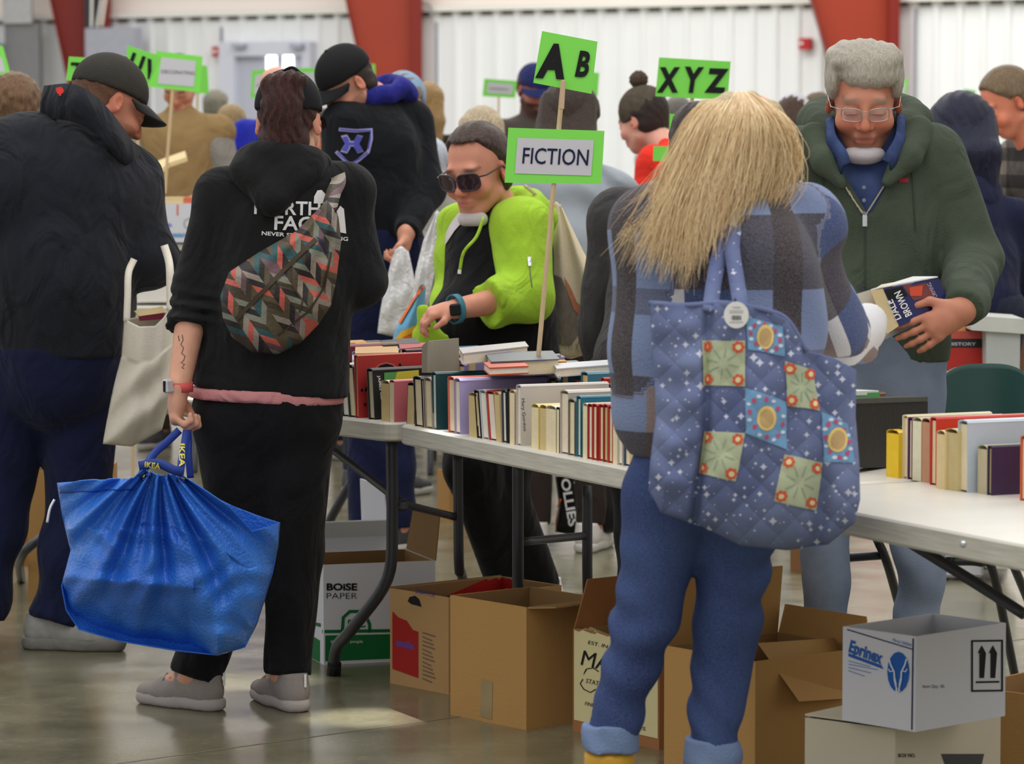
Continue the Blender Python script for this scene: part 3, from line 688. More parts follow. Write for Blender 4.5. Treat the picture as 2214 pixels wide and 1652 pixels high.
# ------------------------------------------------------------ folding tables
M_top = plain('white_table_plastic', (226, 223, 214), .38, .4, .05, 14, .05, 90); t = NT('table_edge'); n = t.noise(9, 4, t.n('ShaderNodeMapping', {'Vector': t.geo(), 'Scale': (1, 1, 22)}).outputs[0])
t.base(t.ramp(n, [(.35, srgb((188, 185, 172))), (.65, srgb((208, 205, 194)))])); M_edge = t.fin(.5, .3)
M_leg = plain('table_leg_steel', (52, 54, 60), .4, .5, .1, 20, 0); M_chrome = plain('bright_screw', (190, 195, 200), .2, .6, .05, 5, 0, metal=1)
TH = .74
def table(c0, e, n, L, W, label, legs=True, color=None, flip=False, name='folding_table'):
    c0 = np.array([c0[0], c0[1], 0.]); e = np.array([*e, 0.]); n = np.array([*n, 0.]); up = np.array([0, 0, 1.])
    r = empty(name, c0 + e*L/2 + n*W/2, label, 'table'); mid = c0 + e*L/2 + n*W/2
    P = []; cr = .045
    for (sx, sy, a0) in ((1, 1, 0), (-1, 1, 90), (-1, -1, 180), (1, -1, 270)):
        for k in range(5):
            a = math.radians(a0 + k*22.5); P.append(mid + e*(sx*(L/2-cr) + math.cos(a)*cr) + n*(sy*(W/2-cr) + math.sin(a)*cr))
    N = len(P); V = []; rings = [(TH-.004, -.0), (TH, -.006), (TH, -.006)]
    def ringv(z, ins): return [p - unit(p-mid)*ins*0 + (mid-p)*(ins/.5) + np.array([0, 0, z]) for p in P]
    R = [ringv(TH, .004), ringv(TH-.005, 0), ringv(TH-.045, 0), ringv(TH-.05, .004)]
    V = sum(R, []); 
    F = [list(range(N))]
    for k in range(1): F += [[k*N+i, (k+1)*N+i, (k+1)*N+(i+1) % N, k*N+(i+1) % N] for i in range(N)]
    mesh('table_top', V[:2*N], F, M_top if color is None else color, r)
    F = [];  V2 = sum(R[1:], [])
    for k in range(2): F += [[k*N+i, (k+1)*N+i, (k+1)*N+(i+1) % N, k*N+(i+1) % N] for i in range(N)]
    F.append(list(range(2*N, 3*N))[::-1]); mesh('table_edge', V2, F, M_edge, r)
    if legs:
        for sx in (-1, 1):
            b = mid + e*sx*(L/2-.26)
            lg = add('leg_frame', tubeg([b - n*.3 + up*.66, b + n*.3 + up*.66], .012, 8), M_leg, r, True)
            for sy in (-1, 1):
                p = b + n*sy*.2; add('leg', tubeg(bend([p + up*.69, p + up*.35, p + up*.25 + n*sy*.02, p + n*sy*.13 + up*.06, p + n*sy*.15 + up*.0]), .0145, 8), M_leg, lg, True)
            add('crossbar', tubeg([b - n*.2 + up*.42, b + n*.2 + up*.42], .011, 8), M_leg, lg, True)
            add('brace', tubeg([b + up*.42, mid + e*sx*.12 + up*.66], .011, 8), M_leg, r, True)
    return r
C0 = np.array([-.304, 9.08]); E1 = np.array([.423, -.906]); N1 = np.array([.906, .423])
# ------------------------------------------------------------ cardboard boxes
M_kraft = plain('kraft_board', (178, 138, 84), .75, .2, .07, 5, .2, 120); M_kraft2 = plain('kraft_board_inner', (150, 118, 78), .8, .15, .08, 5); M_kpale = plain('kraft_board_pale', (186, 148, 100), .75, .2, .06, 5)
M_wboard = plain('white_board', (214, 216, 224), .6, .25, .03, 4, .05); M_wboard2 = plain('white_board_old', (206, 198, 176), .65, .25, .1, 3, .1)
M_white = plain('white_paint', (235, 235, 235), .5, .3, .02, 5, 0); M_red_ink = plain('red_ink', (176, 36, 28), .6, .2, .06, 6, 0); M_ink = plain('black_ink', (28, 28, 32), .6, .2, .05, 9, 0)
M_blue_ink = plain('blue_ink', (36, 96, 178), .6, .2, .05, 9, 0); M_green_ink = plain('green_ink', (24, 110, 58), .6, .2, .05, 9, 0); M_navy_ink = plain('navy_ink', (30, 34, 70), .6, .2, .05, 9, 0)
def carton(label, N, ang, l1, l2, h, m, minner=None, z0=0., flaps=(), name='cardboard_box', t_=.005):
    """open box: N near bottom corner, left-hand face runs back-left from it at ang degrees, right-hand face back-right"""
    N = np.array([N[0], N[1], z0]); a = math.radians(ang); dl = np.array([-math.cos(a), math.sin(a), 0]); dr = np.array([math.sin(a), math.cos(a), 0]); up = np.array([0, 0, 1.])
    r = empty(name, N + dl*l1/2 + dr*l2/2, label, 'box'); mi = minner or M_kraft2; c = N + dl*l1/2 + dr*l2/2
    walls = []
    for cc, ax, L in ((N+dl*l1/2, dl, l1), (N+dr*l2/2, dr, l2), (N+dl*l1/2+dr*l2, dl, l1), (N+dr*l2/2+dl*l1, dr, l2)):
        inn = unit(c-cc)*1.0; inn = inn - ax*np.dot(inn, ax); inn = unit(inn)
        walls.append(add('wall', boxg(cc+inn*t_/2+up*h/2, ax*(L-.0005), inn*t_, up*h), m, r))
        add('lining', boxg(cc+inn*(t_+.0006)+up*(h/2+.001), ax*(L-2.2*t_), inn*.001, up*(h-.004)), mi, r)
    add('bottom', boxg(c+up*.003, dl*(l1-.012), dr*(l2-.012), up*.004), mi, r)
    T = {'L': (N, dl, l1, -dr), 'R': (N, dr, l2, -dl), 'l': (N+dl*l1, dr, l2, dl), 'r': (N+dr*l2, dl, l1, dr)}
    for side, dep, deg in flaps:
        p, ax, L, out = T[side]; q = math.radians(deg); v = up*math.cos(q)+out*math.sin(q); nn = np.cross(ax, v); b = p + up*h
        V = [b+ax*.003, b+ax*(L-.003), b+ax*(L-.02)+v*dep, b+ax*.02+v*dep]; V = V + [x+nn*.004 for x in V]
        mesh('flap', V, [[0,1,2,3],[4,7,6,5],[0,4,5,1],[1,5,6,2],[2,6,7,3],[3,7,4,0]], mi if deg > 5 else m, r)
    return r, walls
def stand(x, y): return onz(x, y, 0)[:2]
# ------------------------------------------------------------ tables and boxes in front
e0 = np.array([*E1, 0.]); n0 = np.array([*N1, 0.])
tA = table(C0, E1, N1, 1.83, .76, 'long white folding table in the middle, crowded with spine-up books', legs=False)
EL = unit(np.array([.6, -.8, 0]))[:2]; NL = np.array([.8, .6])
tL = table(C0 - EL*1.86 + NL*.0, EL, NL, 1.83, .76, 'white folding table whose end shows between the woman in black and the middle table', legs=False)
C2 = C0 + E1*1.87; tB = table(C2 + N1*.0, E1, N1, 1.83, .76, 'white folding table in the right foreground with a silver screw on its edge', legs=False)
# legs as the photograph shows them
def legset(t, items):
    for nm, pts, r in items: add(nm, tubeg(bend(pts), r, 10), M_leg, t, True)
legset(tL, [('leg', [at(847, 945, 9.25), at(848, 1120, 9.27), at(838, 1250, 9.3), at(765, 1355, 9.4), at(728, 1400, 9.5), onz(722, 1452, .01)], .0165),
            ('leg', [at(990, 975, 9.6), at(991, 1130, 9.6), at(993, 1230, 9.62), at(1000, 1250, 9.7), onz(1030, 1410, .0)], .0145),
            ('crossbar', [at(850, 1085, 9.27), at(985, 1118, 9.6)], .011), ('brace', [at(700, 958, 9.6), at(870, 1088, 9.32)], .0105)])
add('hinge', boxg(at(868, 1092, 9.3), (.035, 0, 0), (0, .03, 0), (0, 0, .03), .006), M_leg, tL)
add('foot_cap', tubeg([onz(722, 1460, .0), onz(723, 1436, .035)], .02, 10), plain('rubber_black', (30, 30, 32), .6), tL)
legset(tL, [('leg', [at(230, 960, 10.9), at(120, 1130, 10.9), at(48, 1200, 10.9), onz(46, 1256, 0)], .0145)])
legset(tA, [('leg', [at(1120, 985, 9.0), at(1120, 1250, 9.05), onz(1120, 1500, .0)], .0155), ('leg', [at(1270, 1050, 9.5), at(1270, 1255, 9.5), onz(1275, 1440, .0)], .0145),
            ('crossbar', [at(1122, 1172, 9.03), at(1270, 1158, 9.5)], .011)])
s_ = C2 + E1*1.0
legset(tB, [('brace', [at(1930, 1150, 7.3), at(2100, 1255, 7.2), at(2214, 1328, 7.1)], .0125), ('leg', [at(2255, 1210, 6.9), at(2300, 1500, 6.9), onz(2330, 1900, 0)], .0145), ('leg', [at(1575, 1100, 7.75), at(1575, 1300, 7.75), onz(1575, 1741, 0)], .0145)])
x_ = C0 + E1*2.95
scr = add('screw', boxg(at(2086, 1176, 6.52)+np.array([-.004, -.004, 0]), (.012, 0, 0), (0, .012, 0), (0, 0, .012), .003), M_chrome, tB)
# boise style paper box with its lid, white and green
dkg = plain('dark_gap2', (40, 60, 44), .7)
b1, w1 = carton('white paper-case box with green base band and black lettering under the left table', stand(700, 1438), 72, .30, .33, .285, M_wboard, M_kraft2, flaps=(('r', .13, 8),))
T = bvh(*w1); pr = plain('paper_white', (225, 226, 232), .6, .2, .02, 4, 0)
stamp_text(T, 'BOiSE', 706, 1276, 66, 15, M_ink, b1, 0, .035); stamp_text(T, 'PAPER', 706, 1295, 66, 14, M_ink, b1, 0, -.012)
stamp_poly(T, [(703, 1374), (846, 1371), (846, 1424), (703, 1430)], M_green_ink, b1, off=.001); stamp_poly(T, [(697, 1362), (846, 1360), (846, 1367), (697, 1369)], M_green_ink, b1)
stamp_poly(T, [(666, 1368), (692, 1385), (692, 1432), (666, 1418)], M_green_ink, b1); stamp_poly(T, [(680, 1345), (694, 1348), (694, 1356), (680, 1352)], M_green_ink, b1)
stamp_poly(T, stroke([(740+0, 1365), (742, 1335), (756, 1322), (775, 1322), (792, 1334), (799, 1350), (799, 1368)], 7), M_green_ink, b1)
stamp_text(T, 'FSC', 752, 1356, 38, 17, M_green_ink, b1, 0, .02)
stamp_text(T, 'the paper people', 714, 1390, 70, 7, pr, b1, 0)
b1b, _ = carton('plain white open carton standing behind the white paper-case box', stand(640, 1345), 70, .28, .30, .26, M_wboard, M_wboard, flaps=(('r', .15, -4), ('R', .12, 60)))
# red and kraft box
t = NT('kraft_print_red'); t.base(srgb((168, 30, 26))); M_redb = t.fin(.65, .25)
b2, w2 = carton('brown cardboard box with red printed sides and a dark hand hole', stand(970, 1502), 50, .255, .40, .262, M_kpale, M_kraft2, flaps=(('l', .05, 100),))
T = bvh(*w2); stamp_poly(T, [(973, 1285), (1112, 1225), (1112, 1560), (973, 1499)], M_redb, b2)
stamp_poly(T, [(849, 1322), (862, 1335), (880, 1342), (893, 1362), (905, 1366), (905, 1466), (849, 1446)], M_redb, b2)
stamp_poly(T, [(886, 1291), (898, 1288), (907, 1296), (912, 1312), (890, 1306), (882, 1300)], M_ink, b2); stamp_text(T, 'smile', 856, 1395, 40, 16, plain('violet_ink', (96, 70, 160), .6), b2, 14, .04)
stamp_text(T, 'LIGHTER', 898, 1281, 44, 10, plain('violet_ink', (96, 70, 160), .6), b2, 14)
for i, y in enumerate(range(1366, 1470, 9)): stamp_poly(T, [(914, y), (914+28-(i*7) % 10, y+9), (914+28-(i*7) % 10, y+12), (914, y+3)], plain('grey_ink', (120, 100, 90), .7), b2)
# plain box
b3, w3 = carton('plain brown cardboard box with a strip of tape low on its near side', stand(1138, 1579), 50, .305, .27, .312, M_kraft, M_kraft2, flaps=(('R', .09, 84),))
T = bvh(*w3); stamp_poly(T, [(1041, 1468), (1066, 1476), (1064, 1556), (1039, 1549)], plain('packing_tape', (150, 132, 92), .25, .5), b3, 'tape')
for i, y in enumerate((1332,)): pass
# M box
b4, w4 = carton('kraft box with a cream label and dark lettering behind the blonde woman', stand(1425, 1622), 52, .335, .24, .262, plain('kraft_brown', (158, 108, 66), .75), M_kraft2, flaps=(('l', .13, -14), ('r', .15, 12)))
T = bvh(*w4); cream = plain('cream_label', (214, 204, 156), .7, .2, .04, 8)
stamp_poly(T, [(1242, 1342), (1423, 1412), (1423, 1597), (1242, 1556)], cream, b4, 'label'); 
stamp_text(T, 'MASON', 1257, 1437, 150, 34, M_ink, b4, 13, 0, off=.003); stamp_text(T, 'EST. IN TEXAS', 1273, 1392, 90, 8, M_ink, b4, 13, off=.003)
stamp_poly(T, stroke([(1262, 1468), (1256, 1478), (1264, 1490), (1278, 1497), (1290, 1490)], 2), M_ink, b4, off=.003); stamp_poly(T, stroke([(1268, 1448), (1262, 1460), (1270, 1446), (1285, 1444), (1296, 1452)], 2), M_ink, b4, off=.003)
stamp_text(T, 'STATE', 1268, 1476, 34, 10, M_ink, b4, 13, off=.003)
for y, w_ in ((1512, 20), (1528, 70), (1545, 60)): stamp_text(T, 'FINE GOODS', 1266+(y-1512), y+12, w_+40, 8, M_ink, b4, 13, off=.003)
# big kraft box with hanging flap
b5, w5 = carton('large open kraft box with a flap folded out to the right', stand(1632, 1712), 52, .32, .36, .30, M_kraft, M_kraft2, flaps=(('l', .17, -12), ('r', .07, 4)))
Nn = at(1636, 1392, 7.93); V = [at(1638, 1391, 7.93), at(1832, 1378, 8.2), at(1830, 1510, 8.0), at(1728, 1517, 7.85)]; V += [v+np.array([.0, .004, 0]) for v in V]
mesh('flap', V, [[0,1,2,3],[4,7,6,5],[0,4,5,1],[1,5,6,2],[2,6,7,3],[3,7,4,0]], M_kraft, b5)
# lower white box, upper white box
zb = .235; Ylow = 7.28
pN = onz(1936, 1577, zb); 
b6, w6 = carton('long cream-white carton on the floor carrying the white blue-printed box', pN[:2], 40, .235, .42, zb, M_wboard2, M_wboard2)
pc = b6; up_ = np.array([0, 0, 1.]); a = math.radians(40); dl = np.array([-math.cos(a), math.sin(a), 0]); dr = np.array([math.sin(a), math.cos(a), 0]); N6 = np.array([pN[0], pN[1], zb])
for k, (u0, u1) in enumerate(((.0, .5), (.5, 1.))):
    V = [N6+dr*.42*u0+up_*.004, N6+dr*.42*(u1-.004)+up_*.004, N6+dr*.42*(u1-.004)+dl*.235+up_*.004, N6+dr*.42*u0+dl*.235+up_*.004]; V += [v+up_*.004 for v in V]
    mesh('flap', V, [[3,2,1,0],[4,5,6,7],[0,1,5,4],[1,2,6,5],[2,3,7,6],[3,0,4,7]], M_wboard2, b6)
T = bvh(*w6); stamp_text(T, 'BOX NO.', 1941, 1637, 37, 8, M_ink, b6, 0, .02); stamp_text(T, 'CONTENTS', 2178, 1640, 50, 8, M_ink, b6, 0, .02)
stamp_poly(T, [(2034, 1630), (2127, 1630), (2122, 1652), (2120, 1700), (2042, 1700), (2042, 1652)], plain('dark_handle_print', (70, 70, 72), .6), b6)
pE = onz(1979, 1582, zb+.01)
b7, w7 = carton('white open box with blue medicine lettering, blue bull badge and two up arrows', pE[:2], 47, .205, .298, .203, M_wboard, M_wboard, z0=zb+.009, t_=.004)
T = bvh(*w7); stamp_text(T, 'Eprinex', 1835, 1408, 76, 26, M_blue_ink, b7, 21, .035, slant=-8)
stamp_poly(T, [(1835, 1412), (1906, 1438), (1911, 1447), (1835, 1419)], M_blue_ink, b7)
for i in range(4): stamp_poly(T, [(1835, 1428+i*7), (1870+14*(3-i) % 30, 1440+i*7), (1870+14*(3-i) % 30, 1442+i*7), (1835, 1430+i*7)], plain('blue_ink_soft', (120, 150, 200), .7), b7)
stamp_poly(T, circ(1943, 1453, 24, 44), M_blue_ink, b7)
M_bw = plain('badge_white', (214, 224, 240), .6)
for s in (-1, 1):
    stamp_poly(T, stroke([(1943+s*2, 1492), (1943+s*7, 1470), (1943+s*8, 1452), (1943+s*15, 1438), (1943+s*19, 1424)], 3.2), M_bw, b7, off=.003, sub=4)
    stamp_poly(T, stroke([(1943+s*9, 1450), (1943+s*17, 1452), (1943+s*20, 1446)], 2.4), M_bw, b7, off=.003, sub=4); stamp_poly(T, stroke([(1943+s*6, 1466), (1943+s*3, 1480), (1943+s*4, 1488)], 2), M_bw, b7, off=.003, sub=4)
stamp_poly(T, stroke([(1938, 1492), (1943, 1496), (1948, 1492)], 3), M_bw, b7, off=.003, sub=4)
stamp_poly(T, stroke([(1832, 1361), (1974, 1404)], 2.5), M_navy_ink, b7); stamp_poly(T, stroke([(1975, 1374), (1972, 1578)], 3), M_navy_ink, b7)
stamp_text(T, 'Merial 500004', 1930, 1386, 42, 7, M_blue_ink, b7, 17)
stamp_text(T, 'Item Qty: 30.', 1994, 1487, 48, 7, M_navy_ink, b7, 0)
for seg in (((2101, 1386), (2101, 1495)), ((2166, 1384), (2166, 1494)), ((2099, 1386), (2168, 1385)), ((2099, 1494), (2168, 1493)), ((2109, 1475), (2160, 1474))): stamp_poly(T, stroke(seg, 4 if seg[0][0] < 2105 or seg[0][0] > 2160 else 4), M_ink, b7)
for x in (2122, 2146):
    stamp_poly(T, [(x-5, 1466), (x-5, 1412), (x-9, 1412), (x, 1395), (x+9, 1412), (x+5, 1412), (x+5, 1466)], M_ink, b7)
b8, _ = carton('brown cardboard box at the right edge behind the white boxes', stand(2330, 1700), 40, .32, .3, .2, M_kraft, M_kraft2)
# far boxes under the tables at left and middle
b9, _ = carton('tall brown cardboard box under the left table behind the tote bag', stand(205, 1300), 8, .22, .3, .42, M_kraft, M_kraft2)
b10, _ = carton('brown box at the far left behind the legs of the man in navy trousers', stand(60, 1225), 5, .3, .3, .35, plain('kraft_dark', (140, 98, 60), .75), M_kraft2)
b11, _ = carton('small dark brown box on the floor beside the faded jeans of the white-haired man', stand(1735, 1243), 70, .1, .12, .12, plain('kraft_dark', (140, 98, 60), .75), M_kraft2)
b12, _ = carton('narrow kraft box seen under the middle table beside the black trousers', stand(972, 1130), 60, .1, .2, .2, M_kraft, M_kraft2)
# ------------------------------------------------------------ the six people in front
UPV = np.array([0, 0, 1.])
def jo(Y, **k):                    # joints given as (x, y, extra depth)
    return {n: at(v[0], v[1], Y + (v[2] if len(v) > 2 else 0)) for n, v in k.items()}
def fdir(face): a = math.radians(face); return np.array([math.sin(a), -math.cos(a), 0.]), np.array([math.cos(a), math.sin(a), 0.])
def headat(x, y, Y, face, pitch, hs=1.0, roll=0):
    F, S = fdir(face); p = math.radians(pitch); f = F*math.cos(p)-UPV*math.sin(p); u = UPV*math.cos(p)+F*math.sin(p); r = math.radians(roll)
    return Head(at(x, y, Y), f, u*math.cos(r)+S*math.sin(r), hs)
def _jo(Y, **k):
    J = jo0(Y, **k)
    for s in 'LR': J['an'+s][2] = .09
    return J
jo0 = jo; jo = _jo
def shorts(J, Y):
    J.setdefault('hpL', J['pel'] - J['side']*.09); J.setdefault('hpR', J['pel'] + J['side']*.09); return J
black = cloth('black_fleece', (30, 31, 33)); 
# 1. woman in black with the sling bag (seen from behind)
F, S = fdir(172); Y = 9.0
J = jo(Y, neck=(622, 338, -.0), chest=(612, 480, 0), waist=(600, 640, 0), pel=(585, 840, 0), shL=(482, 425, 0), shR=(748, 420, .02), elL=(425, 620, .0), elR=(775, 610, .02), wrL=(386, 842, -.12), wrR=(690, 690, .3),
       hpL=(505, 905, 0), hpR=(642, 905, 0), knL=(520, 1180, .05), knR=(630, 1190, .03), anL=(424, 1462, 0), anR=(622, 1458, 0))
J.update(H=headat(624, 266, Y+.02, 172, 14, 1.0), F=F, side=np.array([1., .05, 0]), dp=.72, toeL=unit([-.85, .5, 0]), toeR=unit([-.5, .85, 0]))
J['r'] = dict(sh=.072, ch=.185, wa=.19, hi=.198, ua=.074, fa=.062, wr=.03, th=.108, kn=.078, an=.062)
J['hand'] = dict(L=dict(d=(-.1, 0, -1), n=(1, -.1, 0), th=(0, 1, 0), curl=1.2, s=1.0), R=dict(d=(-.6, .7, -.2), n=(0, 0, -1), th=(-1, 0, 0), curl=.5))
r = empty('person', (*(J['anL']+J['anR'])[:2]/2, 0), 'person in black sweatshirt and trousers seen from behind with a patterned sling bag', 'person')
W2 = r; body_mesh(r, J, (218, 165, 140), step=.011)
J['wrL2'] = J['wrL']; P = top_prims(J, .0, cut={'L': 1.42})
Pk = P + [cap(J['waist']+S*0, J['pel']+UPV*.02, .185, .195, sq=(F, .72))]
def wrk(Pp, d): d = wrinkle(.007, 24, 1.3, .8)(Pp, d); z = Pp[..., 2]; x = Pp[..., 0]; m = np.exp(-((z-(J['elL'][2]-.05))/.05)**2)*np.exp(-((x-J['elL'][0])/.11)**2); return d + np.where(np.abs(d) < .05, m*.009*np.sin(z*190+x*25), 0)
V, Q = sdf_mesh(Pk, .011, .035, (), [(at(580, 846, Y), unit([-.08, 0, -1]))], wrk); hd = mesh('hoodie', V, Q, black, r, True); hood(r, dict(J, F=F, side=np.array([1., 0, 0]), neck=at(612, 386, Y)), black, size=.94)
V, Q = sdf_mesh([cap(J['waist'], at(572, 855, Y), .206, .206, sq=(F, .72))], .011, .03, (), [((0, 0, at(570, 836, Y)[2]), (0, 0, 1)), (at(570, 866, Y), unit([-.05, 0, -1]))], wrinkle(.004, 30, 1, .2)); mesh('pink_shirt', V, Q, cloth('pink_cotton', (205, 140, 142)), r, True)
trousers(r, J, cloth('black_jersey', (24, 24, 27)), at(580, 830, Y)[2], .012, (.008, 24, 4, .5), fr=1.0)
M_sh = plain('grey_knit', (150, 142, 138), .8, .2, .1, 60, .4, 300); M_so = plain('shoe_foam', (172, 164, 162), .6, .3, .05, 9)
def socked(r, J, s, toe, m, ms, sc=1.0, **k): return shoe(r, J['an'+s], toe, m, ms, sc, **k)
for s in 'LR': 
    o = socked(r, J, s, J['toe'+s], M_sh, M_so, .94); a = J['an'+s]; t_ = J['toe'+s]; hb = np.array([a[0], a[1], .075]) - t_*.075
    add('reflector', boxg(hb + UPV*.008 + np.array([.012, 0, 0]), np.array([.006, 0, 0]), (0, .006, 0), (0, 0, .034), .001), M_white, o)
h = J['H']; hm = hairm('hair_auburn', (38, 22, 20), (88, 48, 44), (50, 50, 9))
hair_short(r, h, hm, .004, -.02, -.065)
V, Q = sdf_mesh([h.e((.0, -.1, .03), (.052, .04, .075)), h.e((.024, -.1, .085), (.044, .034, .026)), h.e((-.03, -.1, .075), (.03, .03, .025)), h.c((0, -.065, -.06), (.005, -.085, .03), .05, .05)], .006, .02, (), (), lambda P, d: d + .003*np.sin((P@h.r)*260+3*np.sin((P@h.u)*60))); mesh('hair_bun', V, Q, hm, r, True)
cp = plain('black_cap_cloth', (26, 27, 30), .8, .2, .1, 20); o = baseball_cap(r, h, cp, tilt=0)
add('sunglasses_frame', tubeg(bend([h.w(-.0, -.1, .112), h.w(.03, -.11, .118), h.w(.062, -.09, .09)]), .004, 6), M_ink, r, True)
# tattoo, watch
T = bvh([c for c in r.children if c.name.startswith('body')][0]); ti = plain('tattoo_ink', (84, 70, 66), .6)
L0 = [(394, 724), (396, 736), (391, 745), (397, 752), (393, 764), (400, 770), (397, 780)]
for a in (L0, [(397, 780), (391, 784), (399, 788), (393, 795), (398, 797)], [(386, 726), (388, 738)]): stamp_poly(T, stroke(a, 1.8), ti, r, 'tattoo', off=.001, sub=3)
ws = empty('smartwatch', at(386, 838, Y-.1), 'square smartwatch on a coral strap on the wrist of the woman in black', 'watch')
wc = J['wrL'] + UPV*.006; dw = unit(J['wrL']-J['elL']); pts = [wc + (np.array([1, 0, 0])*.038*math.cos(q) + np.array([0, 1, 0])*.031*math.sin(q)) for q in np.linspace(0, 2*math.pi, 21)]
V = []; F_ = []
for p in pts: V += [p+UPV*.012, p-UPV*.012]
for i in range(20): F_.append([2*i, 2*i+1, 2*i+3, 2*i+2])
o = mesh('strap', V, F_, plain('coral_band', (214, 88, 88), .5), ws, True); o.modifiers.new('t', 'SOLIDIFY').thickness = .003
add('case', boxg(at(363, 835, Y-.16), (.014, -.008, 0), (.016, .03, 0), (-.003, 0, .036), .005), plain('watch_silver', (200, 200, 205), .3, .5, .02, 5, 0), ws); add('display', boxg(at(360, 835, Y-.166), (.006, -.004, 0), (.012, .024, 0), (0, 0, .029), .002), plain('watch_glass', (14, 14, 16), .1), ws)
# lettering on the back
T = bvh(hd)
for s_, x, y, w_, h_, rot, b in (('NORTH', 550, 462, 142, 30, 1.5, .02), ('FACE', 593, 496, 106, 31, 2, .02), ('NEVER STOP EXPLORING', 566, 508, 186, 8.5, 4, .02)): stamp_text(T, s_, x, y, w_, h_, M_white, r, rot, b)
stamp_poly(T, [(678, 440), (679, 425), (686, 412), (695, 411), (703, 420), (697, 440), (688, 440)], M_white, r); stamp_poly(T, [(722, 500), (724, 462), (735, 445), (743, 452), (748, 505)], M_white, r)
# 2. man in the black softshell jacket
F, S = fdir(140); Y = 10.05
J = jo(Y, neck=(180, 270, .0), chest=(125, 430, 0), waist=(105, 600, -.02), pel=(115, 760, 0), shL=(-60, 340, -.1), shR=(268, 385, .08), elL=(-90, 560, 0), elR=(318, 560, .0), wrL=(-40, 640, .3), wrR=(285, 545, .35),
       hpL=(20, 800, 0), hpR=(185, 800, .02), knL=(10, 1050, .05), knR=(165, 1080, .02), anL=(-45, 1310, 0), anR=(118, 1365, 0))
J.update(H=headat(232, 228, Y+.08, 118, 30, 1.1, 6), F=F, side=unit([1, .25, 0]), dp=.85, nk=1.25, toeL=unit([-.4, .9, 0]), toeR=unit([.93, -.2, 0]))
J['r'] = dict(sh=.10, ch=.24, wa=.26, hi=.235, ua=.098, fa=.08, wr=.04, th=.125, kn=.092, an=.075)
r = empty('person', (*at(70, 1390, Y)[:2], 0), 'large person in a black softshell jacket and dark cap bent over the left table', 'person'); W1 = r
body_mesh(r, J, (205, 140, 115), step=.014, stub=(120, 90, 75, .35)); m = cloth('black_softshell', (36, 38, 46), 8, .12, .8)
J['belly'] = cap(at(150, 650, Y+.1), at(130, 560, Y+.1), .2, .2)
P = top_prims(J, .0) + [cap(at(60, 330, Y-.05), at(215, 345, Y), .115, .11), cap(at(30, 420, Y-.08), at(215, 440, Y), .16, .15)]
V, Q = sdf_mesh(P, .012, .05, (), [((0, 0, at(0, 768, Y)[2]), (0, 0, -1))], wrinkle(.010, 17, 2.2, -1.1)); hd = mesh('jacket', V, Q, m, r, True)
rim = [at(95, 185, Y-.06), at(160, 182, Y-.14), at(215, 215, Y-.13), at(262, 270, Y-.1), at(300, 330, Y-.02), at(292, 350, Y+.08)]; low = [at(85, 255, Y-.05), at(150, 262, Y-.16), at(205, 285, Y-.17), at(245, 325, Y-.15), at(280, 365, Y-.06), at(280, 370, Y+.05)]
rim, low = bend(rim, 6), bend(low, 6); V = []; F_ = []
for a, b in zip(rim, low): V += [a, (a+b)/2 + unit([-.2, -1, 0])*.012, b]
for i in range(len(rim)-1): F_ += [[3*i, 3*i+1, 3*i+4, 3*i+3], [3*i+1, 3*i+2, 3*i+5, 3*i+4]]
col = mesh('collar', V, F_, m, r, True); col.modifiers.new('t', 'SOLIDIFY').thickness = .012
T = bvh(col); rd = plain('emblem_red', (226, 48, 34), .6)
stamp_poly(T, [(127, 199), (126, 193), (131, 191), (134, 195), (137, 190), (141, 194), (143, 199), (140, 204), (136, 206), (138, 209), (132, 209), (133, 206), (129, 204)], rd, r, 'emblem', off=.009)
trousers(r, J, cloth('navy_twill', (26, 32, 62)), at(0, 740, Y)[2], .013, (.012, 26, 3, .8))
for s in 'LR': socked(r, J, s, J['toe'+s], plain('trail_shoe', (150, 150, 146), .7, .3, .3, 40), plain('trail_sole', (120, 118, 112), .6, .3, .25, 50), 1.08)
h = J['H']; hair_short(r, h, hairm('hair_fair_stubble', (110, 78, 62), (150, 110, 86), (90, 90, 60)), .004, -.035, -.04)
cp = plain('charcoal_cap', (58, 56, 52), .85, .2, .12, 30, .5, 300); baseball_cap(r, h, cp, mb=plain('charcoal_brim', (34, 34, 34), .8))
# 3. man in the black hooded sweatshirt with blue emblem
F, S = fdir(-38); Y = 12.4
J = jo(Y, neck=(808, 215, .05), chest=(815, 330, .02), waist=(815, 440, 0), pel=(822, 520, 0), shL=(742, 268, -.05), shR=(888, 262, .1), elL=(742, 420, -.1), elR=(918, 410, .02), wrL=(700, 480, -.3), wrR=(878, 505, -.2),
       hpL=(790, 545, 0), hpR=(860, 545, 0), knL=(790, 800, 0), knR=(858, 800, 0), anL=(790, 1085, 0), anR=(860, 1085, 0))
J.update(H=headat(752, 180, Y, -62, 42, 1.02), F=F, side=S, dp=.75, toeL=F, toeR=F); J['r'] = dict(sh=.07, ch=.172, wa=.165, hi=.17, ua=.078, fa=.062, wr=.034, th=.095, kn=.075, an=.06)
J['hand'] = dict(R=dict(d=(-.15, -.1, -1), n=(-1, 0, 0), th=(-.2, -1, 0), curl=1.1, s=1.0))
r = empty('person', (*at(822, 1100, Y)[:2], 0), 'person in a black cap and black sweatshirt with a blue-purple chest emblem', 'person'); W3 = r
body_mesh(r, J, (212, 152, 128), step=.014, stub=(110, 80, 66, .35))
V, Q = sdf_mesh(top_prims(J, .002), .012, .035, (), [((0, 0, at(0, 515, Y)[2]), (0, 0, -1))], wrinkle(.007, 24, .7, .7)); hd = mesh('hoodie', V, Q, cloth('black_hoodie_navy', (22, 24, 29)), r, True)
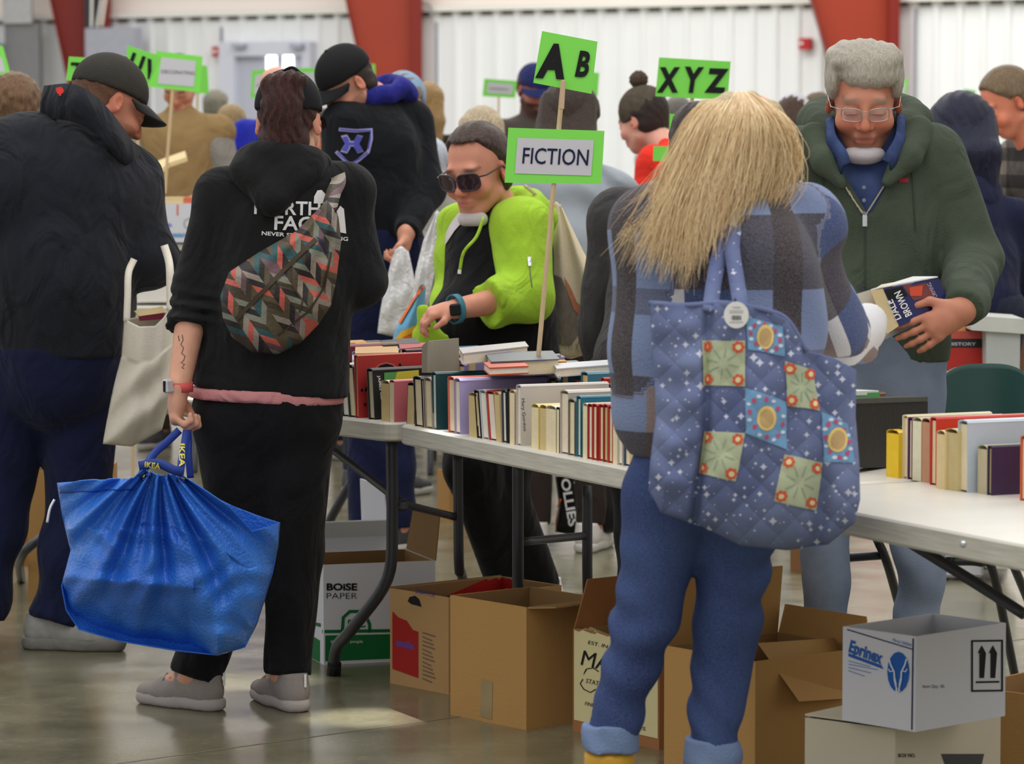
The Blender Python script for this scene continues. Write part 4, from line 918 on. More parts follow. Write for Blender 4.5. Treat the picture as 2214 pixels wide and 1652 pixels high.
ho = hood(r, dict(J, neck=J['neck']+np.array([.015, 0, .0])), cloth('hood_camo_blue', (40, 42, 130), 40, .6), size=.86)
T = bvh(hd); pb = plain('emblem_blue', (78, 80, 178), .6); po = plain('emblem_outline', (160, 155, 200), .6)
for c_, m_, w_ in (([(733, 280), (768, 283), (804, 281), (803, 300), (796, 330)], po, 7), ([(735, 280), (768, 283), (802, 282), (801, 300), (796, 322)], pb, 3.4), ([(727, 328), (744, 345), (757, 357), (775, 346), (797, 328)], po, 7), ([(729, 330), (744, 343), (757, 354), (775, 344), (795, 330)], pb, 3.4)): stamp_poly(T, stroke(c_, w_), m_, r, off=.003 if m_ is pb else .002)
for sg in (-1, 1):
    U_ = [(761+sg*x, y) for x, y in ((24, 294), (11, 291), (4, 303), (7, 311), (4, 320), (11, 332), (25, 328), (15, 311))]; cx_ = 761+sg*13
    stamp_poly(T, U_, po, r, off=.002, sub=5); stamp_poly(T, [(cx_+(x-cx_)*.74, 311+(y-311)*.82) for x, y in U_], pb, r, off=.0035, sub=5)
stamp_poly(T, [(753, 305), (769, 305), (769, 317), (753, 317)], po, r, off=.0022, sub=5); stamp_poly(T, [(750, 308), (772, 308), (772, 314), (750, 314)], pb, r, off=.0038, sub=5)
stamp_poly(T, U_, po, r, off=.002, sub=5); stamp_poly(T, [(757+(x-757)*.88+4*0, 311+(y-311)*.84) for x, y in U_], pb, r, off=.0035, sub=5)
trousers(r, J, cloth('navy_jeans', (28, 34, 66)), J['pel'][2]+.06, .016)
for s in 'LR': socked(r, J, s, F, plain('shoe_upper_70', (70, 70, 75)), plain('shoe_sole', (200, 198, 190)))
h = J['H']; hair_short(r, h, hairm('hair_dark_clip', (40, 32, 28), (84, 66, 54), (90, 90, 60)), .004, -.03, -.04); baseball_cap(r, h, cp if False else plain('black_cap_cloth', (26, 27, 30), .8))
# 4. woman in the lime and black hooded jacket
F, S = fdir(-38); Y = 10.75
J = jo(Y, neck=(1082, 470, .06), chest=(1080, 560, .04), waist=(1075, 700, 0), pel=(1085, 800, .02), shL=(1010, 500, .14), shR=(1128, 492, -.08), elL=(1000, 620, .12), elR=(1138, 640, -.16), wrL=(975, 690, .0), wrR=(985, 668, -.34),
       hpL=(1040, 840, 0), hpR=(1120, 840, .04), knL=(1020, 1010, -.12), knR=(1080, 1060, 0), anL=(1092, 1245, .1), anR=(1170, 1300, .1))
J.update(H=headat(1032, 370, Y-.03, -30, 17, 1.12, -3), F=F, side=S, dp=.85, nk=1.1, toeL=F, toeR=F); J['r'] = dict(sh=.078, ch=.182, wa=.19, hi=.2, ua=.088, fa=.068, wr=.032, th=.115, kn=.08, an=.06)
J['hand'] = dict(R=dict(d=(-1, -.2, -.15), n=(-.2, .3, -1), th=(0, -1, .3), curl=.8, s=.95))
r = empty('person', (*at(1090, 1290, Y)[:2], 0), 'person in dark sunglasses and a lime green and black hooded jacket behind the middle table', 'person'); W4 = r
body_mesh(r, J, (214, 150, 126), step=.011, hstep=.0042, brow=(88, 60, 52), lip=(196, 108, 100))
lime = cloth('lime_jersey', (166, 208, 60)); bk = cloth('black_jersey2', (22, 22, 25))
J['belly'] = cap(at(1030, 700, Y-.05), at(1060, 790, Y-.03), .15, .15)
V, Q = sdf_mesh(top_prims(J, .0, sleeve=()), .011, .035, (), [((0, 0, at(0, 765, Y)[2]), (0, 0, -1))], wrinkle(.007, 24, .2, .5)); vt = mesh('jacket', V, Q, bk, r, True)
for s, f in (('R', .55), ('L', 1.0)):
    a, b, c_ = J['sh'+s], J['el'+s], J['wr'+s]; inn = unit(J['neck']-a)
    P = [cap(a+inn*.05-UPV*.01, a, .085, .092), cap(a, b, .095, .085), cap(b, b+(c_-b)*f, .085, .072, flat='b')]
    V, Q = sdf_mesh(P, .010, .03, (), (), wrinkle(.007, 40, 1.0, .9)); slv = mesh('sleeve', V, Q, lime, r, True)
    if s == 'R':
        T = bvh(slv); stamp_poly(T, stroke([(1143, 556), (1146, 590), (1150, 622)], 2.5), plain('zip_grey', (90, 110, 80), .4, .5), r, 'zip', sub=4); stamp_poly(T, [(1140, 556), (1148, 556), (1149, 576), (1142, 576)], M_chrome, r, 'zip_pull', off=.004, sub=5)
ho = hood(r, dict(J, neck=J['neck']-UPV*.02), lime, size=1.1, open_=1)
V, Q = sdf_mesh([cap(at(1005, 474, Y-.07), at(1040, 474, Y-.09), .022, .022)], .006, .02); mesh('neckline', V, Q, plain('pale_tee', (200, 194, 196), .8), r, True)
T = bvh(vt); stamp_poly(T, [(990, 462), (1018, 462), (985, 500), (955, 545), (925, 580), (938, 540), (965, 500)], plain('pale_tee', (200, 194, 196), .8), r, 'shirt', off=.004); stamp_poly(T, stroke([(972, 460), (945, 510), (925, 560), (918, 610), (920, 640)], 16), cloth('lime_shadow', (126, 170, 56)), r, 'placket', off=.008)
stamp_poly(T, stroke([(966, 462), (938, 512), (917, 562), (912, 610), (914, 640)], 3), plain('zip_grey', (90, 110, 80), .4, .5), r, 'zip', off=.012, sub=4)
V, Q = sdf_mesh([cap(at(918, 672, Y-.22), at(922, 735, Y-.2), .022, .04, sq=(np.array([0, 1., 0]), .5)), cap(at(922, 735, Y-.2), at(960, 738, Y-.2), .035, .02, sq=(np.array([0, 1., 0]), .5))], .007, .03, post=wrinkle(.004, 60, 1, 1)); mesh('hem_flap', V, Q, lime, r, True)
o = add('drawstring', tubeg(bend([at(1046, 470, Y-.22), at(1030, 512, Y-.24), at(1003, 545, Y-.245), at(994, 585, Y-.235)]), .005, 6), lime, r, True); add('cord_tip', tubeg([at(994, 583, Y-.235), at(993, 592, Y-.235)], .006, 6), M_white, o)
V, Q = sdf_mesh([cap(J['waist']-UPV*.1, J['pel'], .18, .195, sq=(F, .85)), cap(J['hpL'], J['knL'], .12, .085), cap(J['knL'], J['anL'], .085, .06), cap(J['hpR'], J['knR'], .12, .085), cap(J['knR'], J['anR'], .085, .06)], .016, .03); mesh('trousers', V, Q, cloth('black_leggings', (20, 20, 22)), r, True)
for s in 'LR': socked(r, J, s, F, M_white, M_white)
h = J['H']; hm = hairm('hair_brunette', (46, 34, 32), (98, 78, 68), (40, 40, 14)); hair_short(r, h, hm, .012, -.028, -.045); V, Q = sdf_mesh([h.e((0, -.115, .0), (.045, .035, .045))], .007, .02); mesh('hair_bun', V, Q, hm, r, True)
def glasses(root, h, lensm, framem, w=.031, hh=.019, wd=.024, thick=.0035, label=None, who='', full=True, y0=.116):
    g = empty('sunglasses' if full else 'eyeglasses', h.w(0, y0, 0), label, 'glasses')
    for s in (-1, 1):
        pts = []
        for q in np.linspace(0, 2*math.pi, 25)[:-1]:
            cx_, cz = math.cos(q), math.sin(q); ex = .6; x = s*w + wd*np.sign(cx_)*abs(cx_)**ex; z = .001 + hh*np.sign(cz)*abs(cz)**ex; pts.append(h.w(x, y0 - (abs(x)/.06)**2*.018 + z*.12, z))
        c_ = sum(pts)/len(pts); mesh('lens', pts + [c_ + h.f*.003], [[i, (i+1) % 24, 24] for i in range(24)], lensm, g, True); add('rim', tubeg(pts+[pts[0]], thick, 6, False), framem, g, True)
        add('temple', tubeg([h.w(s*.056, y0-.014, .012), h.w(s*.077, y0-.035, .011), h.w(s*.083, .0, .012), h.w(s*.083, -.018, -.002)], thick*.9, 6), framem, g, True)
    add('bridge', tubeg(bend([h.w(-.009, y0, .008), h.w(0, y0+.002, .011), h.w(.009, y0, .008)]), thick*.9, 6), framem, g, True); return g
t = NT('dark_lens'); t.base(srgb((50, 26, 40))); M_lens = t.fin(.08, .6); glasses(r, h, M_lens, plain('tortoise_frame', (58, 44, 50), .3, .5), label='dark plum sunglasses worn by the woman in lime green', hh=.024, wd=.029, w=.034, y0=.117)
ws = empty('smartwatch', at(985, 660, Y-.36), 'black square smartwatch on a teal strap worn by the woman in lime green', 'watch'); wc = J['wrR']; 
ax = unit(J['wrR']-J['elR']); b1_ = unit(np.cross(ax, UPV)); b2_ = np.cross(ax, b1_); wc = wc - ax*.0; V = []; F_ = []
for q in np.linspace(0, 2*math.pi, 25): p = wc + b1_*.034*math.cos(q) + b2_*.042*math.sin(q); V += [p-ax*.011, p+ax*.011]
for i in range(24): F_.append([2*i, 2*i+1, 2*i+3, 2*i+2])
o = mesh('strap', V, F_, plain('teal_band', (60, 128, 150), .5), ws, True); o.modifiers.new('t', 'SOLIDIFY').thickness = .003
add('case', boxg(at(985, 668, Y-.34)+np.array([0, -.047, 0]), (.034, 0, .004), (0, .01, 0), (-.004, 0, .036), .005), M_ink, ws)
def ribbon(name, pts, wpx, m, root=None, th=.003, smooth=True):      # pts (x, y, Y); flat band facing the viewer's side
    P = bend([np.array(p, float) for p in pts], 6); V = []; F_ = []
    for i, p in enumerate(P):
        t = unit(P[min(i+1, len(P)-1)][:2]-P[max(i-1, 0)][:2]); n = np.array([-t[1], t[0]])*wpx/2
        V += [at(p[0]+n[0], p[1]+n[1], p[2]), at(p[0], p[1], p[2]-.004), at(p[0]-n[0], p[1]-n[1], p[2])]
    for i in range(len(P)-1): F_ += [[3*i, 3*i+3, 3*i+4, 3*i+1], [3*i+1, 3*i+4, 3*i+5, 3*i+2]]
    uv = [(p[0]/1000+k*.01, p[1]/1000) for p in P for k in range(3)]
    o = mesh(name, V, F_, m, root, smooth, uv=uv); o.modifiers.new('t', 'SOLIDIFY').thickness = th; return o
def slab(name, q, th, m, root=None):     # q: four (x, y, Y) corners of the near face, thickened away from the viewer
    P = [at(*c) for c in q]; n = unit(np.cross(P[1]-P[0], P[3]-P[0])); n = n if n[1] > 0 else -n
    V = P + [p+n*th for p in P]; return mesh(name, V, [[0,1,2,3],[7,6,5,4],[0,4,5,1],[1,5,6,2],[2,6,7,3],[3,7,4,0]], m, root)
t = NT('clear_lens'); t.base(srgb((225, 222, 225))); t.p.inputs['Alpha'].default_value = .18; M_clear = t.fin(.04, .6)
# 5. blonde woman with the quilted tote
t = NT('plaid_flannel'); uv = t.n('ShaderNodeUVMap').outputs[0]; sx = t.n('ShaderNodeSeparateXYZ', {'Vector': uv})
A, B_, C_, D_, W_ = srgb((122, 140, 180)), srgb((60, 50, 52)), srgb((142, 122, 116)), srgb((62, 80, 128)), srgb((218, 216, 220))
fu = t.M('FRACT', t.M('MULTIPLY_ADD', sx.outputs[0], 2.3, 10.02)); fv = t.M('FRACT', t.M('MULTIPLY_ADD', sx.outputs[1], 2.3, 10.12))
cu = t.ramp(fu, [(0, A), (.22, C_), (.32, W_), (.385, D_), (.62, A), (.78, B_), (.92, A)], True); bz = t.ramp(fv, [(0, (.88,)*3), (.2, (0, 0, 0)), (.46, (.55,)*3), (.58, (0, 0, 0)), (.86, (.88,)*3)], True)
c = t.mix(bz, cu, B_); t.base(t.mix(t.rng(t.noise(330, 2), .3, .7, 0, .22), c, (.42, .42, .48))); t.bump(t.noise(240, 2), .6, .004); M_plaid = t.fin(.95, .1, sheen=.1)
t = NT('blue_denim'); n = t.noise(3.5, 4); t.base(t.mix(t.rng(t.noise(300, 2), .3, .7, 0, .2), t.ramp(n, [(.3, srgb((35, 46, 88))), (.75, srgb((68, 87, 136)))]), srgb((120, 140, 185)))); t.bump(t.noise(260, 2), .4, .003); M_den = t.fin(.85, .15)
t = NT('faded_denim'); n = t.noise(4, 4); t.base(t.ramp(n, [(.3, srgb((108, 122, 144))), (.75, srgb((152, 166, 188)))])); t.bump(t.noise(260, 2), .4, .003); M_fade = t.fin(.85, .15)
F, S = fdir(150); Y = 7.0
J = jo0(Y, neck=(1590, 420, .02), chest=(1575, 590, .0), waist=(1570, 780, 0), pel=(1560, 960, 0), shL=(1425, 505, -.02), shR=(1715, 510, .1), elL=(1415, 760, -.02), elR=(1780, 690, .22), wrL=(1480, 900, .2), wrR=(1838, 742, .34),
       hpL=(1448, 1070, 0), hpR=(1600, 1070, .02), knL=(1398, 1330, .02), knR=(1572, 1350, .05), anL=(1318, 1596, 0), anR=(1540, 1628, .03))
J.update(H=headat(1608, 342, Y+.03, 112, 34, 1.05), F=F, side=np.array([1., .1, 0]), dp=.8, toeL=unit([.1, 1, 0]), toeR=unit([.3, 1, 0])); J['r'] = dict(sh=.075, ch=.195, wa=.2, hi=.178, ua=.088, fa=.076, wr=.045, th=.09, kn=.066, an=.048)
J['hand'] = dict(R=dict(d=(.7, .6, .35), n=(.2, 0, 1), th=(0, -1, .4), curl=1.1, s=.8))
gp = (J['anL']+J['anR'])/2; r = empty('person', (gp[0], gp[1], 0), 'person with long blonde hair, blue plaid flannel shirt and rolled blue jeans', 'person'); W5 = r
body_mesh(r, dict(J, xp=[cap(J['an'+s], J['an'+s]*np.array([1, 1, 0])+UPV*.05, .036) for s in 'LR']), (222, 170, 146), step=.012)
P = top_prims(J, .0) + [cap(at(1440, 560, Y), at(1430, 890, Y), .1, .1), cap(at(1460, 880, Y+.0), at(1600, 900, Y+.05), .12, .11), cap(at(1460, 500, Y-.02), at(1700, 505, Y+.1), .1, .1)]
sh = garment(r, 'shirt', J, P, M_plaid, at(0, 985, Y)[2], .010, .045, (.012, 22, .4, .8), uv=True)
stamp_poly(bvh(sh), [(1450, 470), (1490, 445), (1560, 440), (1600, 455), (1590, 492), (1460, 498), (1440, 490)], plain('cream_yoke', (206, 196, 184), .9), r, 'inner_collar', off=.004)
M_thermal = plain('white_thermal', (222, 222, 226), .85, .2, .04, 9, .3)
V, Q = sdf_mesh([cap(at(1822, 742, Y+.24), at(1862, 712, Y+.34), .05, .048), cap(at(1862, 712, Y+.34), at(1884, 684, Y+.37), .046, .036, flat='b')], .007, .02, post=wrinkle(.004, 90, .3, .4)); mesh('cuff', V, Q, M_thermal, r, True)
tr = trousers(r, J, M_den, at(0, 900, Y)[2], .009, (.0065, 70, 2.0, .35), fr=1.05)
for s in 'LR':
    a = J['an'+s]; V, Q = sdf_mesh([cap(a+UPV*.03+[.002, 0, 0], a-UPV*.025, .057, .06, flat='ab')], .005, .01, post=wrinkle(.004, 80, 1, .3)); mesh('rolled_cuff', V, Q, plain('denim_reverse', (120, 140, 178), .9, .15, .15, 20, .5, 200), r, True)
    V, Q = sdf_mesh([cap([a[0], a[1], .245], [a[0], a[1], .06], .052, .056, flat='a'), cap([a[0], a[1], .055], np.array([a[0], a[1], .045])+J['toe'+s]*.15, .05, .04)], .007, .03, (), [((0, 0, .0), (0, 0, -1))]); mesh('boot', V, Q, plain('mustard_rubber', (206, 158, 44), .35, .4, .06, 9, 0), r, True)
# hair: a mass and loose strands over it
h = J['H']
t = NT('hair_blonde'); a = t.n('ShaderNodeAttribute', attribute_name='Col').outputs[0]; t.base(a); t.p.inputs['Coat Weight'].default_value = .1; M_bl = t.fin(.42, .4)
hmB = hairm('hair_blonde_mass', (168, 138, 94), (232, 208, 160), (34, 34, 7)); Yh = Y
P = [h.e((0, -.012, .025), (.084, .108, .098)), cap(at(1560, 290, Yh-.03), at(1480, 420, Yh-.08), .075, .055), cap(at(1480, 420, Yh-.08), at(1425, 520, Yh-.12), .05, .022), cap(at(1580, 320, Yh-.05), at(1535, 430, Yh-.12), .075, .04), cap(at(1535, 430, Yh-.12), at(1510, 540, Yh-.16), .038, .012),
     cap(at(1640, 290, Yh+.0), at(1655, 370, Yh-.03), .055, .03), cap(at(1600, 300, Yh-.05), at(1610, 410, Yh-.08), .07, .03)]
V, Q = sdf_mesh(P, .008, .03, (), [], lambda P_, d: d+.004*np.sin(P_[..., 0]*120+P_[..., 2]*30+2*np.sin(P_[..., 2]*22))); mesh('hair', V, Q, hmB, r, True)
G = [[(1568, 222, .0), (1515, 238, -.06), (1468, 330, -.08), (1412, 440, -.09), (1352, 520, -.1)], [(1580, 210, .0), (1530, 250, -.1), (1490, 350, -.13), (1452, 450, -.15), (1418, 545, -.17)],
     [(1588, 204, .0), (1560, 250, -.13), (1530, 350, -.15), (1505, 450, -.17), (1492, 580, -.2)], [(1598, 200, .0), (1600, 250, -.13), (1580, 330, -.15), (1560, 420, -.16), (1530, 500, -.18)],
     [(1610, 200, .0), (1640, 250, -.12), (1645, 320, -.13), (1625, 390, -.13), (1600, 440, -.12)], [(1622, 203, .0), (1672, 255, -.07), (1694, 320, -.06), (1688, 375, -.05), (1648, 425, -.06)], [(1632, 208, .02), (1686, 262, .0), (1704, 320, 0), (1698, 370, 0), (1672, 402, 0)]]
G = np.array(G, float); cur = []; cc = []; CLU = [(random.gauss(0, 15), random.gauss(0, 24), random.gauss(0, 16)) for _ in range(70)]
for i in range(3300):
    g = random.random()*5.98; k = int(g); f = g-k; c_ = G[k]*(1-f)+G[k+1]*f; c_ = c_.copy(); L = random.choice([1, 1, .96, .88, .75]); j = np.array([random.gauss(0, 11), random.gauss(0, 7), random.uniform(-.012, .012)])
    cl = CLU[random.randrange(len(CLU))]; je = np.array([random.gauss(0, 7)+cl[0], random.gauss(0, 22)+cl[1], 0]); wob = cl[2]+random.gauss(0, 5); ph = random.random()*6; pts = []
    for s_ in np.linspace(0, L, 12):
        q = s_*4; a_ = min(int(q), 3); b_ = q-a_; p0, p1, p2, p3 = c_[max(a_-1, 0)], c_[a_], c_[a_+1], c_[min(a_+2, 4)]
        p = .5*((2*p1)+(p2-p0)*b_+(2*p0-5*p1+4*p2-p3)*b_*b_+(3*p1-p0-3*p2+p3)*b_**3)
        p = p + j*min(1, s_*2.2+.15) + np.array([wob*math.sin(s_*5+ph)*s_, 0, 0]); p = p + je*s_**2; pts.append(at(p[0], p[1], Yh+p[2]-.004))
    cur.append(pts); v = random.random()**1.7; c0_ = np.array(srgb((252, 230, 186)))*(1-v)+np.array(srgb((204, 166, 118)))*v; cc.append(c0_)
o = strands(r, cur, M_bl, .00085); me = o.data; n_ = len(me.vertices)//len(cur); a_ = me.color_attributes.new('Col', 'FLOAT_COLOR', 'POINT'); arr = np.ones((len(me.vertices), 4), np.float32); arr[:, :3] = np.repeat(np.array(cc), n_, 0); a_.data.foreach_set('color', arr.ravel())
cur2 = []
for i in range(26):
    k = random.randint(0, 2); c_ = G[k][2:]; e = c_[-1] + np.array([random.uniform(-55, 10), random.uniform(-40, 60), -.01]); mid_ = (c_[0]+e)/2 + np.array([random.uniform(-25, 0), random.uniform(-10, 30), -.01]); cur2.append([at(p[0], p[1], Yh+p[2]) for p in bend([c_[0], mid_, e], 6)])
o = strands(r, cur2, M_bl, .0009); arr = np.ones((len(o.data.vertices), 4), np.float32); arr[:, :3] = srgb((226, 200, 150)); a_ = o.data.color_attributes.new('Col', 'FLOAT_COLOR', 'POINT'); a_.data.foreach_set('color', arr.ravel())
glasses(r, h, M_clear, M_chrome, thick=.0018, label='thin-rimmed eyeglasses half hidden by the blonde hair', full=False)
# quilted tote
def quilt_mat(name, dense):
    t = NT(name); uv = t.n('ShaderNodeUVMap').outputs[0]; v = t.n('ShaderNodeTexVoronoi', {'Vector': uv, 'Scale': dense, 'Randomness': .75}, distance='MINKOWSKI'); v.inputs['Exponent'].default_value = .62
    n = t.noise(5, 4); base = t.ramp(n, [(.3, srgb((92, 103, 144))), (.72, srgb((126, 138, 176)))]); dot = t.M('LESS_THAN', v.outputs['Distance'], .62)
    s = t.n('ShaderNodeSeparateXYZ', {'Vector': uv}); a = t.M('ABSOLUTE', t.M('SINE', t.M('MULTIPLY', t.M('ADD', s.outputs[0], s.outputs[1]), 42))); b = t.M('ABSOLUTE', t.M('SINE', t.M('MULTIPLY', t.M('SUBTRACT', s.outputs[0], s.outputs[1]), 42)))
    q = t.M('POWER', t.M('MULTIPLY', a, b), .35); t.base(t.mix(dot, base, srgb((212, 216, 236)))); t.bump(q, .35, .008); return t.fin(.9, .15)
M_q = quilt_mat('quilted_denim_print', 50)
qb = empty('quilted_tote_bag', at(1640, 1180, 6.78), 'large blue quilted tote bag with white sprigs and square floral patches', 'bag')
def qfold(u, v, X):
    g = np.zeros_like(u)
    for a_, w_ in ((.26, .022), (.80, .05)): g += .035*np.exp(-((u-a_)/w_)**2)*(.4+.6*v)
    return g + .006*np.sin(v*34+u*9)*np.exp(-((u-.12)/.12)**2) - .008*np.sin(u*22)*np.sin(v*9+1) - .0022*np.abs(np.sin((X[..., 0]+X[..., 1])*.042)) - .0022*np.abs(np.sin((X[..., 0]-X[..., 1])*.042))
TQ = [(1405, 655), (1480, 660), (1560, 655), (1610, 662), (1660, 672), (1702, 692), (1745, 760), (1800, 772), (1852, 800)]
tq = bag('panel', TQ, [(1402, 1060), (1430, 1110), (1520, 1140), (1600, 1180), (1700, 1190), (1790, 1178), (1848, 1130)], [(1405, 655), (1410, 760), (1418, 900), (1405, 1000), (1402, 1060)], [(1852, 800), (1850, 900), (1858, 1000), (1860, 1080), (1848, 1130)], 6.78, .13, .10, M_q, qb, (150, 150), qfold, T2=[(x, y-3) for x, y in TQ])
rim_ = add('piping', tubeg(bend([at(x, y, 6.78-.125*max(0, 1-abs(2*i/8-1)**2.4)**.55) for i, (x, y) in enumerate(TQ[:7])], 8), .0055, 8), M_q, qb, True)
ribbon('strap', [(1536, 668, 6.66), (1545, 600, 6.76), (1562, 520, 6.84), (1585, 450, 6.88), (1612, 408, 6.97)], 34, M_q, qb, .007); ribbon('strap', [(1603, 668, 6.65), (1592, 600, 6.75), (1583, 530, 6.82), (1594, 460, 6.88), (1625, 412, 6.99)], 34, M_q, qb, .007)
T = bvh(tq); M_pg = plain('patch_sage', (188, 196, 166), .9, .1, .12, 60, .3); M_po = plain('patch_coral', (224, 98, 62), .9); M_pw = plain('patch_cream', (240, 222, 176), .9); M_pb = plain('patch_aqua', (120, 164, 204), .9, .1, .2, 40, .3); M_pp = plain('patch_pink', (196, 84, 122), .9); M_py = plain('patch_yellow', (238, 208, 130), .9); M_pt = plain('patch_leaf', (150, 178, 150), .9)
def patch_flower(Q, first):
    Q = np.array(Q, float)
    def bl(u, v): return tuple(Q[0]*(1-u)*(1-v)+Q[1]*u*(1-v)+Q[2]*u*v+Q[3]*(1-u)*v)
    stamp_poly(T, [bl(a/6, 0) for a in range(7)]+[bl(1, a/6) for a in range(1, 7)]+[bl(1-a/6, 1) for a in range(1, 7)]+[bl(0, 1-a/6) for a in range(1, 6)], M_pg, qb, 'patch', off=.003)
    for k in range(8):
        a_ = k*math.pi/4+.2; p, q = bl(.5+.12*math.cos(a_), .5+.12*math.sin(a_)), bl(.5+.36*math.cos(a_), .5+.36*math.sin(a_)); stamp_poly(T, stroke([p, q], 2.5), M_pt, qb, 'leaf_print', off=.004)
    for u, v in ((.15, .14), (.85, .14), (.15, .86), (.85, .86)):
        x, y = bl(u, v)
        for k in range(7): stamp_poly(T, circ(x+9*math.cos(k*.9), y+9*math.sin(k*.9), 4.2, 4.2, 7), M_po, qb, 'petal_print', off=.0045, sub=12)
        stamp_poly(T, circ(x, y, 6, 6, 10), M_pw, qb, 'flower_centre', off=.0055, sub=12)
def patch_aqua(Q, seed=0):
    Q = np.array(Q, float)
    def bl(u, v): return tuple(Q[0]*(1-u)*(1-v)+Q[1]*u*(1-v)+Q[2]*u*v+Q[3]*(1-u)*v)
    stamp_poly(T, [bl(a/6, 0) for a in range(7)]+[bl(1, a/6) for a in range(1, 7)]+[bl(1-a/6, 1) for a in range(1, 7)]+[bl(0, 1-a/6) for a in range(1, 6)], M_pb, qb, 'patch', off=.003)
    for k in range(8):
        a_ = k*math.pi/4; x, y = bl(.5+.4*math.cos(a_), .5+.4*math.sin(a_)); stamp_poly(T, circ(x, y, 4.5, 5.5, 8), M_pp, qb, 'petal_print', off=.0045, sub=12)
        x, y = bl(.5+.44*math.cos(a_+.39), .5+.44*math.sin(a_+.39)); stamp_poly(T, circ(x, y, 5, 4, 8), M_bw, qb, 'petal_print', off=.0045, sub=12)
    x, y = bl(.5, .5); stamp_poly(T, circ(x, y, 20, 27), M_py, qb, 'oval_print', off=.005); stamp_poly(T, circ(x, y, 14, 20), plain('oval_tan', (200, 168, 120), .9), qb, 'oval_print', off=.0062)
patch_flower([(1517, 736), (1610, 736), (1612, 835), (1518, 833)], 0); patch_flower([(1698, 780), (1755, 800), (1772, 888), (1702, 876)], 0); patch_flower([(1520, 932), (1612, 936), (1590, 1040), (1508, 1022)], 0); patch_flower([(1695, 982), (1779, 1000), (1762, 1104), (1674, 1082)], 0)
patch_aqua([(1612, 684), (1694, 706), (1698, 770), (1616, 755)]); patch_aqua([(1612, 838), (1699, 868), (1700, 972), (1614, 936)]); patch_aqua([(1776, 890), (1830, 915), (1846, 1000), (1782, 998)])
tg = add('swing_tag', ([at(x, y, 6.63) for x, y in circ(1592, 681, 27, 29, 28)] + [at(x, y, 6.627) for x, y in circ(1592, 681, 27, 29, 28)], [list(range(28)), list(range(28, 56))[::-1]] + [[i, (i+1) % 28, 28+(i+1) % 28, 28+i] for i in range(28)]), plain('tag_card', (226, 226, 224), .5), qb)
Tt = bvh(tg); stamp_text(Tt, 'TOTE BAG', 1583, 667, 18, 4, M_ink, qb, 0, off=.001)
for i in range(9): stamp_poly(Tt, [(1582+i*2.3, 682), (1583+i*2.3+(i % 3)*.4, 682), (1583+i*2.3+(i % 3)*.4, 692), (1582+i*2.3, 692)], plain('grey_ink2', (90, 90, 92), .6), qb, off=.001)
for y in (672, 676, 697): stamp_poly(Tt, stroke([(1577, y), (1607, y)], 1), plain('grey_ink2', (90, 90, 92), .6), qb, off=.001)
add('tag_string', tubeg([at(1592, 655, 6.63), at(1590, 645, 6.65), at(1588, 660, 6.66)], .0012, 5), M_ink, qb)
# 6. white-haired man in the green zipped hoodie
F, S = fdir(-6); Y = 8.8
J = jo(Y, neck=(1872, 320, .06), chest=(1875, 440, .02), waist=(1885, 600, 0), pel=(1890, 780, .02), shL=(1738, 345, .02), shR=(2008, 340, .02), elL=(1735, 560, .0), elR=(2108, 560, -.02), wrL=(1850, 705, -.24), wrR=(2078, 672, -.38),
       hpL=(1818, 860, 0), hpR=(1955, 860, 0), knL=(1788, 1180, -.02), knR=(1988, 1190, -.02), anL=(1785, 1500, 0), anR=(1992, 1500, 0))
J.update(H=headat(1868, 216, Y-.04, -4, 19, 1.1), F=F, side=S, dp=.72, toeL=F-S*.2, toeR=F+S*.2); J['r'] = dict(sh=.082, ch=.185, wa=.185, hi=.185, ua=.085, fa=.066, wr=.036, th=.098, kn=.06, an=.06)
J['hand'] = dict(R=dict(d=(-.84, -.1, -.48), n=(.1, 1, .1), th=(0, 0, 1), curl=.28, s=1.04, spread=1.0), L=dict(d=(.7, -.1, .3), n=(0, .6, .6), th=(0, .2, 1), curl=.3, s=1.0))
r = empty('person', (*at(1890, 1590, Y)[:2], 0), 'person with white hair and glasses in a dark green zipped hooded jacket, holding books', 'person'); W6 = r
bo = body_mesh(r, J, (202, 138, 112), step=.011, hstep=.0038, brow=(150, 130, 118), lip=(168, 96, 84), stub=(150, 110, 96, .25))
M_gr = cloth('green_fleece', (72, 82, 69)); zx, zz = at(1870, 466, Y)[0], at(1870, 466, Y)[2]; 
def vcut(Pp, d):
    d = wrinkle(.008, 24, 1.8, .8)(Pp, d); x, y, z = Pp[..., 0], Pp[..., 1], Pp[..., 2]; s = np.maximum(np.abs(x-zx)-np.maximum(z-zz, 0)*.58, y-(Y-.0)); s = np.maximum(s, zz-z); return np.maximum(d, -s)
P = top_prims(J, .002)
for s, ph in (('R', 0), ('L', 1)):
    a, b = J['el'+s], J['wr'+s]
    for i, q in enumerate((.02, .3, .55, .8)): c_ = a+(b-a)*q; P.append(ell(c_+np.array([0, 0, .0]), (.078-.02*q, .07-.01*q, .05), None, .02))
V, Q = sdf_mesh(P, .010, .022, (), [((0, 0, at(0, 782, Y)[2]), (0, 0, -1))], vcut); hg = mesh('hooded_jacket', V, Q, M_gr, r, True)
t = NT('denim_shirt'); n = t.noise(14, 4); t.base(t.ramp(n, [(.3, srgb((38, 50, 92))), (.75, srgb((74, 92, 136)))])); t.bump(t.noise(200, 2), .4, .003); M_ds = t.fin(.85, .15)
V, Q = sdf_mesh([cap(J['neck'], J['chest'], .08, .15, sq=(F, .72)), cap(J['chest'], J['waist'], .16, .16, sq=(F, .72)), cap(at(1810, 330, Y), at(1930, 330, Y), .07, .07)], .009, .03, (), [(at(1868, 318, Y-.1), (0, -.6, .8))], wrinkle(.003, 40, 1, .5)); dsh = mesh('denim_shirt', V, Q, M_ds, r, True)
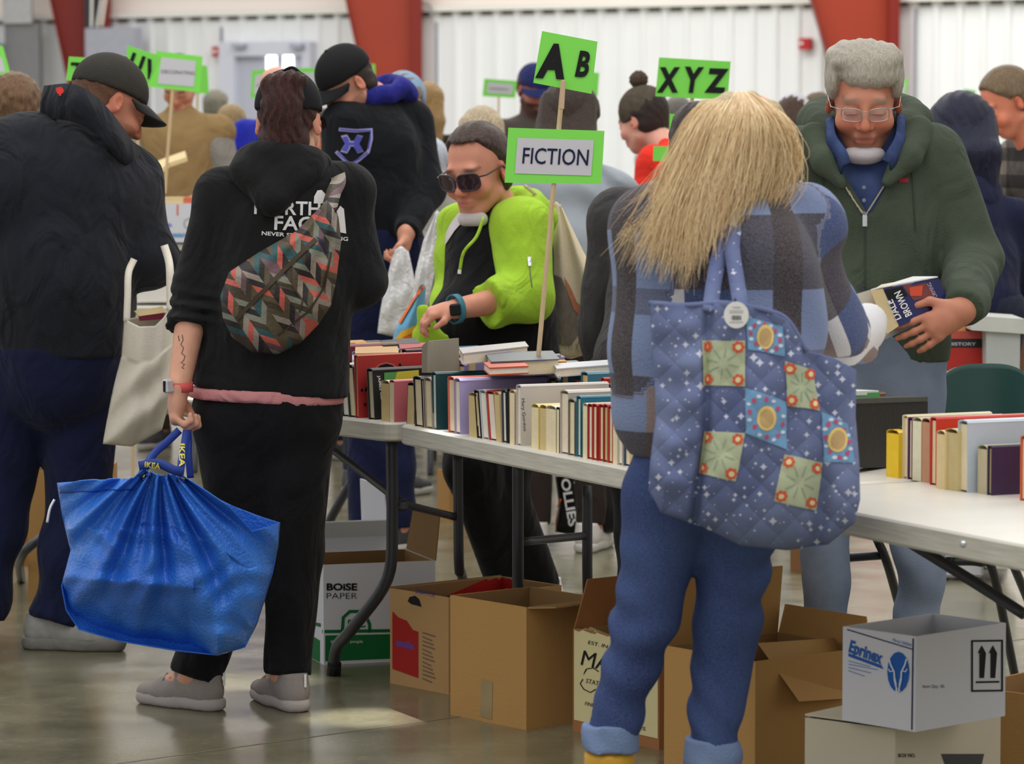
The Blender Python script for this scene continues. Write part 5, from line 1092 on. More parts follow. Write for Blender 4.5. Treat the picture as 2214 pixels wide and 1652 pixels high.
V, Q = sdf_mesh([ell(at(1868, 334, Y-.075), (.055, .04, .026))], .007, .02); mesh('white_tee', V, Q, plain('tee_white', (214, 208, 214), .85), r, True)
for sg, pts in ((-1, [(1802, 250, -.02), (1806, 290, -.12), (1828, 325, -.165), (1838, 352, -.17)]), (1, [(1938, 245, -.02), (1936, 290, -.12), (1918, 325, -.165), (1905, 345, -.17)])):
    V = []; F_ = []; PP = bend([np.array(p) for p in pts], 5)
    for p in PP: V += [at(p[0], p[1], Y+p[2]), at(p[0]+sg*16, p[1]+6, Y+p[2]+.015), at(p[0]+sg*20, p[1]+26, Y+p[2]+.03)]
    for i in range(len(PP)-1): F_ += [[3*i, 3*i+1, 3*i+4, 3*i+3], [3*i+1, 3*i+2, 3*i+5, 3*i+4]]
    mesh('shirt_collar', V, F_, M_ds, r, True).modifiers.new('t', 'SOLIDIFY').thickness = .004
V = []
ho = hood(r, dict(J, neck=J['neck']+UPV*.02+np.array([0, .03, 0])), M_gr, size=1.28, open_=1)
P = []
for sg, q in ((-1, [(1762, 300, -.02), (1785, 350, -.1), (1820, 400, -.14)]), (1, [(1985, 285, -.02), (1960, 340, -.1), (1918, 395, -.14)])): P += [cap(at(q[0][0], q[0][1], Y+q[0][2]), at(q[1][0], q[1][1], Y+q[1][2]), .045, .034), cap(at(q[1][0], q[1][1], Y+q[1][2]), at(q[2][0], q[2][1], Y+q[2][2]), .034, .014)]
V, Q = sdf_mesh(P, .008, .02, post=wrinkle(.003, 40, 1, .6)); mesh('hood_edge', V, Q, M_gr, r, True)
T = bvh(hg); zm = plain('zip_brass', (170, 162, 140), .35, .5, .1, 60, 0)
stamp_poly(T, stroke([(1870, 480), (1871, 620), (1872, 775)], 3), plain('zip_dark', (52, 60, 50), .6), r, 'zip', off=.003); 
zL = bvh(hg, dsh)
for q in ([(1786, 345), (1825, 400), (1868, 466)], [(1955, 338), (1915, 395), (1871, 466)]): stamp_poly(zL, stroke(q, 3.4), zm, r, 'zip', off=.006, sub=5)
add('zip_pull', boxg(at(1870, 478, Y-.18), (.012, 0, 0), (0, .006, 0), (0, 0, .03), .002), M_chrome, r)
stamp_poly(T, [(1943, 386), (1963, 386), (1963, 395), (1943, 395)], plain('tab_red', (176, 44, 60), .7), r, 'label_tab', off=.003)
for q in ([(1778, 340), (1780, 420), (1779, 510)], [(1970, 340), (1974, 420), (1978, 500)]): stamp_poly(T, stroke(q, 3), plain('zip_dark', (52, 60, 50), .6), r, 'drawstring', off=.004)
for i in range(3): add('button', tubeg([at(1868, 405+i*28, Y-.148), at(1868, 405+i*28, Y-.152)], .005, 8), plain('button_grey', (120, 124, 140), .4), r)
trousers(r, J, M_fade, J['waist'][2], .012, (.009, 30, 2, .3)); 
for s in 'LR': socked(r, J, s, J['toe'+s], plain('shoe_upper_70', (70, 70, 75)), plain('shoe_sole', (200, 198, 190)), 1.1)
h = J['H']; hmw = hairm('hair_white', (176, 166, 150), (228, 222, 208), (70, 70, 14))
hair_short(r, h, hmw, .013, -.004, -.02)
V, Q = sdf_mesh([h.e((-.035, .01, .108), (.05, .07, .028)), h.e((.035, .0, .106), (.05, .075, .03)), h.e((-.01, .062, .076), (.06, .03, .03)), h.e((-.07, .0, .055), (.02, .06, .05)), h.e((.07, .0, .055), (.02, .06, .05))], .006, .025, (), (), lambda P_, d: d+.0022*np.sin((P_@h.r)*190+(P_@h.f)*60+3*np.sin((P_@h.f)*40))); mesh('hair_top', V, Q, hmw, r, True)
glasses(r, h, M_clear, M_chrome, thick=.0013, label='thin metal-rimmed glasses on the white-haired man', full=False, hh=.016, wd=.023)
# the books they hold
def held(label, q, th, mc, mp, spine=None):
    o = slab('book', q, th, mc); tag(o, label, 'book', 'books in the hands of visitors'); return o
Yb = 8.46
bkx = empty('book', at(1900, 680, Yb+.05), 'pale thin book held open beneath the blue thriller paperback', 'book', 'books in the hands of visitors')
slab('cover', [(1836, 640, Yb-.02), (1972, 599, Yb+.05), (2010, 690, Yb+.05), (1896, 742, Yb-.02)], .012, plain('cover_pale', (176, 178, 182), .4, .4, .25, 18, 0), bkx)
slab('pages', [(1838, 642, Yb-.025), (1884, 628, Yb-.0), (1925, 722, Yb+.0), (1898, 738, Yb-.025)], .02, plain('page_edge_pale', (204, 200, 188), .8), bkx)
b0 = empty('book', at(1960, 660, Yb), 'thick blue and black thriller paperback in the hand of the white-haired man', 'book', 'books in the hands of visitors')
pgm = plain('page_edge_cream', (232, 212, 164), .8, .1, .06, 60)
slab('pages', [(1883, 629, Yb-.045), (1911, 624, Yb-.06), (1945, 704, Yb-.06), (1918, 722, Yb-.045)], .08, pgm, b0)
cv = slab('cover', [(1910, 624, Yb-.062), (2030, 602, Yb-.02), (2052, 655, Yb-.02), (1945, 706, Yb-.062)], .05, plain('cover_navy', (30, 34, 92), .3, .4, .3, 9, 0), b0)
slab('cover_top', [(1883, 628, Yb-.04), (1910, 622, Yb-.06), (2028, 600, Yb-.0), (1975, 600, Yb+.02)], .003, M_white, b0)
T = bvh(cv); stamp_poly(T, [(1912, 627), (1950, 620), (1962, 640), (1925, 652)], M_ink, b0, sub=10); stamp_poly(T, [(1950, 617), (2000, 607), (2020, 640), (1975, 650)], plain('cover_maroon', (120, 60, 62), .4, .3, .3, 20, 0), b0, off=.001); stamp_poly(T, [(1965, 622), (1995, 617), (1992, 640), (1968, 640)], plain('cover_flame', (210, 80, 50), .4), b0, off=.002)
stamp_text(T, 'DALE', 1948, 688, 46, 14, M_white, b0, -116, .02, off=.003); stamp_text(T, 'BROWN', 1971, 680, 58, 16, M_white, b0, -116, .02, off=.003); stamp_text(T, 'STORMING', 2030, 650, 44, 9, plain('silver_print', (190, 180, 190), .4), b0, -116, 0, off=.003)
# blue woven bag
t = NT('blue_woven_plastic'); n = t.noise(4, 5); wv = t.n('ShaderNodeTexVoronoi', {'Vector': t.geo(), 'Scale': 130}); t.base(t.ramp(n, [(.3, srgb((30, 92, 200))), (.7, srgb((62, 136, 235)))])); t.bump(t.M('ADD', t.M('MULTIPLY', wv.outputs[0], .5), t.noise(9, 6, rough=.6, dist=1.2)), .5, .007); M_ik = t.fin(t.rng(t.noise(60, 3), .35, .65, .25, .5), .55)
ib = empty('shopping_bag', at(380, 1410, 8.74), 'big glossy blue woven plastic shopping bag carried by the woman in black', 'bag')
def ifold(u, v, X):
    x, y = X[..., 0], X[..., 1]; a = np.arctan2(x-345, y-985+1e-3); rr = np.hypot(x-345, y-985)
    g = .030*np.sin(a*17+.6)*np.clip(1.05-rr/520, .0, 1)*np.clip(rr/60, 0, 1) + .018*np.sin(a*31+1+.8*np.sin(rr*.02))*np.clip(1.15-rr/480, .0, 1)
    g += -.012*np.exp(-(((y-(1245+.1*(x-150)))/14)**2))*(x < 420)
    cy_ = 1250+.08*(x-150); g += np.clip((y-cy_)/150, 0, 1)*.16*(x < 470)*np.clip((470-x)/60, 0, 1)
    return g + .010*np.sin(x*.05+2*np.sin(y*.03))*np.sin(y*.06+1.5*np.sin(x*.04))*(v > .3)
TI = [(123, 1044), (200, 1038), (290, 1034), (310, 1015), (345, 1028), (385, 1024), (420, 1045), (490, 1092), (545, 1150), (606, 1130)]
TB = [(123, 1044), (200, 1036), (290, 1030), (312, 1008), (345, 1015), (400, 1020), (440, 1048), (500, 1075), (560, 1095), (600, 1106)]
LI = [(123, 1044), (133, 1110), (152, 1190), (132, 1268), (142, 1320), (170, 1362)]; RI = [(606, 1130), (602, 1180), (590, 1240), (572, 1300), (556, 1350), (530, 1400)]
ik = bag('sack', TI, [(170, 1362), (260, 1388), (380, 1408), (470, 1418), (530, 1400)], LI, RI, 8.74, .15, .12, M_ik, ib, (170, 150), ifold, T2=TB)
t = NT('band_print'); t.base(srgb((34, 60, 142))); M_band = t.fin(.6, .3); M_yel = plain('band_yellow', (208, 200, 84), .6)
s1 = ribbon('strap', [(304, 1030, 8.6), (330, 985, 8.7), (362, 955, 8.78), (388, 930, 8.83)], 17, M_band, ib); s2 = ribbon('strap', [(388, 1034, 8.58), (394, 990, 8.7), (400, 955, 8.78), (404, 930, 8.83)], 17, M_band, ib)
s3 = ribbon('strap', [(412, 1034, 8.84), (408, 990, 8.84), (408, 955, 8.86), (406, 930, 8.86)], 15, M_band, ib); s4 = ribbon('strap', [(300, 1008, 8.58), (340, 1002, 8.56), (375, 1016, 8.55), (396, 1022, 8.56)], 20, M_band, ib)
T = bvh(s2); stamp_text(T, 'IKEA', 388, 962, 50, 11, M_yel, ib, 90, .03, off=.004); T = bvh(s4); stamp_text(T, 'IKEA', 314, 1008, 34, 10, M_yel, ib, 8, .03, off=.004)
T = bvh(ik); 
for x, y in ((312, 1030), (394, 1035)): stamp_poly(T, circ(x, y, 11, 9), M_band, ib, 'rivet', off=.004); stamp_poly(T, circ(x, y, 6, 5, 8), M_yel, ib, 'rivet', off=.006)
ribbon('loop', [(118, 1080, 8.73), (108, 1100, 8.72), (102, 1130, 8.72)], 6, M_white, ib)
stamp_poly(T, stroke([(125, 1064), (200, 1062), (290, 1058)], 2), plain('blue_seam', (20, 60, 150), .6), ib, 'seam', off=.003)
# sling bag with chevron print
t = NT('chevron_print'); s = t.n('ShaderNodeSeparateXYZ', {'Vector': t.n('ShaderNodeUVMap').outputs[0]}); x = t.M('ADD', t.M('MULTIPLY', s.outputs[0], .82), t.M('MULTIPLY', s.outputs[1], -.57)); y = t.M('ADD', t.M('MULTIPLY', s.outputs[0], .57), t.M('MULTIPLY', s.outputs[1], .82))
u = t.M('MULTIPLY', x, 21); cu = t.M('FLOOR', t.M('MULTIPLY', u, 2)); z = t.M('ADD', t.M('MULTIPLY', y, 52), t.M('MULTIPLY', t.M('ABSOLUTE', t.M('SUBTRACT', t.M('FRACT', u), .5)), 3.2)); cv_ = t.M('FLOOR', z)
cmb = t.n('ShaderNodeCombineXYZ', {'X': t.M('FLOOR', t.M('MULTIPLY', u, 1)), 'Y': cv_, 'Z': t.M('MULTIPLY', cu, .37)}); wn_ = t.n('ShaderNodeTexWhiteNoise', {'Vector': cmb}, noise_dimensions='3D')
c = t.ramp(wn_.outputs[0], [(0, srgb((48, 44, 46))), (.2, srgb((92, 82, 64))), (.38, srgb((128, 132, 118))), (.52, srgb((70, 62, 50))), (.66, srgb((196, 96, 84))), (.76, srgb((52, 88, 92))), (.84, srgb((150, 140, 130))), (.93, srgb((110, 84, 92)))], True); t.base(c); t.bump(t.noise(90, 4), .5, .006); M_cam = t.fin(.6, .3)
sb = empty('sling_bag', at(610, 765, 8.8), 'olive and coral chevron patterned sling bag across the back of the woman in black', 'bag')
cam_b = bag('pouch', [(690, 450), (706, 432), (722, 438), (732, 470)], [(500, 728), (545, 762), (600, 766), (650, 742), (690, 700)], [(690, 450), (640, 500), (560, 545), (495, 588), (476, 640), (482, 690), (500, 728)], [(732, 470), (738, 520), (728, 600), (716, 660), (690, 700)], 8.8, .10, .03, M_cam, sb, (90, 90), lambda u, v, X: .006*np.sin(u*17+v*5)+.005*np.sin(v*21-u*6), open_top=False, ex=2.6)
ribbon('strap', [(712, 452, 8.76), (722, 415, 8.83), (732, 392, 8.9), (728, 368, 8.99)], 32, M_cam, sb, .006)
T = bvh(cam_b); M_zp = plain('olive_zip', (66, 56, 40), .6)
stamp_poly(T, stroke([(684, 518), (640, 560), (590, 610), (545, 655), (512, 690)], 9), M_zp, sb, 'zip', off=.004); stamp_poly(T, stroke([(600, 612), (630, 618), (655, 650), (648, 675)], 4), M_zp, sb, 'zip', off=.004); stamp_poly(T, stroke([(715, 545), (700, 620), (668, 672), (600, 725)], 4), M_zp, sb, 'seam', off=.003); stamp_poly(T, [(684, 512), (694, 518), (712, 548), (703, 545)], plain('navy_label', (40, 50, 84), .6), sb, 'label', off=.005)
# canvas tote of the man in the softshell jacket
t = NT('cream_canvas'); n = t.noise(5, 4); t.base(t.ramp(n, [(.3, srgb((208, 201, 186))), (.7, srgb((236, 230, 218)))])); t.bump(t.noise(220, 2), .4, .003); M_can = t.fin(.95, .1)
tb = empty('canvas_tote', at(300, 965, 9.85), 'cream canvas tote hanging from the elbow of the man in the black jacket', 'bag')
bag('sack', [(268, 690), (300, 706), (335, 705), (372, 668), (380, 660)], [(222, 960), (285, 966), (350, 930)], [(268, 690), (262, 770), (240, 860), (222, 960)], [(380, 660), (376, 760), (372, 850), (350, 930)], 9.82, .10, .08, M_can, tb, (50, 70), lambda u, v, X: .010*np.sin(v*16+u*9+1.5*np.sin(u*5))*(v > .3)+.006*np.sin(u*14), T2=[(268, 680), (300, 678), (335, 676), (372, 668), (380, 660)])
ribbon('handle', [(274, 694, 9.78), (276, 640, 9.8), (278, 590, 9.83), (290, 560, 9.9)], 15, M_can, tb); ribbon('handle', [(368, 672, 9.8), (368, 620, 9.82), (366, 570, 9.85), (355, 530, 9.95)], 17, M_can, tb)
o = empty('book', at(315, 680, 9.84), 'round-edged cream book end sticking out of the cream canvas tote', 'book'); slab('pages', [(290, 672, 9.83), (352, 662, 9.84), (356, 676, 9.84), (300, 684, 9.83)], .05, pgm, o); slab('cover', [(300, 684, 9.825), (356, 676, 9.835), (352, 690, 9.835), (302, 694, 9.825)], .05, plain('cover_wine', (110, 30, 50), .4), o)
# cream tote and carrier bags further back
t2 = empty('canvas_tote', at(1250, 775, 11.0), 'cream tote with a faded floral print behind the woman in lime green', 'bag')
ct = bag('sack', [(1188, 440), (1204, 436), (1216, 450)], [(1196, 770), (1235, 776), (1290, 760), (1318, 738)], [(1188, 440), (1186, 560), (1184, 680), (1196, 770)], [(1216, 450), (1262, 545), (1310, 625), (1346, 690), (1318, 738)], 10.98, .05, .08, plain('cream_calico', (226, 212, 184), .95, .1, .06, 6, .4, 200), t2, (40, 50), lambda u, v, X: .01*np.sin(u*12+v*4))
T = bvh(ct); g1 = plain('print_grey', (128, 120, 112), .9, .1, .4, 26, .2); g2 = plain('print_rust', (186, 124, 96), .9, .1, .25, 50)
stamp_poly(T, [(1190, 590), (1214, 600), (1228, 640), (1250, 680), (1252, 722), (1232, 748), (1205, 742), (1190, 700)], g1, t2, off=.004); stamp_poly(T, [(1218, 598), (1232, 622), (1246, 650), (1266, 670), (1262, 690), (1240, 670), (1228, 640)], g2, t2, off=.006); stamp_poly(T, [(1186, 738), (1204, 742), (1214, 766), (1192, 768)], g2, t2, off=.006)
for i in range(16): x_ = 1200+random.random()*75; y_ = 690+random.random()*70; stamp_poly(T, stroke([(x_, y_), (x_+random.uniform(-10, 10), y_-18)], 1.6), plain('print_green', (140, 146, 110), .9), t2, off=.007)
ribbon('handle', [(1196, 442, 10.95), (1165, 425, 10.8), (1135, 402, 10.72)], 8, plain('cream_calico', (226, 212, 184), .95, .1, .06, 6, .4, 200), t2)
t = NT('thin_white_plastic'); t.base(srgb((242, 242, 244))); t.bump(t.noise(22, 5, dist=1), .8, .02); M_pb2 = t.fin(.35, .4)
for (lab, T_, B2, L_, R_, yy) in (('white plastic carrier bag in the hand of the man in the emblem sweatshirt', [(852, 540), (868, 532), (884, 545)], [(816, 720), (850, 728), (884, 726)], [(852, 540), (834, 610), (822, 670), (816, 720)], [(884, 545), (898, 610), (896, 680), (884, 726)], 12.15),
                              ('second white plastic carrier bag hanging left of the woman in lime green', [(938, 470), (945, 455), (955, 462)], [(890, 660), (915, 668), (925, 662)], [(938, 470), (915, 520), (898, 590), (890, 660)], [(955, 462), (950, 520), (938, 600), (925, 662)], 11.9)):
    pb_ = empty('carrier_bag', at(B2[1][0], B2[1][1], yy), lab, 'bag'); bag('sack', T_, B2, L_, R_, yy, .07, .07, M_pb2, pb_, (36, 40), lambda u, v, X: .012*np.sin(u*15+1)*np.exp(-v*1.2)+.006*np.sin(v*15+u*5))
# ------------------------------------------------------------ books
PC = [(226, 208, 166), (236, 224, 190), (216, 196, 150), (240, 232, 212), (206, 186, 142)]
def pmat(c): return plain('paper_%d' % c[0], c, .85, .1, .10, 40, .35, 260)
def cmat(c): return plain('cover_%d_%d_%d' % tuple(c), c, .35, .4, .10, 14, 0)
CN = {}
def book(label, P, th, ht, ln, c, pc, lean=0., dirL=None, dirE=None, group=None, hard=True, up=True, spine_down=False):
    """a book on its fore edge with the spine up: P near-left bottom corner, thickness along dirE, length along dirL"""
    P = np.array(P, float); E = e0 if dirE is None else dirE; Nn = n0 if dirL is None else dirL; U = unit(UPV + E*lean)
    b = .0028 if hard else .0012; g = .004 if hard else 0.0
    o = empty('book', P + E*th/2 + Nn*ln/2, label, 'book', group); G = [boxg(P + E*b/2 + Nn*ln/2 + U*ht/2, E*b, Nn*ln, U*ht), boxg(P + E*(th-b/2) + Nn*ln/2 + U*ht/2, E*b, Nn*ln, U*ht)]
    if not spine_down:
        n = 4; rr = th/2
        for k in range(n):
            a0, a1 = math.pi*k/n, math.pi*(k+1)/n; q = lambda a: P + E*(th/2 - math.cos(a)*rr) + U*(ht + math.sin(a)*min(rr*.35, .006)); m0, m1 = q(a0), q(a1); G.append(boxg((m0+m1)/2 + Nn*ln/2, m1-m0, Nn*ln, unit(np.cross(Nn, m1-m0))*b))
    add('cover', join(G), cmat(c), o)
    add('pages', boxg(P + E*th/2 + Nn*(ln/2) + U*(g + (ht-g-.003)/2), E*(th-2*b), Nn*(ln-2*g-.001), U*(ht-g-.003)), pmat(pc), o); return o
ORD = ['first', 'second', 'third', 'fourth', 'fifth', 'sixth', 'seventh', 'eighth', 'ninth', 'tenth', 'eleventh', 'twelfth', 'thirteenth', 'fourteenth', 'fifteenth', 'sixteenth', 'seventeenth', 'eighteenth', 'nineteenth', 'twentieth', 'twenty-first', 'twenty-second', 'twenty-third', 'twenty-fourth', 'twenty-fifth', 'twenty-sixth', 'twenty-seventh', 'twenty-eighth', 'twenty-ninth', 'thirtieth', 'thirty-first', 'thirty-second', 'thirty-third', 'thirty-fourth', 'thirty-fifth', 'thirty-sixth', 'thirty-seventh', 'thirty-eighth', 'thirty-ninth', 'fortieth', 'forty-first', 'forty-second', 'forty-third', 'forty-fourth', 'forty-fifth', 'forty-sixth', 'forty-seventh', 'forty-eighth', 'forty-ninth', 'fiftieth', 'fifty-first', 'fifty-second', 'fifty-third', 'fifty-fourth', 'fifty-fifth', 'fifty-sixth', 'fifty-seventh', 'fifty-eighth', 'fifty-ninth', 'sixtieth']
def pxof(P): d = np.array(P)-CAM; return CX + FPX*d[0]/(d @ FW), CY - FPX*(d @ UP)/(d @ FW)
def solve_t(base, E, px):
    lo, hi = -2., 4.
    for _ in range(40):
        m = (lo+hi)/2
        if pxof(base+E*m)[0] < px: lo = m
        else: hi = m
    return lo
def front_row(base, rows, where, E=None, Nn=None):
    for i, (x0, x1, yt, c, pc, hard, ln, word, lean) in enumerate(rows):
        Ev = e0 if E is None else E; t0, t1 = solve_t(base, Ev, x0), solve_t(base, Ev, x1-.5); P = base + Ev*t0 + (n0 if Nn is None else Nn)*random.uniform(0, .006); px, py = pxof(P); ht = (py-yt)/FPX*P[1]/1.0
        book('%s %s, %s from the left in the front row on %s' % (word, 'hardback' if hard else 'paperback', ORD[i], where), P, t1-t0, ht, ln, c, pc, lean, Nn, E, 'spine-up books along the front of ' + where, hard)
K_, CR, OLD, WHT = (34, 34, 38), (236, 222, 186), (214, 192, 140), (238, 232, 216)
bA = C0.tolist(); baseA = np.array([bA[0], bA[1], TH]) + n0*.022
rowA = [(893, 897, 826, (232, 222, 200), CR, 0, .18, 'slim cream', .0), (897, 915, 817, K_, CR, 1, .235, 'black', -.10), (915, 918, 820, K_, CR, 0, .2, 'thin black', -.08), (918, 934, 820, (150, 140, 132), CR, 1, .22, 'grey brown', -.08), (932, 942, 808, (24, 66, 72), (226, 224, 210), 1, .25, 'dark teal', -.04), (966, 981, 818, (214, 110, 96), CR, 1, .23, 'coral edged', -.04),
        (981, 994, 822, (164, 152, 200), (240, 230, 208), 1, .245, 'lavender', -.02), (1012, 1031, 852, (206, 184, 130), OLD, 0, .17, 'yellowed', -.02), (1031, 1040, 846, K_, CR, 1, .235, 'slim black', -.16), (1040, 1055, 846, (190, 196, 206), WHT, 1, .22, 'pale grey leaning', -.16), (1055, 1072, 848, (186, 60, 50), WHT, 1, .21, 'red backed leaning', -.16), (1072, 1083, 850, (208, 190, 150), OLD, 0, .18, 'tan leaning', -.12),
        (1083, 1093, 846, (60, 66, 80), WHT, 1, .22, 'slate', -.05), (1093, 1101, 843, K_, CR, 1, .22, 'narrow black', -.03), (1101, 1112, 846, (196, 170, 132), CR, 0, .18, 'light tan', 0), (1113, 1124, 835, (198, 192, 190), (238, 230, 212), 1, .24, 'light grey jacketed', 0), (1146, 1162, 877, (222, 204, 120), CR, 0, .17, 'pale yellow', 0), (1162, 1178, 879, (214, 184, 110), OLD, 0, .17, 'deep yellowed', 0), (1178, 1200, 880, (228, 220, 190), CR, 0, .17, 'creamy', 0),
        (1200, 1207, 882, K_, CR, 0, .17, 'thin dark', 0), (1207, 1226, 847, (188, 180, 172), (238, 222, 200), 1, .235, 'tall pinkish grey', 0), (1226, 1241, 866, (120, 116, 110), CR, 1, .23, 'mid grey', 0), (1243, 1253, 859, (28, 112, 140), CR, 1, .23, 'bright teal blue', 0), (1258, 1268, 874, (224, 210, 170), CR, 0, .17, 'cream', 0), (1268, 1279, 876, (170, 40, 40), WHT, 1, .21, 'wine red', 0), (1279, 1290, 876, (176, 44, 40), CR, 1, .21, 'dark red', 0), (1290, 1301, 877, (182, 48, 44), CR, 1, .21, 'crimson', 0), (1301, 1312, 877, (160, 40, 38), OLD, 1, .21, 'brick red', 0),
        (1312, 1323, 880, (180, 60, 48), CR, 1, .2, 'rusty red', 0), (1323, 1334, 888, (230, 214, 180), CR, 0, .17, 'buff', 0), (1334, 1346, 884, (200, 190, 176), WHT, 1, .21, 'stone grey', 0), (1346, 1360, 880, (60, 84, 120), CR, 1, .21, 'steel blue', 0), (1360, 1376, 880, (230, 214, 180), OLD, 0, .17, 'sand', 0), (1376, 1392, 872, (90, 40, 60), WHT, 1, .21, 'plum', 0)]
front_row(baseA, rowA, 'the middle table')
nl = np.array([*NL, 0.]); el = np.array([*EL, 0.]); baseL = np.array([bA[0], bA[1], TH]) + nl*.03
rowL = [(700, 722, 790, (210, 190, 150), CR, 0, .18, 'tan', 0), (722, 736, 796, (60, 40, 40), CR, 1, .22, 'dark brown', -.06), (736, 752, 799, K_, WHT, 1, .22, 'black framed', -.12), (752, 768, 792, (26, 60, 70), CR, 1, .22, 'blue black', -.12), (768, 776, 770, (196, 60, 56), CR, 1, .25, 'tall red patterned', -.04), (794, 808, 800, K_, (216, 206, 180), 1, .235, 'thick black thriller', -.08), (824, 842, 826, (222, 206, 170), OLD, 0, .18, 'aged cream', -.02), (842, 853, 824, (206, 110, 118), CR, 0, .18, 'rose pink', 0), (876, 893, 830, (40, 30, 32), OLD, 0, .175, 'black and maroon', .06)]
front_row(baseL, rowL, 'the left table', el, nl)
T = None
# rows behind
cols = [((176, 40, 36), 'red'), ((34, 36, 42), 'black'), ((40, 60, 110), 'navy'), ((212, 196, 160), 'tan'), ((224, 222, 214), 'white'), ((70, 90, 70), 'moss green'), ((120, 40, 60), 'maroon'), ((206, 150, 60), 'ochre'), ((150, 152, 160), 'grey'), ((60, 120, 140), 'teal'), ((216, 120, 70), 'orange'), ((110, 80, 60), 'brown'), ((150, 140, 190), 'lilac')]
def back_row(base, E, Nn, t0, t1, word, where, hmin=.13, hmax=.165, lmax=.22, seed=0):
    R = random.Random(seed); t = t0; i = 0
    while t < t1 and i < 58:
        th = R.uniform(.018, .045); c, cn = R.choice(cols); hard = R.random() < .6
        book('%s book, %s from the left in the %s row on %s' % (cn, ORD[i], word, where), base + E*t, th-.001, R.uniform(hmin, hmax) if hard else R.uniform(.105, .125), R.uniform(.17, lmax), c, R.choice(PC), R.uniform(-.05, .05), Nn, E, '%s row of books on %s' % (word, where), hard); t += th + (R.random() < .12)*.02; i += 1
Z0 = np.array([bA[0], bA[1], TH])
back_row(Z0 + n0*.275, e0, n0, .02, 1.45, 'second', 'the middle table', .13, .16, .215, 1); back_row(Z0 + n0*.51, e0, n0, .02, 1.3, 'back', 'the middle table', .12, .15, .22, 2)
back_row(Z0 + nl*.285, el, nl, -1.2, -.08, 'second', 'the left table', .13, .165, .2, 3); back_row(Z0 + nl*.5, el, nl, -1.2, -.0, 'back', 'the left table', .12, .15, .2, 4)
def lying(label, q, zt, th, c, pc, name='book'):      # flat-lying book, q = px corners of its top at height zt
    P = [onz(x, y, zt) for x, y in q]; o = empty('book', sum(P)/4 - UPV*th, label, 'book', 'books lying flat on the rows')
    V = P + [p-UPV*.003 for p in P]; V2 = [p-UPV*(th-.003) for p in P] + [p-UPV*th for p in P]; F_ = [[0,1,2,3],[7,6,5,4],[0,4,5,1],[1,5,6,2],[2,6,7,3],[3,7,4,0]]
    add('cover', join([(V, F_), (V2, F_)]), cmat(c), o); c_ = sum(P)/4; V3 = [c_+(p-c_)*.96-UPV*.003 for p in P] + [c_+(p-c_)*.96-UPV*(th-.003) for p in P]; add('pages', (V3, F_), pmat(pc), o); return o
lying('dark blue-grey shiny hardback lying across the back row of the middle table', [(1048, 762), (1195, 758), (1210, 776), (1062, 782)], .93, .04, (90, 92, 112), CR)
lying('red topped book lying across the second row near the sign stick', [(1045, 783), (1130, 780), (1143, 791), (1058, 795)], .925, .02, (206, 74, 52), WHT)
lying('long pale book lying at the back of the middle table', [(992, 752), (1135, 738), (1143, 748), (1000, 764)], .94, .03, (196, 190, 192), WHT)
lying('white book lying on the right-hand rows of the middle table', [(1196, 786), (1340, 776), (1348, 786), (1204, 797)], .915, .022, (206, 210, 216), WHT)
lying('yellow and orange paperback lying over the second row of the middle table', [(1232, 826), (1310, 822), (1318, 834), (1240, 839)], .87, .025, (222, 160, 80), CR)
lying('pale orange patterned book lying at the back of the left table', [(768, 742), (858, 738), (862, 762), (768, 764)], .90, .035, (206, 160, 100), CR)
lying('white book lying over the left table rows under the patterned book', [(762, 764), (905, 756), (918, 772), (762, 778)], .88, .02, (220, 220, 226), WHT)
lying('dark green book lying behind the patterned book', [(822, 736), (900, 730), (908, 742), (828, 746)], .905, .02, (42, 54, 42), CR)
lying('thin red book lying beside the white book on the left table', [(862, 744), (925, 740), (935, 748), (866, 754)], .905, .015, (176, 50, 60), WHT)
o = slab('bookend', [(912, 748, 9.15), (926, 736, 9.12), (926, 806, 9.12), (912, 806, 9.15)], .004, plain('bookend_grey', (164, 156, 140), .5)); tag(o, 'beige grey upright divider board standing among the books', 'divider'); slab('side', [(926, 738, 9.12), (992, 731, 9.3), (993, 806, 9.3), (926, 806, 9.12)], .004, plain('bookend_grey', (164, 156, 140), .5), o)
# red patterned cover and black thriller text
o = [o for o in bpy.data.objects if o.get('label', '').startswith('tall red patterned')][0]; T = bvh(*o.children); stamp_poly(T, circ(835, 836, 36, 50), M_ink, o, off=.001); stamp_poly(T, circ(835, 838, 41, 55), cmat((226, 110, 100)), o, off=.0006)
for i in range(22): x_, y_ = random.uniform(765, 895), random.uniform(778, 895); stamp_poly(T, circ(x_, y_, 3, 4, 6), M_ink, o, off=.002)
tg_ = [o for o in bpy.data.objects if o.get('label', '').startswith('thick black thriller')][0]; T = bvh(*tg_.children); stamp_text(T, 'JAMES CLAVELL', 816, 812, 84, 6, M_white, tg_, 82, .01, off=.001); stamp_poly(T, [(834, 806), (905, 800), (905, 822), (834, 828)], plain('leaf_yellow', (216, 200, 70), .4, .3, .3, 12, 0), tg_, off=.001); stamp_poly(T, [(830, 806), (858, 804), (852, 826), (830, 828)], plain('leaf_green', (90, 160, 90), .4, .3, .2, 12, 0), tg_, off=.0018)
tg_ = [o for o in bpy.data.objects if o.get('label', '').startswith('light grey jacketed')][0]; T = bvh(*tg_.children); stamp_text(T, 'Mary Gordon', 1127, 862, 70, 7, M_navy_ink, tg_, 86, -.005, off=.001)
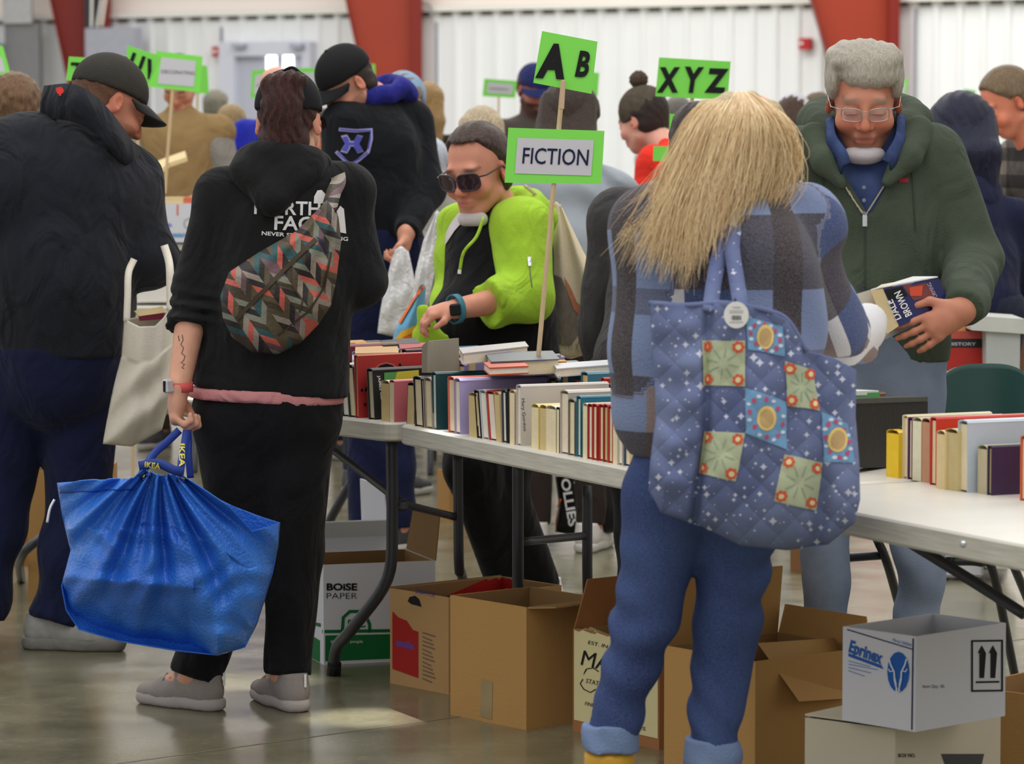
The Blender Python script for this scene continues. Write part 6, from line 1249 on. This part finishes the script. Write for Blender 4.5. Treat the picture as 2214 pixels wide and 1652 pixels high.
# right table
rowB = [(1916, 1943, 1030, 932, (228, 190, 40), (236, 200, 60), 0, .19, 'bright yellow'), (1943, 1950, 1031, 924, (60, 110, 50), CR, 0, .19, 'thin green'), (1950, 1962, 1034, 900, (226, 214, 180), CR, 1, .22, 'cream'), (1962, 1972, 1036, 905, (90, 30, 80), WHT, 1, .22, 'purple footed'), (1972, 1992, 1038, 906, (206, 200, 168), (232, 228, 200), 0, .22, 'pale green cream'), (1992, 2010, 1042, 908, (178, 134, 116), (196, 150, 120), 0, .2, 'brown edged'),
        (2010, 2024, 1048, 905, (204, 52, 34), CR, 1, .235, 'bright red'), (2024, 2042, 1056, 934, (230, 208, 158), (230, 208, 160), 0, .17, 'tan'), (2042, 2070, 1058, 930, (206, 190, 140), (208, 190, 140), 0, .17, 'olive tan'), (2070, 2092, 1062, 912, (188, 200, 212), CR, 1, .25, 'pale blue jacketed'), (2113, 2134, 1066, 966, (196, 186, 156), (204, 192, 160), 0, .17, 'short beige'), (2134, 2144, 1070, 966, (58, 48, 78), OLD, 1, .2, 'dark violet'), (2205, 2240, 1082, 945, (214, 96, 48), CR, 1, .21, 'orange edged'), (2240, 2262, 1090, 950, (70, 80, 110), CR, 1, .21, 'grey blue')]
for i, (x0, x1, yb_, yt, c, pc, hard, ln, word) in enumerate(rowB):
    P = onz(x0, yb_, TH); t1 = solve_t(P, e0, x1-.5); book('%s %s, %s from the left on the right-hand table' % (word, 'hardback' if hard else 'paperback', ORD[i]), P, t1, (yb_-yt)/FPX*P[1], ln, c, pc, 0, None, None, 'spine-up books on the right-hand table', hard)
# things on and behind the right-hand table
bbx = slab('black_case', [(1852, 868, 7.75), (2006, 864, 8.05), (2006, 1010, 8.05), (1852, 1012, 7.75)], .05, plain('black_case', (24, 24, 24), .5)); tag(bbx, 'flat black box standing on edge at the back of the right-hand table', 'box')
slab('rim', [(1852, 862, 7.74), (2006, 858, 8.04), (2006, 868, 8.04), (1852, 873, 7.74)], .055, plain('case_rim', (72, 72, 70), .5), bbx)
o = slab('tin', [(1848, 850, 7.82), (1902, 848, 7.9), (1902, 868, 7.9), (1848, 870, 7.82)], .06, plain('tin_green', (84, 160, 92), .4)); tag(o, 'small green box with a white lid lying on the black case', 'box'); slab('lid', [(1850, 846, 7.82), (1900, 844, 7.9), (1900, 853, 7.9), (1850, 855, 7.82)], .06, plain('lid_white', (220, 228, 222), .4), o)
M_gch = plain('chair_green_plastic', (34, 74, 70), .45, .4, .08, 10, .1)
ch = empty('folding_chair', at(2120, 900, 9.4)*np.array([1, 1, 0]), 'dark green folding chair with black tube legs behind the right-hand table', 'chair')
V = []; F_ = []; n_, m_ = 24, 10
for j in range(m_+1):
    v = j/m_
    for i in range(n_+1):
        u = i/n_*2-1; e_ = (1-abs(u)**4)**.25 if abs(u) < 1 else 0; yy = 786+ (1-(1-abs(u)**3.2)**.5)*70 + v*(118 - (1-(1-abs(u)**3.2)**.5)*85); V.append(at(2132+u*104, yy, 9.32+.05*(1-u*u)-.03*v))
for j in range(m_):
    for i in range(n_): F_.append([j*(n_+1)+i, (j+1)*(n_+1)+i, (j+1)*(n_+1)+i+1, j*(n_+1)+i+1])
mesh('backrest', V, F_, M_gch, ch, True).modifiers.new('t', 'SOLIDIFY').thickness = .022
add('seat', boxg(at(2130, 1085, 9.1), (.40, 0, 0), (0, .38, .03), (0, 0, .03), .01), M_gch, ch)
M_tube = plain('chair_tube_black', (40, 40, 44), .35, .5, .05, 8, 0)
for nm, pts in (('leg', [at(2012, 850, 9.36), at(2040, 960, 9.2), at(2060, 1080, 9.1)]), ('leg', [at(1896, 1165, 9.0), at(1925, 1240, 9.05), onz(1985, 1470, 0)]), ('leg', [at(2055, 1213, 9.0), at(2120, 1216, 9.0), at(2148, 1240, 9.0), onz(2200, 1490, 0)]), ('leg', [at(2178, 1190, 9.1), onz(2290, 1460, 0)]), ('crossbar', [at(1825, 1206, 9.0), at(1908, 1200, 9.02)]), ('crossbar', [at(1990, 1216, 9.0), at(2055, 1213, 9.0)])): add(nm, tubeg(bend(pts), .012, 8), M_tube, ch, True)
# ------------------------------------------------------------ signs on sticks
M_lime = plain('lime_card', (136, 234, 96), .55, .2, .02, 6, 0); M_card = plain('sign_paper', (208, 208, 216), .6, .2, .02, 6, 0); M_pine = plain('pine_stick', (214, 190, 150), .7, .2, .1, 22, .2)
def sign(label, q, Y, stick=None, inner=None, texts=(), sY=None, cross=None):
    r = empty('sign', at(*(stick[-1] if stick else q[3]), Y), label, 'sign')
    if stick and Y > 11 and 'decorating' not in label: pa, pz = at(*stick[0], Y+.008), at(*stick[1], Y+.008); r.location = Vector(pa + (pz-pa)*(pa[2]/(pa[2]-pz[2])))
    b = slab('board', [(x, y, Y) for x, y in q], .004, M_lime, r); T = bvh(b)
    if inner: stamp_poly(T, inner, M_card, r, 'paper', off=.002, sub=40)
    for t_ in texts: stamp_text(T, *t_[:5], M_ink if len(t_) < 9 else t_[8], r, t_[5], t_[6], name='lettering', slant=t_[7], off=.004, sub=.5)
    if stick:
        pa, pb__ = at(*stick[0], Y+.008), at(*stick[1], Y+.008)
        if Y > 11 and 'decorating' not in label: pb__ = pa + (pb__-pa)*((pa[2])/(pa[2]-pb__[2]))
        add('stick', tubeg([pa, pb__], .0062 if Y < 11 else .007, 4), M_pine, r)
    return r
st = [(1216, 190), (1158, 838)]
s1_ = sign('lime green fiction sign on the wooden stick rising from the middle table books', [(1099, 276), (1307, 283), (1300, 398), (1091, 395)], 8.93, st, [(1119, 298), (1284, 303), (1278, 380), (1113, 375)], [('FICTION', 1129, 353, 142, 36, 1.8, .006, 3, M_navy_ink)])
s2_ = sign('tilted lime green card lettered A B clipped above the fiction sign', [(1172, 67), (1292, 90), (1279, 203), (1153, 179)], 8.92, None, None, [('A', 1158, 163, 63, 70, 3, .06, 8), ('B', 1243, 163, 27, 56, 6, .035, 6)])
add('clothes_peg', boxg(at(1216, 205, 8.9), (.013, 0, 0), (0, .01, 0), (.004, 0, .075), .002), plain('peg_wood', (206, 178, 150), .7), s2_); 
sign('lime green card lettered X Y Z standing behind the blonde woman', [(1425, 124), (1580, 133), (1573, 217), (1417, 208)], 12.5, [(1497, 170), (1494, 420)], None, [('X', 1420, 197, 46, 52, 0, .05, 6), ('Y', 1473, 197, 42, 54, 2, .045, 6), ('Z', 1523, 197, 46, 50, 2, .05, 6)])
sign('lime green card with a black letter V half behind the blonde hair', [(1448, 246), (1540, 250), (1536, 325), (1446, 320)], 12.2, [(1490, 300), (1488, 480)], None, [('V', 1452, 300, 40, 48, 0, .05, 3)])
sign('plain lime green strip low behind the dark sweater', [(1413, 316), (1520, 318), (1518, 350), (1412, 348)], 12.0, [(1480, 320), (1478, 480)])
sign('lime green card with a letter T behind the dark cap', [(149, 122), (208, 126), (200, 178), (143, 174)], 13.2, [(176, 170), (172, 420)], None, [('TU', 152, 164, 66, 30, 3, .04, 0)])
sign('tilted lime green card lettered U V above the dark cap', [(276, 98), (350, 122), (318, 186), (268, 170)], 13.4, [(300, 150), (296, 420)], None, [('U', 274, 150, 30, 40, 20, .04, 0), ('V', 306, 163, 34, 40, 20, .04, 0)])
sign('lime green decorating sign on a wooden stick in front of the vest', [(338, 110), (438, 122), (432, 200), (318, 187)], 15.45, [(373, 195), (356, 418)], [(349, 124), (424, 132), (419, 188), (341, 181)], [('DECORATING', 349, 158, 72, 8, 3, 0, 0, plain('faint_ink', (110, 104, 110), .7))])
sign('lime green sign cut off by the left edge of the picture', [(-60, 84), (6, 100), (24, 166), (-60, 172)], 16, [(-20, 170), (-20, 380)], [(-50, 110), (4, 124), (12, 156), (-50, 158)])
for lab, q, Y_, inner in (('small far lime green sign beside the middle of the wall', [(1047, 170), (1118, 175), (1114, 212), (1043, 208)], 22, [(1055, 178), (1110, 182), (1107, 204), (1052, 201)]), ('far lime green sign in front of the grey door, left of the dark cap', [(545, 152), (610, 148), (610, 208), (541, 212)], 19, [(552, 162), (606, 158), (606, 200), (548, 203)]),
                      ('far lime green sign in front of the grey door, beside the black cap', [(622, 148), (690, 146), (692, 200), (622, 198)], 20, [(628, 158), (686, 156), (688, 190), (628, 190)]), ('small lime green sign in front of the middle red column', [(782, 140), (811, 138), (812, 166), (782, 168)], 20, [(788, 146), (806, 145), (807, 161), (788, 162)]),
                      ('lime green card showing behind the A B card', [(1236, 150), (1296, 158), (1292, 208), (1236, 204)], 19, None), ('pale green card behind the decorating sign', [(400, 138), (448, 142), (452, 202), (402, 202)], 20, None), ('faint lime green sign right of the white-haired man', [(1930, 176), (1964, 170), (1958, 216), (1926, 216)], 26, [(1936, 182), (1958, 178), (1954, 208), (1932, 210)]), ('lime green card behind the man in grey flannel', [(2084, 192), (2110, 196), (2106, 222), (2084, 220)], 24, None), ('lime green card behind the bearded man', [(1176, 186), (1200, 186), (1200, 216), (1176, 214)], 21, None)):
    sg_ = sign(lab, q, Y_, [((q[2][0]+q[3][0])/2, q[2][1]-4), ((q[2][0]+q[3][0])/2-2, q[2][1]+150)], inner, [('GARDENING', inner[3][0]+6, (inner[0][1]+inner[3][1])/2+4, (inner[1][0]-inner[0][0])*.75, 5, 3, 0, 0, plain('faint_ink', (110, 104, 110), .7))] if inner and inner[1][0]-inner[0][0] > 30 else ())
# ------------------------------------------------------------ the crowd behind
extra('person with short curly brown hair at the far left edge behind the black jacket', 34, 163, 12.7, 165, (70, 60, 66), hair=(128, 98, 72), kind='curly', pitch=5, hs=1.05)
_, Jv = extra('person in a tan quilted vest over a grey shirt reading a book', 386, 118, 16.6, -8, (140, 137, 130), hair=(96, 76, 58), St=1.85, wide=1.12, arms='book', pitch=45, vest=(150, 124, 84), pants=(70, 62, 48))
o = empty('book', at(378, 345, 16.1), 'open cream book in the hands of the person in the tan vest', 'book', 'books in the hands of visitors'); slab('pages', [(330, 352, 16.15), (366, 338, 16.2), (366, 352, 16.05), (338, 372, 15.95)], .02, pgm, o); slab('pages', [(366, 338, 16.2), (400, 326, 16.2), (402, 340, 16.05), (366, 352, 16.05)], .02, pgm, o)
extra('person in a bright blue jacket behind the woman in black', 592, 142, 17, -25, (38, 48, 176), hair=(190, 150, 130), kind='none', St=1.85, wide=1.45, arms='book', pitch=25, sk=(222, 168, 148))
extra('person in a red top showing between the two black sweatshirts', 694, 236, 15.9, 30, (226, 46, 40), hair=(80, 60, 50), St=1.5, pitch=20)
extra('person in a light blue cap and pale shirt behind the emblem sweatshirt', 882, 162, 14.6, 150, (196, 206, 220), hair=(150, 140, 130), hat=('cap', (140, 170, 200)), St=1.8, wide=1.15, pitch=25)
extra('person with long tan hair and a dark jacket near the white wall', 926, 181, 19.5, 175, (52, 48, 42), hair=(176, 142, 92), kind='long', St=1.7, pitch=10)
extra('person with pale blonde hair right behind the sunglasses wearer', 1042, 234, 13.9, 178, (176, 172, 168), hair=(206, 186, 156), kind='long', St=1.55, pitch=10)
extra('bearded person in a navy cap and grey-brown jacket near the wall', 1158, 140, 18.6, 25, (84, 78, 72), hair=(70, 54, 48), hat=('cap', (44, 50, 104)), St=1.88, wide=1.2, pitch=20, sk=(196, 130, 116), stub=(66, 54, 50, .9))
extra('person with long dark brown hair in a puffy pale grey jacket', 1236, 188, 12.7, 172, (150, 158, 166), hair=(66, 52, 46), kind='long', St=1.72, wide=1.2, pitch=15, hs=1.18, mtop=plain('puffy_grey', (152, 160, 170), .5, .3, .1, 9, .3, 30), wr=(.014, 42, 1., .3), pants=(54, 44, 40), shoe_c=(214, 210, 206))
kn = plain('knit_brown', (84, 76, 66), .9, .1, .35, 40, .6, 160)
extra('person in a red tee and a bobble beanie bending over a table', 1352, 212, 14.4, -128, (236, 56, 44), hair=(50, 40, 36), kind='short', hat=('beanie', kn, plain('pom_brown', (84, 72, 64), .95, .1, .3, 60, .8, 200), True), St=1.9, wide=1.1, arms='down', pitch=-12, sleeve={'L': .8, 'R': .8}, pants=(60, 60, 66), sk=(222, 168, 150))
extra('person in a dark grey sweater bent behind the blonde woman', 1520, 238, 10.3, 165, (66, 64, 66), hair=(60, 50, 46), St=1.85, wide=1.35, pitch=20, pants=(40, 40, 44), maxlean=30)
extra('grey-haired person in a pale top behind the letter V card', 1466, 208, 19.5, 170, (206, 208, 212), hair=(130, 124, 120), St=1.7, pitch=15)
extra('person in a pale grey beanie beside the white-haired man', 1720, 210, 16.5, 160, (186, 196, 198), hair=(90, 70, 60), hat=('beanie', plain('knit_pale', (206, 202, 210), .9, .1, .08, 30, .5, 200), kn, False), St=1.72, pitch=25)
extra('brown-haired person beyond the pale grey beanie', 1772, 204, 20, 140, (120, 110, 100), hair=(112, 90, 68), kind='curly', St=1.7, pitch=20)
extra('person in a navy hood and sweatshirt behind the white-haired man', 2076, 222, 12.35, 176, (32, 36, 62), hair=(32, 36, 62), kind='long', hat=('beanie', cloth('navy_hood', (32, 36, 62)), kn, False), hs=1.4, St=1.7, wide=1.2, pitch=25, pants=(40, 44, 60), hoodc=(32, 36, 62))
t = NT('grey_plaid_flannel'); s = t.n('ShaderNodeSeparateXYZ', {'Vector': t.geo()}); k = t.M('ADD', t.M('GREATER_THAN', t.M('FRACT', t.M('MULTIPLY_ADD', s.outputs[0], 9, 5)), .5), t.M('GREATER_THAN', t.M('FRACT', t.M('MULTIPLY_ADD', s.outputs[2], 9, 5)), .5)); k = t.M('ADD', t.M('MULTIPLY', k, .35), t.M('MULTIPLY', t.noise(30, 3), .4)); t.base(t.ramp(k, [(.2, srgb((134, 130, 122))), (.7, srgb((58, 58, 58)))])); M_fl = t.fin(.95, .1)
extra('person with greying short hair in a grey and black plaid flannel at the right edge', 2146, 154, 14.2, -72, (90, 90, 86), hair=(132, 112, 88), St=1.86, wide=1.15, pitch=14, mtop=M_fl, pants=(60, 62, 70), sk=(222, 140, 112), arms='book', hs=1.12)
extra('grey-haired person in a pink top near the door', 468, 194, 24, 150, (214, 190, 206), hair=(136, 132, 118), St=1.72, pitch=10)
extra('sandy-haired person between the vest and the blue jacket', 502, 226, 19, 160, (150, 140, 130), hair=(176, 150, 108), St=1.55, pitch=10)
# ------------------------------------------------------------ tables and goods behind
bt = [table((-2.98, 15.3), (1, 0), (0, 1), 1.83, .76, 'far white folding table behind the cream canvas tote'), table((-.62, 15.2), (1, 0), (0, 1), 1.83, .76, 'far white folding table behind the person in the puffy jacket')]
tR = table((1.42, 12.95), (1, 0), (0, 1), 1.83, .76, 'white folding table behind the green folding chair')
tM = table((-.6, 12.75), (.35, .93), (.93, -.35), .5, .3, 'small white table end behind the white plastic carrier bags', name='side_table')
crt = empty('book_crate', at(350, 655, 15.4), 'white book rack full of upright books on the far left table', 'shelf'); M_cw = plain('rack_white', (214, 212, 204), .5)
slab('board', [(220, 528, 15.4), (450, 528, 15.4), (450, 541, 15.4), (220, 541, 15.4)], .3, M_cw, crt); slab('board', [(220, 618, 15.4), (450, 618, 15.4), (450, 652, 15.4), (220, 652, 15.4)], .3, M_cw, crt); slab('end', [(452, 528, 15.4), (460, 528, 15.4), (460, 652, 15.4), (452, 652, 15.4)], .3, M_cw, crt)
x_ = 222; i = 0
while x_ < 446:
    w_ = random.uniform(6, 13); c, cn = random.choice(cols + [((70, 80, 130), 'indigo'), ((120, 130, 150), 'steel')]); o = slab('book', [(x_, random.uniform(545, 556), 15.45), (x_+w_, 550, 15.45), (x_+w_, 617.5, 15.45), (x_, 617.5, 15.45)], .2, cmat(c)); tag(o, '%s spine, %s from the left in the white book rack' % (cn, ORD[min(i, 59)]), 'book', 'upright books in the white rack'); x_ += w_+.6; i += 1
bw = slab('carton', [(345, 440, 15.38), (432, 440, 15.38), (432, 524, 15.38), (345, 524, 15.38)], .3, M_wboard); tag(bw, 'white carton with faded blue lettering on top of the far book rack', 'box'); T = bvh(bw)
stamp_text(T, 'ocean', 352, 512, 52, 11, plain('sky_ink', (110, 160, 210), .7), bw, 0, .05); stamp_text(T, 'fish', 352, 490, 20, 8, plain('sky_ink2', (120, 140, 220), .7), bw, 0, .05); stamp_poly(T, stroke(circ(409, 484, 11, 11, 14)+[(420, 484)], 3), plain('grey_ink3', (160, 160, 166), .7), bw); stamp_poly(T, [(405, 496), (414, 496), (410, 502)], plain('coral_ink', (226, 110, 90), .7), bw); stamp_poly(T, [(382, 442), (386, 442), (386, 466), (382, 466)], plain('coral_ink', (226, 110, 90), .7), bw)
for k, (a, b, c, l) in enumerate(((350, 396, (222, 200, 150), 'cream'), (396, 432, (214, 110, 80), 'red'))): o = slab('book', [(a, 427, 15.4), (b, 427, 15.4), (b, 439.5, 15.4), (a, 439.5, 15.4)], .16, cmat(c)); tag(o, l + ' book lying on the white carton on the far rack', 'book')
# right background goods
for k, (y0, y1, c, l) in enumerate(((752, 800, (190, 44, 36), 'bottom red'), (733, 752, (40, 34, 36), 'middle black'), (716, 733, (206, 90, 80), 'upper coral'), (704, 716, (226, 170, 110), 'topmost orange'))):
    o = slab('book', [(2030, y0, 11.6), (2128-(k == 3)*40, y0, 11.62), (2128-(k == 3)*40, y1-.4, 11.62), (2030, y1-.4, 11.6)], .2, cmat(c)); tag(o, l + ' thick book in the pile behind the green chair', 'book', 'pile of thick books behind the green chair')
    if k == 1: stamp_text(bvh(o), 'HISTORY', 2050, 747, 60, 7, M_card, o, 0, .02)
stb = add('pedestal', boxg(at(2072, 800, 11.7)*np.array([1, 1, 0])+[0, 0, .36], (.16, 0, 0), (0, .2, 0), (0, 0, .7), .01), M_wboard); tag(stb, 'plain pale box under the pile of thick books', 'box')
bn = empty('plastic_bin', at(2170, 790, 11.6)*np.array([1, 1, 0]), 'white plastic bin with a broad rim at the right edge', 'bin'); slab('rim', [(2096, 682, 11.5), (2216, 690, 11.5), (2216, 722, 11.5), (2100, 714, 11.5)], .3, plain('bin_white', (216, 218, 212), .4), bn); slab('body', [(2132, 715, 11.52), (2206, 720, 11.52), (2198, 1230, 11.52), (2136, 1230, 11.52)], .25, plain('bin_body', (196, 202, 200), .4), bn)
for k, (x0, x1, y0, y1, c, l) in enumerate(((2062, 2086, 560, 680, (206, 190, 150), 'tan'), (2088, 2128, 600, 682, (218, 208, 180), 'cream'), (2130, 2164, 588, 682, (66, 46, 46), 'dark brown'), (2164, 2186, 584, 686, (44, 40, 52), 'black lettered'), (2188, 2216, 560, 690, (206, 196, 160), 'pale yellow'))):
    o = slab('book', [(x0, y0, 13.0), (x1, y0, 13.0), (x1, 728, 13.0), (x0, 728, 13.0)], .2, cmat(c)); tag(o, l + ' book standing upright on the table behind the green chair', 'book', 'upright books on the table behind the green chair')
    if k == 3: stamp_text(bvh(o), 'MYSTERY', 2170, 592, 80, 9, M_card, o, 90, .02)
o = slab('paper_shade', [(2122, 443, 13.2), (2230, 443, 13.2), (2230, 560, 13.2), (2118, 560, 13.2)], .02, plain('pale_yellow_card', (226, 222, 160), .6)); tag(o, 'pale yellow board behind the grey flannel shirt at the right edge', 'board'); slab('stand', [(2150, 560, 13.2), (2190, 560, 13.2), (2190, 640, 13.2), (2150, 640, 13.2)], .15, M_card, o)
# colourful bag behind the left table, black bag on the floor
cb = empty('reusable_bag', at(880, 735, 11.5), 'blue and orange reusable shopping bag behind the books on the left table', 'bag'); b_ = bag('sack', [(905, 630), (914, 612), (921, 620)], [(836, 788), (868, 790), (905, 788)], [(905, 630), (880, 670), (855, 710), (836, 788)], [(921, 620), (918, 670), (910, 710), (905, 788)], 11.3, .06, .06, plain('bag_sky', (110, 176, 214), .5), cb, (30, 40), lambda u, v, X: .006*np.sin(u*9))
T = bvh(b_); stamp_poly(T, [(852, 738), (868, 718), (900, 700), (904, 738)], plain('bag_yellow', (236, 178, 50), .5), cb, off=.004); stamp_poly(T, [(872, 730), (900, 712), (903, 734)], plain('bag_orange', (226, 110, 40), .5), cb, off=.006); stamp_poly(T, stroke([(914, 618), (888, 664), (866, 700)], 5), plain('bag_orange', (226, 110, 40), .5), cb, off=.005)
kb = empty('black_bag', at(1290, 1200, 11.2)*np.array([1, 1, 0]), 'black bag with white vertical lettering and orange edge on the floor behind the middle table', 'bag'); b_ = bag('sack', [(1200, 1030), (1260, 1030), (1340, 1040)], [(1200, 1150), (1260, 1160), (1345, 1150)], [(1200, 1030), (1208, 1090), (1200, 1150)], [(1340, 1040), (1350, 1100), (1345, 1150)], 12.5, .06, .1, plain('bag_black', (24, 22, 24), .4), kb, (30, 30), lambda u, v, X: .01*np.sin(u*14))
T = bvh(b_); stamp_text(T, 'OLLIES', 1214, 1036, 104, 20, M_white, kb, 80, .03, off=.004); stamp_text(T, 'good stuff', 1244, 1040, 66, 8, M_white, kb, 80, 0, off=.004); stamp_poly(T, stroke([(1214, 1078), (1206, 1100), (1202, 1150), (1222, 1156)], 5), plain('bag_orange', (226, 110, 40), .5), kb, off=.006)

import re
for o in bpy.data.objects:
    if o.get('label'): o['label'] = re.sub(r'\b(wo)?man\b', 'person', o['label'])
